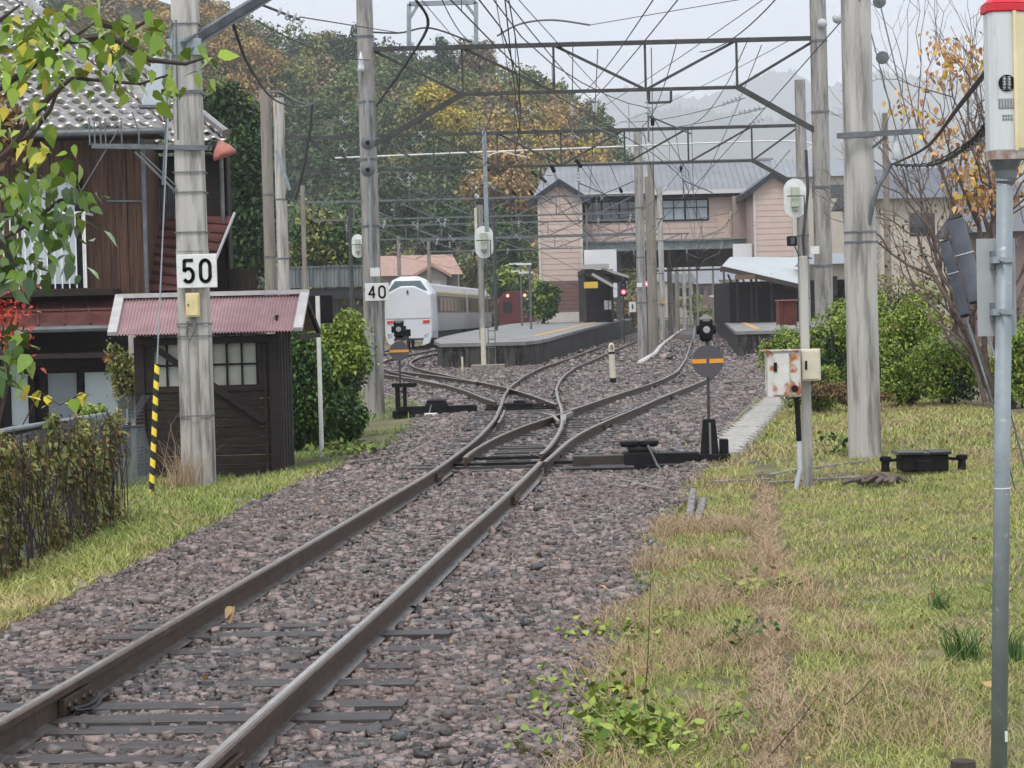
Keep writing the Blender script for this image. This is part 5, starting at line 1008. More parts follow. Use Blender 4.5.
C = np.concatenate(C); t = thing('climbing_vine', (-4.15, 20, -.4), 'tangle of brown and green vines hanging over the left fence', 'vine')
leafmesh('foliage', C, .055, lf_vine, t, droop=.9); leafmesh('dead_foliage', C[::5] + rng.normal(0, .05, C[::5].shape), .05, lf_brown, t, droop=1.0)
mb = MB()
for k in range(110): y = rng.uniform(17.5, 23.8); z = rng.uniform(.2, .9); mb.tube([(-4.1 + rng.normal(0, .05), y, z), (-4.06 + rng.normal(0, .05), y + rng.normal(0, .1), z - .4), (-4.1 + rng.normal(0, .06), y + rng.normal(0, .2), max(-.4, z - .9))], .005, 4)
mb.build('stem', barkm, t)
C = np.concatenate([cloud(tuple(at(95, 415, 23.6) + Vector((0, 0, 0))), (.12, .4, .15), 260, 5), cloud(tuple(at(92, 440, 23.4)), (.16, .5, .28), 500, 6), cloud(tuple(at(100, 460, 23.6)), (.1, .3, .2), 160, 4)])
t = thing('climbing_vine', at(98, 470, 23.6), 'bright yellow green vine on the end post of the left fence', 'vine'); leafmesh('foliage', C, .065, lf_yg, t, droop=.8)
mb = MB(); mb.tube([at(98, 520, 23.6), at(95, 420, 23.6)], .012, 5); mb.build('stem', barkm, t)
t = thing('climbing_vine', at(60, 400, 21), 'broad yellow vine leaves sticking up above the fence top', 'vine'); C = []
for px, py in ((30, 385), (38, 390), (48, 395), (53, 403), (72, 398), (80, 392), (88, 396), (84, 403), (20, 395), (41, 400), (66, 404)): C.append(at(px, py, 21))
leafmesh('foliage', np.array([tuple(c) for c in C]), .13, mat('leaf_vine_yellow', (.20, .30, .03), (.62, .50, .05), 0, .5, attr='rnd'), t, droop=1.0, aspect=1.4); mb = MB(); mb.tube([at(20, 430, 21), at(40, 392, 21), at(60, 405, 21), at(85, 392, 21)], .006, 4); mb.build('stem', barkm, t)
NF = thing('net_fence', (-5, 28, -.4), 'dark netted fence between the vines and the shed', 'fence'); a, b = at(108, 428, 28.4), at(144, 426, 29.6)
mb = MB(); mb.tube([a, b], .016, 6); mb.tube([at(120, 428, 28.8), at(108, 505, 28.2)], .016, 6); mb.build('frame', galv2, NF); mb = MB(); mb.tube([at(136, 428, 29.3), at(131, 480, 29)], .01, 5); mb.build('frame_bar', galv, NF)
mb = MB()
for k in range(46):
    u = k / 45; p = a.lerp(b, u); q = Vector((p.x, p.y, -.35)); mb.tube([p, q + Vector((.15, 0, 0))], .003, 3, cap=False); mb.tube([p, q - Vector((.15, 0, 0))], .003, 3, cap=False)
for k in range(22): z = -.35 + k * .045; mb.tube([(a.x, a.y, z), (b.x, b.y, z)], .003, 3, cap=False)
for k in range(20):
    u = k / 19; p = a.lerp(b, u) + Vector((0, 1.5, 0)); 
    for s in (-1, 1): mb.tube([p, p + Vector((s * .2, 0, .35))], .004, 3, cap=False)
mb.build('net', mat('net_grey', (.15, .17, .18), rough=.6), NF)
# ------------------------------------------------------------------ bushes and near trees
def bush(name, c, rad, n, size, m, label, lobes=12, cat='bush', stems=6, m2=None):
    if name in ('green_bush', 'hedge_bush'): n = int(n * 1.9); size *= .70
    t = thing(name, (c[0], c[1], c[2] - rad[2]), label, cat); C = cloud(c, rad, n, lobes); C = C[C[:, 2] > c[2] - rad[2] * 1.05]
    leafmesh('foliage', C, size, m, t, droop=.5)
    if m2: D_ = cloud((c[0], c[1], c[2] - rad[2] * .2), (rad[0] * .9, rad[1] * .9, rad[2] * .8), n // 4, lobes); leafmesh('shaded_foliage', D_, size, m2, t, droop=.5) if False else leafmesh('shade_toned_foliage', D_, size, m2, t, droop=.5)  # darker leaves low inside the bush: its inner shade put into the colour
    mb = MB()
    for k in range(stems): a = rng.uniform(0, 6.28); mb.tube([(c[0] + .1 * math.cos(a), c[1] + .1 * math.sin(a), c[2] - rad[2] * 1.02), (c[0] + rad[0] * .3 * math.cos(a), c[1] + rad[1] * .3 * math.sin(a), c[2]), (c[0] + rad[0] * .6 * math.cos(a), c[1] + rad[1] * .6 * math.sin(a), c[2] + rad[2] * .6)], [.03, .02, .006], 5)
    mb.build('stem', barkm, t); return t
def bp(px, py, Y, rx, ry, rz): p = at(px, py, Y); return (p.x, p.y, p.z), (rx, ry, rz)
for i, (px, py, Y, rx, rz, n, sz, lb) in enumerate(((840, 355, 41, .95, .95, 7000, .075, 'yellow green bush behind the short concrete post'), (812, 385, 38, .55, .45, 2500, .07, 'low light green bush left of the thick pole'), (905, 345, 42, .9, .85, 6500, .075, 'green bush right of the thick pole'), (950, 375, 38, .80, .65, 5500, .07, 'round bright green bush under the bare tree'), (905, 385, 38.5, .5, .42, 2600, .07, 'small green bush at the foot of the thick pole'), (1016, 360, 36, .45, .8, 2800, .075, 'green bush at the right edge behind the steel post'), (780, 350, 46, .45, .5, 1800, .08, 'small bush beside the right platform end'), (900, 310, 50, 1.3, .8, 3600, .09, 'loose brownish green shrub behind the bushes'), (860, 320, 46, .9, .7, 3600, .08, 'upper yellow green bush behind the thick pole'))):
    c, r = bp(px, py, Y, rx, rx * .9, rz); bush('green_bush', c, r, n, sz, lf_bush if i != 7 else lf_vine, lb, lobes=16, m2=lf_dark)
c, r = bp(850, 392, 37, .8, .5, .22); bush('dry_shrub', c, r, 1500, .05, lf_brown, 'reddish brown dry shrub left of the thick pole foot', lobes=8)
for i, (px, py, Y, rx, rz, n, m_, lb) in enumerate(((303, 395, 36, .70, .95, 9000, lf_green, 'dark green hedge bush directly right of the shed'), (336, 362, 38, .62, .80, 8000, lf_bush, 'lighter green hedge bush beside the pole with the 40 sign'), (345, 412, 37, .45, .45, 3600, lf_green, 'lower dark hedge bush near the track'), (318, 345, 40, .75, .5, 5000, lf_green, 'upper part of the hedge under the black board'))):
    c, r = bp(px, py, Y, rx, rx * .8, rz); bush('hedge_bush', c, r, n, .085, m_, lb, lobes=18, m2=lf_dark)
c, r = bp(125, 380, 33, .36, .3, .55); bush('garden_shrub', c, r, 2600, .045, lf_vine, 'fine leaved grey green shrub left of the shed', lobes=10)
c, r = bp(112, 357, 33.1, .22, .15, .08); bush('garden_shrub', c, r, 300, .05, lf_red, 'reddish top shoots over the grey green shrub', lobes=5, stems=3)
# dark trees behind the left pole
def tree(name, base, h, crown, n, size, m, label, lobes=16, trunk=.16, m2=None, limbs=7):
    t = thing(name, base, label, 'tree'); b = Vector(base); c = crown[0]; r = crown[1]
    leafmesh('crown', cloud(c, r, n, lobes), size, m, t, droop=.3)
    if m2: leafmesh('crown', cloud(c, (r[0] * .95, r[1] * .95, r[2] * .95), n // 3, lobes), size, m2, t, droop=.3)
    mb = MB(); top = Vector((c[0], c[1], c[2] + r[2] * .5)); mb.tube([b, b.lerp(top, .5) + Vector((trunk * .5, 0, 0)), top], [trunk, trunk * .7, trunk * .15], 8); 
    for k in range(limbs): a = rng.uniform(0, 6.28); s = b.lerp(top, rng.uniform(.35, .8)); mb.tube([s, s + Vector((math.cos(a) * r[0] * .5, math.sin(a) * r[1] * .5, r[2] * .25)), s + Vector((math.cos(a) * r[0] * .85, math.sin(a) * r[1] * .85, r[2] * .35))], [trunk * .45, trunk * .25, trunk * .06], 5)
    mb.build('trunk', barkm, t); return t
p = at(238, 205, 76); tree('evergreen_tree', (p.x, 76, -.3), 8, ((p.x, 76, p.z - .2), (1.4, 1.4, 3.4)), 9000, .17, lf_dark, 'dark evergreen tree between the house and the two left gantry poles', 20, m2=lf_green)
p = at(225, 128, 78); tree('evergreen_tree', (p.x, 78, -.3), 8, ((p.x, 78, p.z), (1.3, 1.4, 1.7)), 5000, .17, lf_dark, 'dark evergreen tree rising just above the tiled roof end', 14, m2=lf_yg)
p = at(325, 246, 122); tree('leafy_tree', (p.x, 122, -.3), 6, ((p.x, 122, p.z), (2.4, 1.8, 2.4)), 8000, .24, lf_green, 'round green tree above the grey parapet', 18, m2=lf_vine)
p = at(352, 262, 128); tree('leafy_tree', (p.x, 128, -.3), 5, ((p.x, 128, p.z - .3), (1.2, 1.2, 1.5)), 3000, .18, lf_vine, 'greyish tree right of the round tree above the parapet', 10)
p = at(543, 300, 150); tree('round_tree', (p.x, 150, 1), 3.5, ((p.x, 150, p.z), (1.15, 1.1, 1.35)), 5000, .2, lf_green, 'round clipped green tree on the left platform', 14, m2=lf_bush, trunk=.12)
# foreground tree at the upper left
FT = thing('broadleaf_tree', (-3.6, 10.4, -.3), 'broadleaf tree with green and yellow leaves reaching in from the left edge', 'tree')
mb = MB(); mb.tube([(-3.6, 10.4, -.3), (-3.5, 10.4, 1.2), (-3.35, 10.4, 2.6), (-3.3, 10.4, 4.2)], [.09, .08, .06, .03], 10); mb.build('trunk', barkm, FT)
LB = []
branches = [[(-160, 180), (-40, 110), (0, 88), (40, 62), (70, 40), (96, 22)], [(-160, 290), (-60, 210), (10, 150), (32, 118), (52, 95), (72, 78), (140, 84), (168, 75)], [(10, 150), (30, 135), (50, 110), (62, 80)], [(-160, 60), (-60, 30), (0, 20), (20, 5)], [(70, 40), (110, 36), (150, 60), (185, 64), (205, 58)], [(-140, 260), (-40, 235), (0, 240), (35, 220), (60, 200), (90, 195)], [(-140, 340), (-30, 330), (0, 350), (10, 370)], [(0, 240), (15, 262), (30, 285)], [(96, 22), (130, 30), (152, 18)]]
for i, bpx in enumerate(branches):
    Y = 10.6 + .12 * (i % 3); P = [at(x, y, Y) for x, y in bpx]; mb = MB(); n_ = len(P); mb.tube(P, [.024 * (1 - .8 * k / (n_ - 1)) for k in range(n_)], 6); mb.build('branch', barkm, FT)
def cluster(px, py, sx, sy, n, col):
    return [(px + rng.normal(0, sx), py + rng.normal(0, sy), 10.3 + rng.uniform(0, 1.0)) for _ in range(n)], col
lg = mat('leaf_near_green', (.07, .15, .015), (.27, .37, .045), 0, .35, attr='rnd', c3=(.28, .30, .05), s3=5, lo3=.55, hi3=.7)
lg2 = mat('leaf_near_dark', (.03, .075, .012), (.14, .24, .03), 0, .22, attr='rnd', spec=.6); ly = mat('leaf_near_yellow', (.30, .30, .03), (.60, .48, .05), 0, .4, attr='rnd'); lr = lf_red
for pts in (cluster(40, 30, 26, 18, 60, lg), cluster(110, 40, 22, 14, 42, lg), cluster(145, 25, 14, 12, 24, lg), cluster(135, 70, 22, 14, 34, lg), cluster(160, 78, 10, 8, 10, lg), cluster(200, 62, 9, 8, 12, lg), cluster(15, 80, 22, 22, 46, lg), cluster(35, 60, 20, 16, 26, lg), cluster(20, 130, 16, 12, 14, lg), cluster(60, 75, 16, 12, 16, lg),
            cluster(25, 215, 24, 22, 66, lg2), cluster(62, 205, 16, 16, 34, lg2), cluster(50, 245, 20, 16, 36, lg2), cluster(15, 265, 16, 18, 34, lg2), cluster(85, 190, 8, 10, 8, lg), cluster(55, 165, 14, 8, 16, lg), cluster(8, 340, 12, 14, 20, lg2), cluster(22, 345, 8, 8, 8, lg), cluster(5, 375, 10, 10, 14, lg2), cluster(15, 180, 20, 12, 26, lg),
            cluster(60, 55, 40, 22, 12, ly), cluster(125, 45, 20, 15, 8, ly), cluster(42, 138, 7, 5, 5, ly), cluster(20, 100, 20, 14, 7, ly), cluster(50, 75, 15, 12, 6, ly), cluster(10, 45, 12, 20, 10, ly)):
    P = pts[0]; C = np.array([tuple(at(*p)) for p in P]); C = np.concatenate([C, C[:int(len(C) * .1)] + rng.normal(0, .05, (int(len(C) * .1), 3))]); leafmesh('foliage', C, .074, pts[1], FT, droop=.9, aspect=1.0)
t = thing('red_leaf_shrub', at(10, 400, 11), 'shrub with bright red leaves at the left edge', 'shrub'); C = np.array([tuple(at(max(-10, rng.normal(6, 13)), rng.normal(318, 22), 11 + rng.uniform(0, .5))) for _ in range(260)]); leafmesh('foliage', C, .034, lf_red, t, droop=.6)
mb = MB()
for k in range(5): mb.tube([at(-20 + k * 4, 430, 11.2), at(-8 + k * 5, 370, 11.2), at(k * 6, 310 + k * 4, 11.2)], [.012, .008, .004], 5)
mb.build('stem', barkm, t)
t = thing('brown_shrub', at(0, 200, 12), 'withered brown foliage at the left edge under the branches', 'shrub'); C = np.array([tuple(at(max(-10, rng.normal(5, 10)), rng.normal(125, 16), 12 + rng.uniform(0, .5))) for _ in range(420)]); leafmesh('foliage', C, .045, lf_brown, t, droop=.6); mb = MB(); mb.tube([at(-30, 240, 12), at(-12, 180, 12), at(6, 110, 12)], [.012, .009, .004], 5); mb.build('stem', barkm, t)
# right bare tree with orange leaves
BT = thing('bare_tree', (7.7, 36.3, 0), 'leaning many stemmed tree, mostly bare, with a few orange leaves', 'tree')
tips = []
def grow(mb, p, d, L, r, dep):
    if dep == 0 or L < .12: tips.append(p); return
    q = p + d * L; m_ = p.lerp(q, .5) + Vector((rng.normal(0, .04), rng.normal(0, .04), rng.normal(0, .03))) * L * 2; mb.tube([p, m_, q], [r, r * .85, r * .68], 4 if r < .02 else 6, cap=False)
    if dep < 4: tips.append(q)
    for k in range(2 if dep > 1 else 3):
        nd = (d + Vector((rng.normal(0, .38), rng.normal(0, .3), rng.normal(.10, .28)))).normalized(); grow(mb, q, nd, L * rng.uniform(.66, .86), r * .62, dep - 1)
for (px0, px1, py1, r, dep) in ((1000, 905, 185, .08, 7), (996, 930, 150, .07, 7), (1004, 965, 130, .09, 7), (1008, 1000, 110, .08, 7), (1000, 880, 215, .05, 7), (1010, 1030, 140, .07, 6), (985, 940, 240, .045, 6), (992, 970, 70, .05, 7), (1000, 915, 250, .04, 6), (1002, 985, 210, .05, 6), (998, 860, 230, .04, 6)):
    p = at(px0, 402, 36.3); q = at(px1, py1, 36.3 + rng.uniform(-1, 1)); d = (q - p); L = d.length * .42; d.normalize(); mb = MB(); grow(mb, p, d, L * .85, r, dep); mb.build('stem', barkl, BT)
C = np.array([tuple(at(px + rng.normal(0, sx), py + rng.normal(0, sy), 36 + rng.normal(0, .4))) for px, py, sx, sy, n in ((955, 60, 16, 11, 130), (935, 48, 8, 7, 36), (985, 55, 10, 12, 60), (950, 80, 12, 8, 50), (915, 110, 10, 6, 36), (945, 130, 12, 8, 70), (955, 150, 12, 8, 60), (970, 170, 12, 10, 110), (985, 150, 10, 12, 60), (990, 195, 14, 10, 160), (1012, 170, 8, 14, 60), (905, 100, 8, 8, 16), (925, 145, 10, 6, 16), (975, 200, 14, 8, 80)) for _ in range(n)])
leafmesh('foliage', C[::4], .095, lf_yg if False else mat('leaf_gold', (.30, .20, .03), (.60, .40, .06), 0, attr='rnd'), BT, droop=1.0); leafmesh('foliage', np.delete(C, slice(0, None, 4), 0), .095, lf_orange, BT, droop=1.1)
C = np.array([tuple(at(rng.uniform(880, 1010), rng.uniform(200, 330), 36.5 + rng.normal(0, .5))) for _ in range(450)]); leafmesh('withered_foliage', C, .06, lf_brown, BT, droop=.8)

# ------------------------------------------------------------------ platforms
def plat(name, left, right, z, label, ys_, edge=.35):
    t = thing(name, (left(ys_[0]), ys_[0], -.3), label, 'platform'); mb = MB(); vs = []; n = len(ys_)
    for y in ys_: vs += [(left(y), y, z(y)), (right(y), y, z(y)), (right(y), y, -.4), (left(y), y, -.4)]
    fs = []
    for i in range(n - 1): b = i * 4; fs += [(b, b + 4, b + 7, b + 3), (b + 1, b + 2, b + 6, b + 5)]
    fs += [(0, 3, 2, 1)]; mb.add(vs, fs); mb.build('wall', mat('platform_wall', (.065, .060, .052), (.012, .011, .010), 1.4, .85, stretch=(3, 3, .6), bump=.9, bscale=5, c3=(.16, .15, .125), s3=3.2, lo=.42, hi=.58), t)
    mb = MB(); vs = []
    for y in ys_: vs += [(left(y) - .08, y - .08, z(y) + .01), (right(y) + .08, y - .08, z(y) + .01), (right(y) + .08, y - .08, z(y) - .12), (left(y) - .08, y - .08, z(y) - .12)]
    fs = []
    for i in range(n - 1): b = i * 4; fs += [(b, b + 1, b + 5, b + 4), (b, b + 4, b + 7, b + 3), (b + 1, b + 2, b + 6, b + 5), (b + 2, b + 3, b + 7, b + 6)]
    fs += [(0, 3, 2, 1)]; mb.add(vs, fs); mb.build('paving', mat('platform_paving', (.27, .26, .25), (.13, .125, .12), .8, .5, c3=(.20, .16, .13), s3=.5), t)
    return t
zl = lambda y: .74 + .42 * min(1, max(0, (y - 84) / 70))
plat('platform', lambda y: interp(TT, y) + 1.62 if y > 86 else -2.65 + (86 - y) * .05, lambda y: min(interp(TM, y) - 1.5, .45 + (y - 83.5) * .2 if y < 90 else 99), zl, 'left concrete island platform with its wall end facing the camera', [83.5, 86, 90, 95, 100, 108, 116, 125, 135, 145, 155, 165, 180, 195, 210])
zr_ = lambda y: .85 + .2 * min(1, max(0, (y - 92) / 60))
PR = plat('platform', lambda y: interp(TR, y) + 1.45, lambda y: interp(TR, y) + 6.5, zr_, 'right platform with a pale slab edge overhanging dark supports', [91, 95, 100, 108, 116, 125, 135, 145, 155, 165, 180, 195, 210])
yl = mat('warning_yellow', (.55, .36, .08), (.42, .26, .08), 2)
for pp, fn_, zf in ((TM, -1, zl), (TR, 1, zr_)):
    mb = MB(); Y_ = list(range(96, 200, 6))
    for a, b in zip(Y_[:-1], Y_[1:]): mb.beam((interp(pp, a) + fn_ * 2.4, a, zf(a) + .02), (interp(pp, b) + fn_ * 2.4, b, zf(b) + .02), .3, .012)
    o = mb.build('warning_strip', yl, [o for o in bpy.data.objects if o.name == ('platform' if fn_ < 0 else PR.name)][0])
# ------------------------------------------------------------------ station bridge building
sid = mat('pink_siding', (.50, .385, .325), (.45, .345, .29), 1.0, .6); brs = mat('brown_siding', (.16, .09, .075), (.13, .075, .06), 1, .6); trim = mat('pale_trim', (.52, .48, .42), (.44, .41, .36), 2, .5)
roofd = mat('dark_ridge_tile', (.022, .026, .036), (.015, .018, .026), 3, .3); roofl = mat('station_roof_grey', (.225, .23, .24), (.17, .175, .185), .5, .35); 
def siding(mb, x0, x1, y, z0, z1, st=.42, d=.03):
    z = z0
    while z < z1 - .02: zz = min(z1, z + st); mb.add([(x0, y, z), (x1, y, z), (x1, y + d, zz), (x0, y + d, zz)], [(0, 1, 2, 3)]); mb.add([(x0, y + d, zz), (x1, y + d, zz), (x1, y, zz), (x0, y, zz)], [(0, 1, 2, 3)]); z = zz
ST = thing('station_building', (10, 172, 0), 'pink sided station bridge building with two gabled stair towers over the tracks', 'station building')
def tower(x0, x1, y, z0, zb, ze_, za, depth=7, base=None):
    mb = MB(); siding(mb, x0, x1, y, zb, ze_, .42); xm = (x0 + x1) / 2; mb.add([(x0, y + .02, ze_), (x1, y + .02, ze_), (xm, y + .02, za)], [(0, 1, 2)]); mb.box(x0, x1, y + .05, y + depth, z0, ze_); o = mb.build('tower_wall', sid, ST)
    if zb > z0: mb = MB(); siding(mb, x0, x1, y - .01, z0 + .7, zb, .3); mb.build('tower_lower_wall', brs, ST); mb = MB(); mb.box(x0 - .05, x1 + .05, y - .06, y + .04, z0, z0 + .72); mb.build('tower_plinth', trim, ST)
    mb = MB()
    for x in (x0, x1): mb.box(x - .09, x + .09, y - .07, y + .05, z0, ze_)
    mb.build('corner_trim', trim, ST)
    mb = MB(); ov = .75
    for s, xe in ((-1, x0), (1, x1)):
        dx = (xe + s * ov) - xm; zt_ = za + .22; zl_ = za + .22 - (za - ze_) * (abs(dx) / ((x1 - x0) / 2)) 
        mb.add([(xm, y - .5, zt_), (xm + dx, y - .5, zl_), (xm + dx, y + depth, zl_), (xm, y + depth, zt_), (xm, y - .5, zt_ - .42), (xm + dx, y - .5, zl_ - .42), (xm + dx, y + depth, zl_ - .42), (xm, y + depth, zt_ - .42)], [(0, 1, 2, 3), (0, 4, 5, 1), (1, 5, 6, 2), (4, 7, 6, 5)])
    mb.build('tower_roof', roofd, ST)
q0, q1 = at(541, 300, 168), at(583, 300, 168); tower(q0.x, q1.x, 168, zl(168), at(560, 281, 168).z, at(560, 196, 168).z, at(559, 182, 168).z)
q0_, q1_ = at(755, 230, 165), at(794, 230, 165); tower(q0_.x, q1_.x, 165, at(770, 257, 165).z, at(770, 257, 165).z, at(770, 188, 165).z, at(772, 174, 165).z)
bx0, bx1 = q1.x + .1, q0_.x - .05; zf0, zf1 = at(650, 240, 172).z, at(650, 192, 172).z
mb = MB(); wz0_, wz1_ = at(650, 221, 172).z, at(650, 200, 172).z; siding(mb, bx0, bx1, 172, zf0, wz0_); siding(mb, bx0, bx1, 172, wz1_, zf1)
wl0, wl1, wr0, wr1 = at(584, 210, 172).x, at(637, 210, 172).x, at(662, 208, 172).x, at(708, 208, 172).x
siding(mb, bx0, wl0, 172, wz0_, wz1_); siding(mb, wl1, wr0, 172, wz0_, wz1_); siding(mb, wr1, bx1, 172, wz0_, wz1_); mb.box(bx0, bx1, 172.1, 172.2, zf0, wz0_); mb.box(bx0, bx1, 177.9, 178, zf0, zf1); mb.build('bridge_wall', sid, ST)
for x0, x1, n_, gm_ in ((wl0, wl1, 6, glassd), (wr0, wr1, 4, mat('bright_window', (.42, .47, .50), (.30, .34, .37), .6, .1))):
    w_ = MB().box(x0, x1, 172.06, 172.1, wz0_, wz1_).build('window', gm_, ST); mb = MB()
    for k in range(n_ + 1): x = x0 + (x1 - x0) * k / n_; ww = .12 if k % 2 == 0 else .05; mb.box(x - ww / 2, x + ww / 2, 171.95, 172.05, wz0_, wz1_)
    mb.box(x0, x1, 171.94, 172.04, wz0_ - .06, wz0_ + .06); mb.box(x0, x1, 171.94, 172.04, wz1_ - .1, wz1_ + .06); mb.box(x0, x1, 171.97, 172.04, (wz0_ + wz1_) / 2 + .12, (wz0_ + wz1_) / 2 + .18); mb.build('window_frame', blk, w_)
for px in (586, 751):
    p_ = at(px, 200, 170.5); MB().tube([(p_.x, 171.0, zf1 - .2), (p_.x, 171.0, zl(168))], .07, 6).build('downpipe', trim, ST)
a, b = at(717, 209, 171.97), at(730, 239, 171.97); MB().box(a.x, b.x, 171.93, 171.98, b.z, a.z).build('panel_door', mat('pink_pale', (.54, .39, .31)), ST)
a, b = at(731, 190, 171.9), at(749, 239, 171.9); MB().box(a.x, b.x, 171.0, 171.98, b.z, a.z - .5).build('side_bay', mat('greyed_siding', (.34, .26, .22), (.29, .22, .19), 1), ST)
mb = MB(); zri = at(650, 163, 177).z; mb.add([(q0.x - .3, 171.2, zf1 - .05), (q1_.x - .2, 171.2, zf1 - .05), (q1_.x - .2, 177, zri), (q0.x + 1, 177, zri)], [(0, 1, 2, 3)]); mb.add([(q1_.x - .2, 183, zf1), (q0.x - .3, 183, zf1), (q0.x + 1, 177, zri), (q1_.x - .2, 177, zri)], [(0, 1, 2, 3)]); RFs = mb.build('roof', roofl, ST)
mb = MB()
for k in range(44): x = q0.x + .5 + k * .45; mb.beam((x, 171.2, zf1 - .01), (x, 177, zri + .04), .04, .05)
mb.build('roof_seam', roofl, RFs)
mb = MB(); mb.box(q0.x - .3, q1_.x - .2, 171.0, 171.2, zf1 - .28, zf1 + .02); mb.build('eave_gutter', mat('eave_white', (.55, .54, .52)), RFs); mb = MB(); mb.box(bx0, bx1, 171.25, 172.0, zf1 - .5, zf1 - .28); mb.build('eave_soffit', blk, RFs)
mb = MB(); mb.box(q0.x + 1, q1_.x, 176.9, 177.1, zri, zri + .15); mb.build('roof_ridge', mat('ridge_grey', (.20, .20, .21)), RFs)
gzt, gzb = zf0, at(650, 250, 171.5).z
mb = MB(); mb.box(bx0, bx1, 171.4, 171.6, gzb, gzt - .02); mb.box(bx0, bx1, 171.2, 171.75, gzt - .15, gzt - .02); mb.box(bx0, bx1, 171.2, 171.75, gzb - .03, gzb + .08)
for k in range(10): x = bx0 + (bx1 - bx0) * (k + .5) / 10; mb.box(x - .04, x + .04, 171.25, 171.4, gzb, gzt)
mb.build('girder', mat('girder_grey', (.20, .23, .22), (.14, .16, .155), 1.5, .5), ST)
ub = mat('underside_brown', (.09, .045, .035), (.06, .035, .03), 2, .6); mb = MB(); mb.box(bx0, bx1, 171.8, 178, gzb + .15, gzb + .3); z2 = at(650, 268, 178).z; mb.box(bx0, bx1, 178, 178.2, z2, gzb + .3); mb.build('deck_underside', ub, ST)
mb = MB()
for k in range(7):
    x = bx0 + (bx1 - bx0) * k / 6; x2 = bx0 + (bx1 - bx0) * (k + .5) / 6
    if k < 6: mb.beam((x, 177.7, gzb), (x2, 177.7, z2 - .2), .12, .12); mb.beam((x2, 177.7, z2 - .2), (x + (bx1 - bx0) / 6, 177.7, gzb), .12, .12)
mb.beam((bx0, 177.7, z2 - .25), (bx1, 177.7, z2 - .25), .14, .14); mb.build('lower_truss', mat('truss_brown', (.12, .07, .05)), ST)
mb = MB(); 
for px in (618,): x = at(px, 250, 174).x; mb.box(x - .2, x + .2, 173.8, 174.2, -.3, gzb)
mb.build('bridge_column', galv2, ST)
a, b = at(584, 250, 166), at(617, 278, 166); tag(MB().box(a.x, b.x, 166, 166.3, b.z - 1.4, a.z).build('white_stair_wall', mat('white_wall', (.66, .66, .66), (.58, .58, .58), .8)), 'plain white wall panel beside the left tower', 'wall')
a, b = at(733, 244, 166), at(752, 262, 166); tag(MB().box(a.x, b.x, 166, 166.3, b.z - .6, a.z).build('white_stair_wall', MATS['white_wall']), 'plain white wall block beside the right tower', 'wall')
# right canopy building
cx0, cx1 = at(733, 300, 128).x, at(800, 300, 128).x; CB = thing('platform_shelter', (cx0, 128, zr_(128)), 'dark waiting shelter with a pale sloping roof on the right platform', 'platform shelter')
zt_ = at(760, 279, 127).z; mb = MB(); mb.box(cx0, cx1 + 3, 130, 140, zr_(128), zt_ - .1); mb.build('wall', mat('shelter_wall', (.008, .006, .006), (.022, .014, .012), 1.2, .7, stretch=(4, 4, .5)), CB)
mb = MB(); r = [at(723, 268, 126), at(793, 283, 126)]
A1, A2, A3, A4 = at(722, 266, 126), at(800, 284, 126), at(806, 257, 150), at(730, 257, 150); mb.add([A1, A2, A3, A4], [(0, 1, 2, 3)]); mb.add([A1 - Vector((0, 0, .12)), A2 - Vector((0, 0, .12)), A3 - Vector((0, 0, .12)), A4 - Vector((0, 0, .12))], [(0, 3, 2, 1)]); mb.build('roof', mat('canopy_white', (.46, .49, .48), (.38, .40, .40), .8, .4), CB)
mb = MB(); mb.beam(A1 - Vector((.05, .05, .14)), A2 - Vector((0, .05, .14)), .12, .24); mb.beam(A1 - Vector((.05, 0, .2)), A4 - Vector((.05, 0, .2)), .12, .24)
for px in (738, 752, 757, 772): p = at(px, 318, 128.5); mb.box(p.x - .06, p.x + .06, 128.4, 128.6, zr_(128), zt_ + .3)
for k in range(5): p = at(728 + k * 14, 272 + k * 2.6, 126.5); q = at(735 + k * 13, 292 - k * 1, 129); mb.beam(p - Vector((0, 0, .15)), q, .08, .08)
mb.build('canopy_frame', mat('canopy_brown', (.07, .05, .045), (.04, .03, .03), 2), CB)
c = at(745, 277, 125.8); tag(MB().box(c.x - .55, c.x + .55, 125.8, 125.9, c.z - .12, c.z + .12).build('platform_sign', mat('sign_brown', (.16, .10, .06))), 'dark brown hanging sign under the right canopy', 'sign')
c0, c1 = at(778, 301, 95), at(797, 325, 95); t = thing('corrugated_cabinet', (c0.x, 95, c1.z), 'rust red corrugated cabinet at the right platform end', 'cabinet'); mb = MB(); nn_ = 8; mb.grid(lambda u, v: (c0.x + (c1.x - c0.x) * u, 95 + .03 * math.cos(u * nn_ * 6.283), c1.z + (c0.z - c1.z) * v), nn_ * 6, 1); mb.box(c0.x, c1.x, 95.04, 95.8, c1.z, c0.z); mb.build('case', mat('cabinet_red', (.16, .045, .035), (.10, .03, .025), 3, .5), t); mb = MB(); mb.box(c0.x - .04, c1.x + .04, 94.9, 95.85, c0.z, c0.z + .05); mb.build('lid', mat('cabinet_lid', (.25, .12, .10)), t)
mb = MB(); 
for k in range(8): y = 92 + k * 3.5; x = interp(TR, y) + 1.65; mb.box(x, x + .2, y, y + .2, -.3, .8)
mb.build('support_pillar', conc, PR)
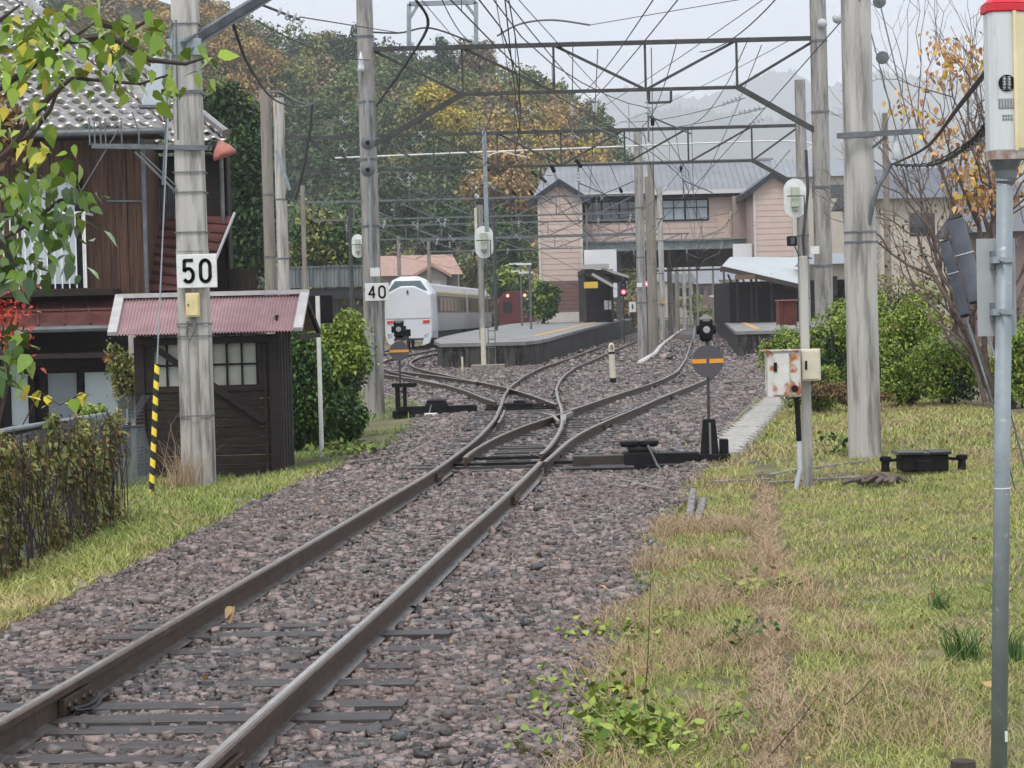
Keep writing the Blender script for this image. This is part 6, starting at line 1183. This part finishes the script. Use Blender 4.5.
# left platform building
a, b = at(584, 270, 150), at(613, 318, 150); LS = thing('platform_shelter', (a.x, 150, zl(150)), 'dark timber waiting room with a brown canopy on the left platform', 'platform shelter')
mb = MB(); mb.box(a.x, b.x, 150, 163, zl(150), a.z); mb.build('wall', MATS['shelter_wall'], LS)
mb = MB(); R1, R2, R3, R4 = at(600, 270, 147), at(628, 277, 147), at(629, 272, 165), at(600, 262, 165); R0 = at(584, 270, 147)
mb.prism([R1, R2, R2 + Vector((0, 0, -.15)), R1 + Vector((0, 0, -.15))], (0, 1, 0), 17); mb.prism([at(584, 268, 147), at(600, 270, 147), at(614, 283, 147), at(612, 286, 147), at(584, 273, 147)], (0, 1, 0), 14); mb.build('canopy', mat('canopy_dark', (.045, .032, .03), (.03, .022, .02), 2), LS)
mb = MB(); mb.beam(at(592, 274, 146.8), at(613, 286, 146.8), .1, .18); mb.beam(at(601, 268, 146.8), at(629, 277, 146.8), .1, .14); mb.beam(at(583, 267, 146.8), at(609, 266, 146.8), .3, .3); mb.build('canopy_edge', mat('canopy_edge', (.36, .34, .31)), LS)
mb = MB(); mb.box(b.x - .1, b.x + .05, 149.8, 150, zl(150), a.z); mb.box(a.x - .05, a.x + .1, 149.8, 150, zl(150), a.z)
for k in range(5): z = zl(150) + .3 + k * .25; mb.box(a.x + .1, a.x + .6, 149.85, 149.9, z, z + .04)
mb.build('post', canopy_ := MATS['canopy_brown'], LS)
for px in (606, 610.5): c = at(px, 305, 149.9); tag(MB().box(c.x - .12, c.x + .12, 149.8, 149.88, c.z - .3, c.z + .3).build('poster', white), ('left' if px < 608 else 'right') + ' of two small white posters on the left waiting room', 'poster')
c0, c1 = at(584, 282, 146), at(598, 288, 146); tag(MB().box(c0.x, c1.x, 146, 146.12, c1.z, c0.z).build('platform_sign', mat('sign_yellow', (.62, .44, .04), (.55, .38, .04), 2)), 'yellow hanging sign under the left canopy', 'sign')
c0, c1 = at(629, 302, 140), at(636, 312, 140); t = thing('notice_board', (c0.x, 140, zl(140)), 'white notice board on two legs near the end of the left platform', 'sign'); MB().box(c0.x, c1.x, 140, 140.06, c1.z, c0.z).build('board', white, t); mb = MB(); xm = (c0.x + c1.x) / 2; mb.box(xm - .04, xm + .04, 139.93, 139.99, (c0.z + c1.z) / 2 - .1, (c0.z + c1.z) / 2 + .18); mb.build('lettering', steel, t); mb = MB()
for x in (c0.x + .06, c1.x - .06): mb.tube([(x, 140.1, zl(140)), (x, 140.1, c1.z)], .025, 6)
mb.build('leg', galv2, t)
lit = mat('red_signal_light', (.8, .02, .03), rough=.3, emit=((1, .03, .06), 5.0)); lit2 = mat('red_signal_core', (.9, .3, .3), rough=.3, emit=((1, .35, .38), 4))
for px, py, Y, lb in ((623.5, 292, 135, 'lit red signal at the far end of the left platform'), (646, 284, 110, 'lit red signal between the poles of the row')):
    c = at(px, py, Y); t = thing('railway_signal', (c.x, Y, -.2), lb, 'signal'); mb = MB(); mb.tube([(c.x, Y + .12, -.2), (c.x, Y + .12, c.z + .9)], .05, 8); mb.build('mast', steel, t)
    mb = MB(); mb.cbox((c.x, Y + .08, c.z + .25), .34, .14, .95); mb.build('signal_head', blk, t, bevel=.04)
    mb = MB(); mb.lathe((c.x, Y, c.z), [(.13, 0), (.10, .02), (.01, .03)], 14, (0, -1, 0)); mb.build('lamp', lit, t); mb = MB(); mb.lathe((c.x, Y - .04, c.z), [(.05, 0), (.01, .02)], 10, (0, -1, 0)); mb.build('lamp_core', lit2, t)
    mb = MB(); mb.lathe((c.x, Y + .01, c.z + .4), [(.10, 0), (.09, .02)], 14, (0, -1, 0)); mb.build('unlit_lamp', glassd, t)
c = at(639.5, 285, 91.7); tag(MB().box(c.x - .11, c.x + .11, 91.7, 91.72, c.z - .08, c.z + .08).build('number_plate', white), 'small white plate on the nearest pole of the row', 'plate')
c = at(663, 302, 149.7); tag(MB().box(c.x - .13, c.x + .13, 149.7, 149.72, c.z - .12, c.z + .12).build('number_plate', yl), 'small yellow plate on a pole of the row', 'plate')
for px, Y in ((522, 140), (531, 122)):
    p = at(px, 320, Y); h = at(px, 262, Y).z; t = thing('lamp_pole', (p.x, Y, zl(Y)), 'slim lamp pole on the left platform ' + ('behind the red train' if px == 522 else 'left of the round tree'), 'lamp pole'); mb = MB(); mb.tube([(p.x, Y, zl(Y)), (p.x, Y, h)], .06, 8); mb.build('shaft', galv2, t); MB().beam((p.x - .7, Y, h - .1), (p.x + .1, Y, h - .1), .12, .10).build('lamp_tube', white, t); MB().beam((p.x - .6, Y + .5, h - .55), (p.x + .2, Y + .5, h - .55), .12, .10).build('lamp_tube', white, t)
# speckled far lamps on the right platform
for px, py in ((716, 296), (729, 297), (739, 292)):
    c = at(px, py, 170); t = thing('platform_lamp', c, 'small white lamp on the far right platform, ' + {716: 'left', 729: 'middle', 739: 'right'}[px], 'lamp'); MB().beam(c - Vector((.5, 0, 0)), c + Vector((.5, 0, 0)), .15, .12).build('lamp_tube', white, t); mb = MB(); mb.tube([(c.x, 170.1, 1), (c.x, 170.1, c.z)], .06, 6); mb.build('post', galv2, t)

# ------------------------------------------------------------------ trains
tw = mat('train_white', (.66, .68, .69), (.60, .62, .63), .6, .3); tgy = mat('train_grey', (.42, .42, .42), (.35, .35, .35), .8, .35); tyl = mat('train_gold', (.60, .47, .15)); tsk = mat('train_underframe', (.02, .02, .022), (.04, .038, .035), 3, .7)
def car(parent, p0, d, L, w, body, win, stripe, prof=None):
    n = Vector((d.y, -d.x, 0)); up = Vector((0, 0, 1)); h = w / 2
    sec = [(-h, .95), (-h - .02, 1.8), (-h + .03, 3.15), (-h + .35, 3.6), (-h + .8, 3.75), (h - .8, 3.75), (h - .35, 3.6), (h - .03, 3.15), (h + .02, 1.8), (h, .95)]
    mb = MB(); vs = [p0 + n * a + up * b for a, b in sec] + [p0 + d * L + n * a + up * b for a, b in sec]; N = len(sec)
    mb.add(vs, [tuple(range(N)), tuple(range(N, 2 * N))[::-1]] + [(i, N + i, N + (i + 1) % N, (i + 1) % N) for i in range(N)]); mb.build('body', body, parent)
    for s in (-1, 1):
        mb = MB(); k = 0
        while k * 2.2 + 1.6 < L - 1.2:
            a = p0 + d * (1.2 + k * 2.2) + n * s * (h + .025); b = a + d * 1.75; mb.add([a + up * 2.12, b + up * 2.12, b + up * 2.88 - n * s * .02, a + up * 2.88 - n * s * .02], [(0, 1, 2, 3)]); k += 1
        mb.build('window', win, parent)
        mb = MB(); a = p0 + n * s * (h + .018); b = a + d * L; mb.add([a + up * 2.0 + n * s * .0, b + up * 2.0, b + up * 3.0 - n * s * .02, a + up * 3.0 - n * s * .02], [(0, 1, 2, 3)]); mb.build('window_band', stripe, parent)
        mb = MB(); mb.add([a + up * 3.15, b + up * 3.15, b + up * 3.24 - n * s * .02, a + up * 3.24 - n * s * .02], [(0, 1, 2, 3)]); mb.build('side_line', tyl, parent)
    for s in (-1, 1):
        for q in (.9, L - 1.9):
            a = p0 + d * q + n * s * (h + .03); mb = MB()
            for e in (0, .95): mb.add([a + d * e + up * 1.0, a + d * (e + .05) + up * 1.0, a + d * (e + .05) + up * 3.0 - n * s * .02, a + d * e + up * 3.0 - n * s * .02], [(0, 1, 2, 3)])
            mb.add([a + d * .25 + up * 2.1, a + d * .75 + up * 2.1, a + d * .75 + up * 2.8, a + d * .25 + up * 2.8], [(0, 1, 2, 3)]); mb.build('door', win, parent)
    mb = MB(); c0 = p0 + d * .6 + up * .7; c1 = p0 + d * (L - .6) + up * .7; mb.beam(c0, c1, w - .3, .5); mb.build('underframe', tsk, parent)
    for q in (2.6, 4.7, L - 4.7, L - 2.6):
        for s in (-1, 1): MB().lathe(p0 + d * q + n * s * .5 + up * .43, [(.43, 0), (.43, .12)], 16, n * s).build('wheel', tsk, parent)
p0, d = pt(TC, 131.2); pe, _ = pt(TC, 150); d = (pe - p0).normalized(); n = Vector((d.y, -d.x, 0)); up = Vector((0, 0, 1))
TW = thing('express_train', (p0.x, 129, 0), 'white express train with red tail lamps on the leftmost track', 'train')
car(TW, p0, d, 18.2, 2.92, tgy, glassd, mat('train_band', (.10, .075, .075), (.07, .055, .055), 1, .2))
pf, _ = pt(TC, 150.2); pg, _ = pt(TC, 168); d2 = (pg - pf).normalized(); car(TW, pf, d2, 18, 2.92, tgy, glassd, MATS['train_band'])
# nose: lofted from the car front to a blunt white face
secs = []
def sec_at(u):
    h = 1.46 - .04 * (u ** 2) - .10 * u ** 4; zt = 3.75 + .26 * math.sin(min(1, u * 1.8) * 1.57) - .62 * max(0, (u - .6) / .4) ** 1.6; return [(-h + .12 * u, .55), (-h, .95), (-h, 1.8), (-h + .05, min(3.1, zt - .35)), (-h + .38 + .1 * u, zt - .12), (-h + .95, zt + .10 * min(1, u * 2)), (h - .95, zt + .10 * min(1, u * 2)), (h - .38 - .1 * u, zt - .12), (h - .05, min(3.1, zt - .35)), (h, 1.8), (h, .95), (h - .12 * u, .55)]
mb = MB(); N = 12; US = [0, .25, .5, .7, .85, 1.0]
for u in US: mb.v += [tuple(p0 - d * (u * 2.0) + n * a + up * b) for a, b in sec_at(u)]
for i in range(len(US) - 1): mb.f += [(i * N + k, i * N + (k + 1) % N, (i + 1) * N + (k + 1) % N, (i + 1) * N + k) for k in range(N)]; mb.m += [0] * N
mb.f.append(tuple((len(US) - 1) * N + k for k in range(N))); mb.m.append(0); mb.build('nose', tw, TW, bevel=.05)
nf = p0 - d * 2.0
mb = MB(); mb.prism([p0 - d * 1.35 + n * a + up * (b + .0) for a, b in ((-1.10, 3.30), (1.10, 3.30), (.72, 3.84), (-.72, 3.84))], -d, .60); mb.build('windscreen', mat('train_glass', (.12, .17, .19), (.20, .25, .27), 1.5, .1), TW)
mb = MB(); mb.prism([nf - d * .05 + n * a + up * b for a, b in ((-.05, 3.1), (.05, 3.1), (.05, 3.3), (-.05, 3.3))], -d, .02); mb.build('wiper', steel, TW)
tl = mat('tail_lamp', (.6, .02, .02), emit=((1, .05, .06), .05))
for s in (-1, 1): mb = MB(); mb.prism([nf - d * .02 + n * (s * 1.02 + a) + up * b for a, b in ((-.19, 1.44), (.19, 1.46), (.19, 1.60), (-.19, 1.58))], -d, .04); mb.build('tail_lamp', tl, TW)
mb = MB(); mb.prism([nf - d * .01 + n * a + up * b for a, b in ((-1.3, 1.70), (1.3, 1.70), (1.3, 1.73), (-1.3, 1.73))], -d, .02); mb.build('panel_seam', tgy, TW)
mb = MB(); mb.cbox(nf + up * .75 + d * .3, 1.6, .6, .5); mb.build('coupler_bay', tsk, TW)
for s in (-1, 1): mb = MB(); mb.prism([nf - d * .0 + n * (s * a) + up * b for a, b in ((.75, .18), (1.15, .28), (1.36, .85), (.95, .85))], d, .5); mb.build('snow_plough', tw, TW)
p0, _ = pt(TT, 186); pe, _ = pt(TT, 205); d = (pe - p0).normalized(); TRD = thing('local_train', (p0.x, 186, 0), 'dark red local train half hidden behind the left platform tree', 'train'); rd = mat('train_red', (.13, .028, .026), (.09, .022, .02), .8, .35)
car(TRD, p0, d, 19, 2.9, rd, glassd, rd); n = Vector((d.y, -d.x, 0))
for s in (-1, 1): mb = MB(); mb.prism([p0 - d * .03 + n * (s * .75 + a) + up * b for a, b in ((-.35, 2.0), (.35, 2.0), (.35, 2.85), (-.35, 2.85))], -d, .03); mb.build('windscreen', glassd, TRD); mb = MB(); mb.lathe(p0 - d * .03 + n * s * .7 + up * 3.35, [(.14, 0), (.10, .05)], 12, -d); mb.build('headlamp', mat('head_lamp', (.9, .7, .4), emit=((1, .65, .30), .3)), TRD)

# ------------------------------------------------------------------ buildings and walls behind
a, b = at(384, 290, 190), at(458, 290, 190); t = thing('pink_roof_house', (a.x, 190, -.3), 'low house with a salmon pink tiled roof behind the white train', 'house'); zE = at(420, 275, 188).z; zR = at(420, 262, 193).z
mb = MB(); mb.box(a.x, b.x, 190, 197, -.3, zE + .3); xg = at(432, 270, 188).x; mb.add([(at(412, 270, 188).x, 188, zE - .3), (at(448, 270, 188).x, 188, zE - .3), (xg, 188, at(432, 266, 188).z)], [(0, 1, 2)]); mb.box(at(414, 270, 188).x, at(446, 270, 188).x, 188.05, 190, -.3, zE - .3); mb.build('wall', mat('plaster_grey', (.34, .31, .28), (.28, .26, .24), 1), t)
mb = MB(); mb.add([(a.x - 1, 188.6, zE), (b.x + .5, 188.6, zE), (b.x - .5, 193.5, zR + .6), (a.x - 1, 193.5, zR + .6)], [(0, 1, 2, 3)]); g0 = at(409, 277, 187.4); g1_ = at(451, 274, 187.4); g2_ = at(432, 263.5, 187.4); mb.prism([g0, g2_, g2_ - Vector((0, 0, .25)), g0 - Vector((0, 0, .25))], (0, 1, 0), 5); mb.prism([g2_, g1_, g1_ - Vector((0, 0, .25)), g2_ - Vector((0, 0, .25))], (0, 1, 0), 5); mb.build('roof', mat('salmon_tile', (.42, .27, .21), (.28, .17, .13), 2.5, .6, stretch=(1, 3, 1)), t)
a, b = at(428, 284, 187.8), at(440, 290, 187.8); MB().box(a.x, b.x, 187.9, 188, b.z, a.z).build('window', white, t)
a, b = at(285, 268, 110), at(378, 290, 110); t = thing('overpass', (a.x, 110, -.3), 'small road overpass with a grey corrugated parapet above a dark opening', 'overpass'); z0_, z1_ = at(330, 287, 110).z, at(330, 267, 110).z; mb = MB(); mb.grid(lambda u, v: (a.x - 2 + (b.x - a.x + 2) * u, 110 + .03 * math.cos(u * 240), z0_ + (z1_ - z0_) * v), 300, 1); mb.build('parapet', mat('parapet_grey', (.20, .22, .22), (.15, .16, .16), 1.5, .5), t)
mb = MB()
for k in range(8): x = a.x + (b.x - a.x) * k / 7; mb.box(x - .05, x + .05, 109.9, 110, z0_, z1_ + .08)
mb.beam((a.x - 2, 109.95, z1_ + .02), (b.x, 109.95, z1_ + .02), .08, .08); mb.build('parapet_post', galv2, t); mb = MB(); mb.box(a.x - 2, b.x, 110.1, 114, z0_ - .6, z0_ - .05); mb.box(a.x - 2, a.x + .3, 110.1, 114, -.3, z0_ - .6); mb.build('deck', tsk, t); MB().box(a.x, b.x, 114, 114.3, -.3, z0_ - .6).build('abutment', conc, t)
def far_house(x0, x1, y, zw, zr2, wallm, roofm, label, depth=8):
    t = thing('far_house', ((x0 + x1) / 2, y, -.3), label, 'house'); mb = MB(); mb.box(x0, x1, y, y + depth, -.3, zw); mb.build('wall', wallm, t); mb = MB(); ov = .6
    mb.add([(x0 - ov, y - ov, zw - .1), (x1 + ov, y - ov, zw - .1), (x1 + ov - .2, y + depth / 2, zr2), (x0 - ov + .2, y + depth / 2, zr2), (x0 - ov, y + depth + ov, zw - .1), (x1 + ov, y + depth + ov, zw - .1)], [(0, 1, 2, 3), (5, 4, 3, 2), (4, 0, 3), (1, 5, 2)]); mb.build('roof', roofm, t)
    w = x1 - x0
    for u in (.3, .7): MB().box(x0 + w * u - w * .09, x0 + w * u + w * .09, y - .04, y, zw - 1.9, zw - .8).build('window', glassd, t)
pw = mat('house_cream', (.48, .43, .34), (.40, .36, .29), 1); pb_ = mat('house_brown', (.22, .15, .14), (.17, .12, .11), 1); rg = mat('house_roof_grey', (.10, .105, .12), (.07, .075, .085), 2, .4); rb = mat('house_roof_pale', (.24, .25, .27), (.18, .19, .21), 1.5, .4)
a, b = at(676, 300, 300), at(693, 300, 300); far_house(a.x, b.x, 300, at(684, 282, 300).z, at(684, 273, 300).z, pw, rg, 'cream house in the gap beyond the station')
a, b = at(696, 300, 320), at(716, 300, 320); far_house(a.x, b.x, 320, at(700, 283, 320).z, at(700, 277, 320).z, pb_, rb, 'brown house in the gap beyond the station')
a, b = at(660, 300, 420), at(740, 300, 420); far_house(a.x, b.x, 420, at(700, 280, 420).z, at(700, 268, 420).z, pw, rb, 'wide pale roofed house farthest beyond the station')
a, b = at(880, 220, 110), at(1020, 220, 110); far_house(a.x, b.x, 110, at(930, 196, 110).z, at(930, 168, 116).z, pw, rg, 'house with a wide grey tiled roof behind the bare tree', depth=12)
a, b = at(985, 240, 95), at(1060, 240, 95); far_house(a.x, b.x, 95, at(985, 230, 95).z, at(985, 202, 95).z, pb_, rg, 'dark house at the right edge behind the steel post')
a, b = at(820, 300, 130), at(865, 300, 130); far_house(a.x, b.x, 130, at(840, 262, 130).z, at(840, 252, 130).z, pw, rb, 'cream walled house between the mottled pole and the thick pole', depth=6)
a, b = at(775, 158, 185), at(815, 158, 185); far_house(a.x, b.x + 14, 190, at(800, 176, 190).z, at(800, 160, 190).z, pw, rb, 'pale roofed building right of the station bridge')
mb = MB(); p = at(700, 318, 290); mb.beam((p.x - 6, 285, .9), (p.x + 6, 285, .9), .1, .15); mb.beam((p.x - 6, 285, .4), (p.x + 6, 285, .4), .1, .1)
for k in range(7): mb.box(p.x - 6 + k * 2 - .05, p.x - 6 + k * 2 + .05, 284.9, 285, -.3, 1)
tag(mb.build('low_fence', galv2), 'low railing across the line beyond the station', 'fence')
for px, py, Y, lb in ((690, 303, 288, 'grey green shrub in front of the cream far house'), (706, 310, 282, 'green shrub beyond the far railing')):
    c, r = bp(px, py, Y, 2.0, 1.6, 1.6); bush('far_shrub', c, r, 900, .4, lf_vine, lb, lobes=8, stems=3)
# small foliage band behind the left tracks
for px, py, Y, rx, rz, m_, lb in ((500, 240, 210, 6, 4.5, lf_green, 'green tree behind the platform mast'), (440, 225, 230, 7, 6, lf_dark, 'dark tree above the salmon roof'), (520, 215, 240, 6, 5, lf_dark, 'dark tree left of the left tower'), (395, 215, 220, 6, 5, lf_dark, 'dark tree right of the pole with the 40 sign'), (510, 285, 200, 4, 2.5, lf_bush, 'low green tree behind the red train'), (350, 230, 200, 6, 5, lf_green, 'dark green tree above the overpass'), (470, 270, 215, 4, 2.5, lf_vine, 'greyish shrub tree between the white train and the tower')):
    p = at(px, py, Y); tree('leafy_tree', (p.x, Y, -.3), 8, ((p.x, Y, p.z), (rx * .55, rx * .5, rz * .6)), 4200, .42, m_, lb, 16, m2=lf_green)

# ------------------------------------------------------------------ wooded hill, far mountains
HP = [(-400, -60), (-100, -40), (30, -20), (150, -8), (225, 6), (262, 30), (290, 36), (340, 46), (365, 42), (400, 60), (440, 66), (500, 72), (545, 82), (575, 100), (600, 122), (618, 150), (630, 185), (640, 250), (650, 316), (760, 318)]
def hill_z(px): return float(np.interp(px, [a for a, b in HP], [b for a, b in HP]))
mb_V = []; YH0, YH1 = 215.0, 340.0; npx, nyy = 70, 22; crest = {}
for j in range(nyy + 1):
    v = j / nyy; Y = YH0 + (YH1 - YH0) * v
    for i in range(npx + 1):
        px = -420 + (1190) * i / npx; top = at(px, hill_z(px) + 14, YH1); x = top.x * (Y / YH1 if top.x > 0 else 1); s = v ** .85
        mb_V.append((x, Y + 6 * math.sin(x * .05), -.3 + max(0, top.z) * s + 1.2 * math.sin(x * .21 + Y * .13) * v))
hm = mat('hill_soil', (.035, .045, .02), (.07, .06, .03), .15, .9)
# back slope
for i in range(npx + 1):
    px = -420 + 1190 * i / npx; top = at(px, hill_z(px) + 14, YH1); mb_V.append((top.x, YH1 + 120, -1))
Fq = [(j * (npx + 1) + i, j * (npx + 1) + i + 1, (j + 1) * (npx + 1) + i + 1, (j + 1) * (npx + 1) + i) for j in range(nyy + 1) for i in range(npx)]
tag(npmesh('wooded_hill', mb_V, Fq, hm, smooth=True), kind='structure')
cols = {'g': mat('canopy_green', (.055, .095, .028), (.17, .21, .065), 0, .7, attr='rnd'), 'd': mat('canopy_dark_green', (.026, .052, .024), (.085, .12, .05), 0, .7, attr='rnd'), 'o': mat('canopy_orange', (.24, .15, .055), (.46, .31, .12), 0, .7, attr='rnd'), 'y': mat('canopy_yellow', (.26, .22, .03), (.55, .42, .06), 0, .7, attr='rnd'), 'b': mat('canopy_brown_leaf', (.16, .125, .07), (.30, .24, .14), 0, .7, attr='rnd'), 'm': mat('canopy_olive', (.13, .13, .036), (.30, .29, .085), 0, .7, attr='rnd')}
acc = {k: [] for k in cols}
ntree = 0
for _ in range(6000):
    px = rng.uniform(180, 650) if rng.uniform() < .85 else rng.uniform(-60, 180); v = rng.uniform(0, 1); Y = YH0 + (YH1 - YH0) * v; top = at(px, hill_z(px) + 14, YH1); x = top.x * (Y / YH1 if top.x > 0 else 1); s = v ** .85
    z = -.3 + max(0, top.z) * s
    ppx = 512 + F * x / Y
    if ppx < -60 or ppx > 640 or top.z < .5: continue
    if ntree >= 1250: break
    ntree += 1; r_ = rng.uniform(1.7, 3.3); q = math.sin(x * .12 + 1) + math.sin(Y * .07 + x * .05) + rng.normal(0, .8)
    pyy = 384 + 0 * Y
    key = 'd' if q < -1.0 else 'g' if q < .3 else 'm' if q < .95 else 'b' if q < 1.5 else 'o' if q < 2.4 else 'y'
    c = (x, Y, z + r_ * .8); acc[key].append(cloud(c, (r_, r_, r_ * .95), 360, 8))
for k, L in acc.items():
    if L:
        o = leafmesh('forest_canopy', np.concatenate(L), .46, cols[k], droop=.2); tag(o, {'g': 'mid green', 'd': 'dark green', 'o': 'orange', 'y': 'yellow', 'b': 'faded brown', 'm': 'olive green'}[k] + ' autumn woodland covering the hill on the left', 'woodland', kind='stuff')
def htree(px, py, Y, rx, rz, key, label, n=3400):
    p = at(px, py, Y); tree('hillside_tree', (p.x, Y, p.z - rz * 1.6), 8, ((p.x, Y, p.z), (rx, rx, rz)), n, .42, cols[key], label, 14, trunk=.25)
for px, py, Y, rx, rz, key, lb in ((433, 102, 262, 2.3, 2.0, 'y', 'bright yellow tree in the middle of the wooded hill'), (452, 122, 260, 2.0, 1.6, 'y', 'small yellow tree just below the brightest one'), (418, 118, 261, 2.2, 1.8, 'm', 'olive tree left of the bright yellow tree'), (500, 170, 235, 3.2, 2.6, 'o', 'large orange tree behind the second gantry'), (485, 192, 232, 2.4, 2.0, 'o', 'lower orange tree near the grey drop post'), (520, 195, 232, 2.0, 1.8, 'o', 'orange tree left of the left tower roof'), (250, 65, 300, 4.5, 3.6, 'o', 'orange tree above the left pole'), (215, 50, 300, 4, 3.4, 'o', 'orange brown tree behind the upper left branches'), (265, 112, 280, 3.0, 2.6, 'o', 'small orange tree behind the pale gantry pole'), (475, 60, 335, 4, 3.4, 'b', 'reddish brown tree on the hill crest'), (200, 25, 330, 4, 3, 'o', 'orange tree high on the hill at the upper left'), (310, 75, 320, 4.2, 3, 'b', 'pinkish brown tree near the hill crest'), (320, 50, 335, 5, 3.4, 'm', 'pale olive tree on the hill crest'), (350, 50, 330, 3.2, 4, 'd', 'dark round tree on the hill crest beside the tall pole'), (80, -6, 338, 5, 4, 'g', 'green tree on the crest behind the foreground branches'), (440, 62, 335, 3, 3.4, 'd', 'dark tree on the crest right of the tall pole'), (560, 120, 300, 3.4, 2.6, 'o', 'faded orange tree on the right shoulder of the hill'), (230, 90, 290, 3, 2.6, 'o', 'orange tree right of the left pole')):
    htree(px, py, Y, rx, rz, key, lb)
def mountain(name, prof, Y, label, seed, depth=500):
    V = []; n = 420; xs = [p[0] for p in prof]; rows = 14; r2 = np.random.default_rng(seed); ph = r2.uniform(0, 6, 6)
    for j in range(rows + 1):
        v = j / rows
        for i in range(n + 1):
            px = xs[0] + (xs[-1] - xs[0]) * i / n; py = float(np.interp(px, xs, [p[1] for p in prof])); top = at(px, py, Y); yy = Y - depth * (1 - v)
            nz = sum(math.sin(top.x * f_ + ph[k]) * a_ for k, (f_, a_) in enumerate(((.02, 5), (.05, 3), (.11, 1.6), (.27, 1.0), (.6, .6)))) * v
            jt = r2.uniform(-1, 1) * 8 * v; V.append((top.x, yy, jt - 2 + (top.z + 2) * (v ** 1.1) + nz * .6 + 6 * math.sin(i * .5 + j) * v * (1 - v)))
    FQ = [(j * (n + 1) + i, j * (n + 1) + i + 1, (j + 1) * (n + 1) + i + 1, (j + 1) * (n + 1) + i) for j in range(rows) for i in range(n)]
    tag(npmesh(name, V, FQ, mat('far_forest', (.03, .045, .025), (.075, .065, .04), .02, .95, bump=1, bscale=.1)), kind='structure')
mountain('mountain', [(300, 300), (480, 180), (560, 110), (620, 88), (660, 92), (700, 98), (735, 84), (765, 74), (790, 70), (812, 80), (840, 84), (880, 72), (930, 76), (980, 70), (1040, 78), (1150, 90), (1400, 100)], 6000, '', 3, 1200)
mountain('mountain', [(480, 300), (560, 200), (600, 150), (640, 112), (680, 105), (720, 112), (780, 120), (830, 108), (880, 118), (940, 125), (1000, 118), (1100, 120), (1400, 130)], 4200, '', 5, 900)
# ------------------------------------------------------------------ damp air
hz = bpy.data.meshes.new('haze'); b_ = MB().box(-4500, 4500, -60, 6400, -9, 1100); hz.from_pydata(b_.v, [], b_.f); ho = bpy.data.objects.new('haze', hz); COL.objects.link(ho); ho['kind'] = 'stuff'; ho['label'] = 'thin damp autumn haze in the valley air'; ho['category'] = 'haze'
hm_ = bpy.data.materials.new('haze'); hm_.use_nodes = True; nn = hm_.node_tree; nn.nodes.remove(nn.nodes['Principled BSDF']); pv = nn.nodes.new('ShaderNodeVolumePrincipled'); pv.inputs['Density'].default_value = 0.00029; pv.inputs['Color'].default_value = (.93, .96, 1, 1)
nn.links.new(pv.outputs[0], nn.nodes['Material Output'].inputs['Volume']); hz.materials.append(hm_)
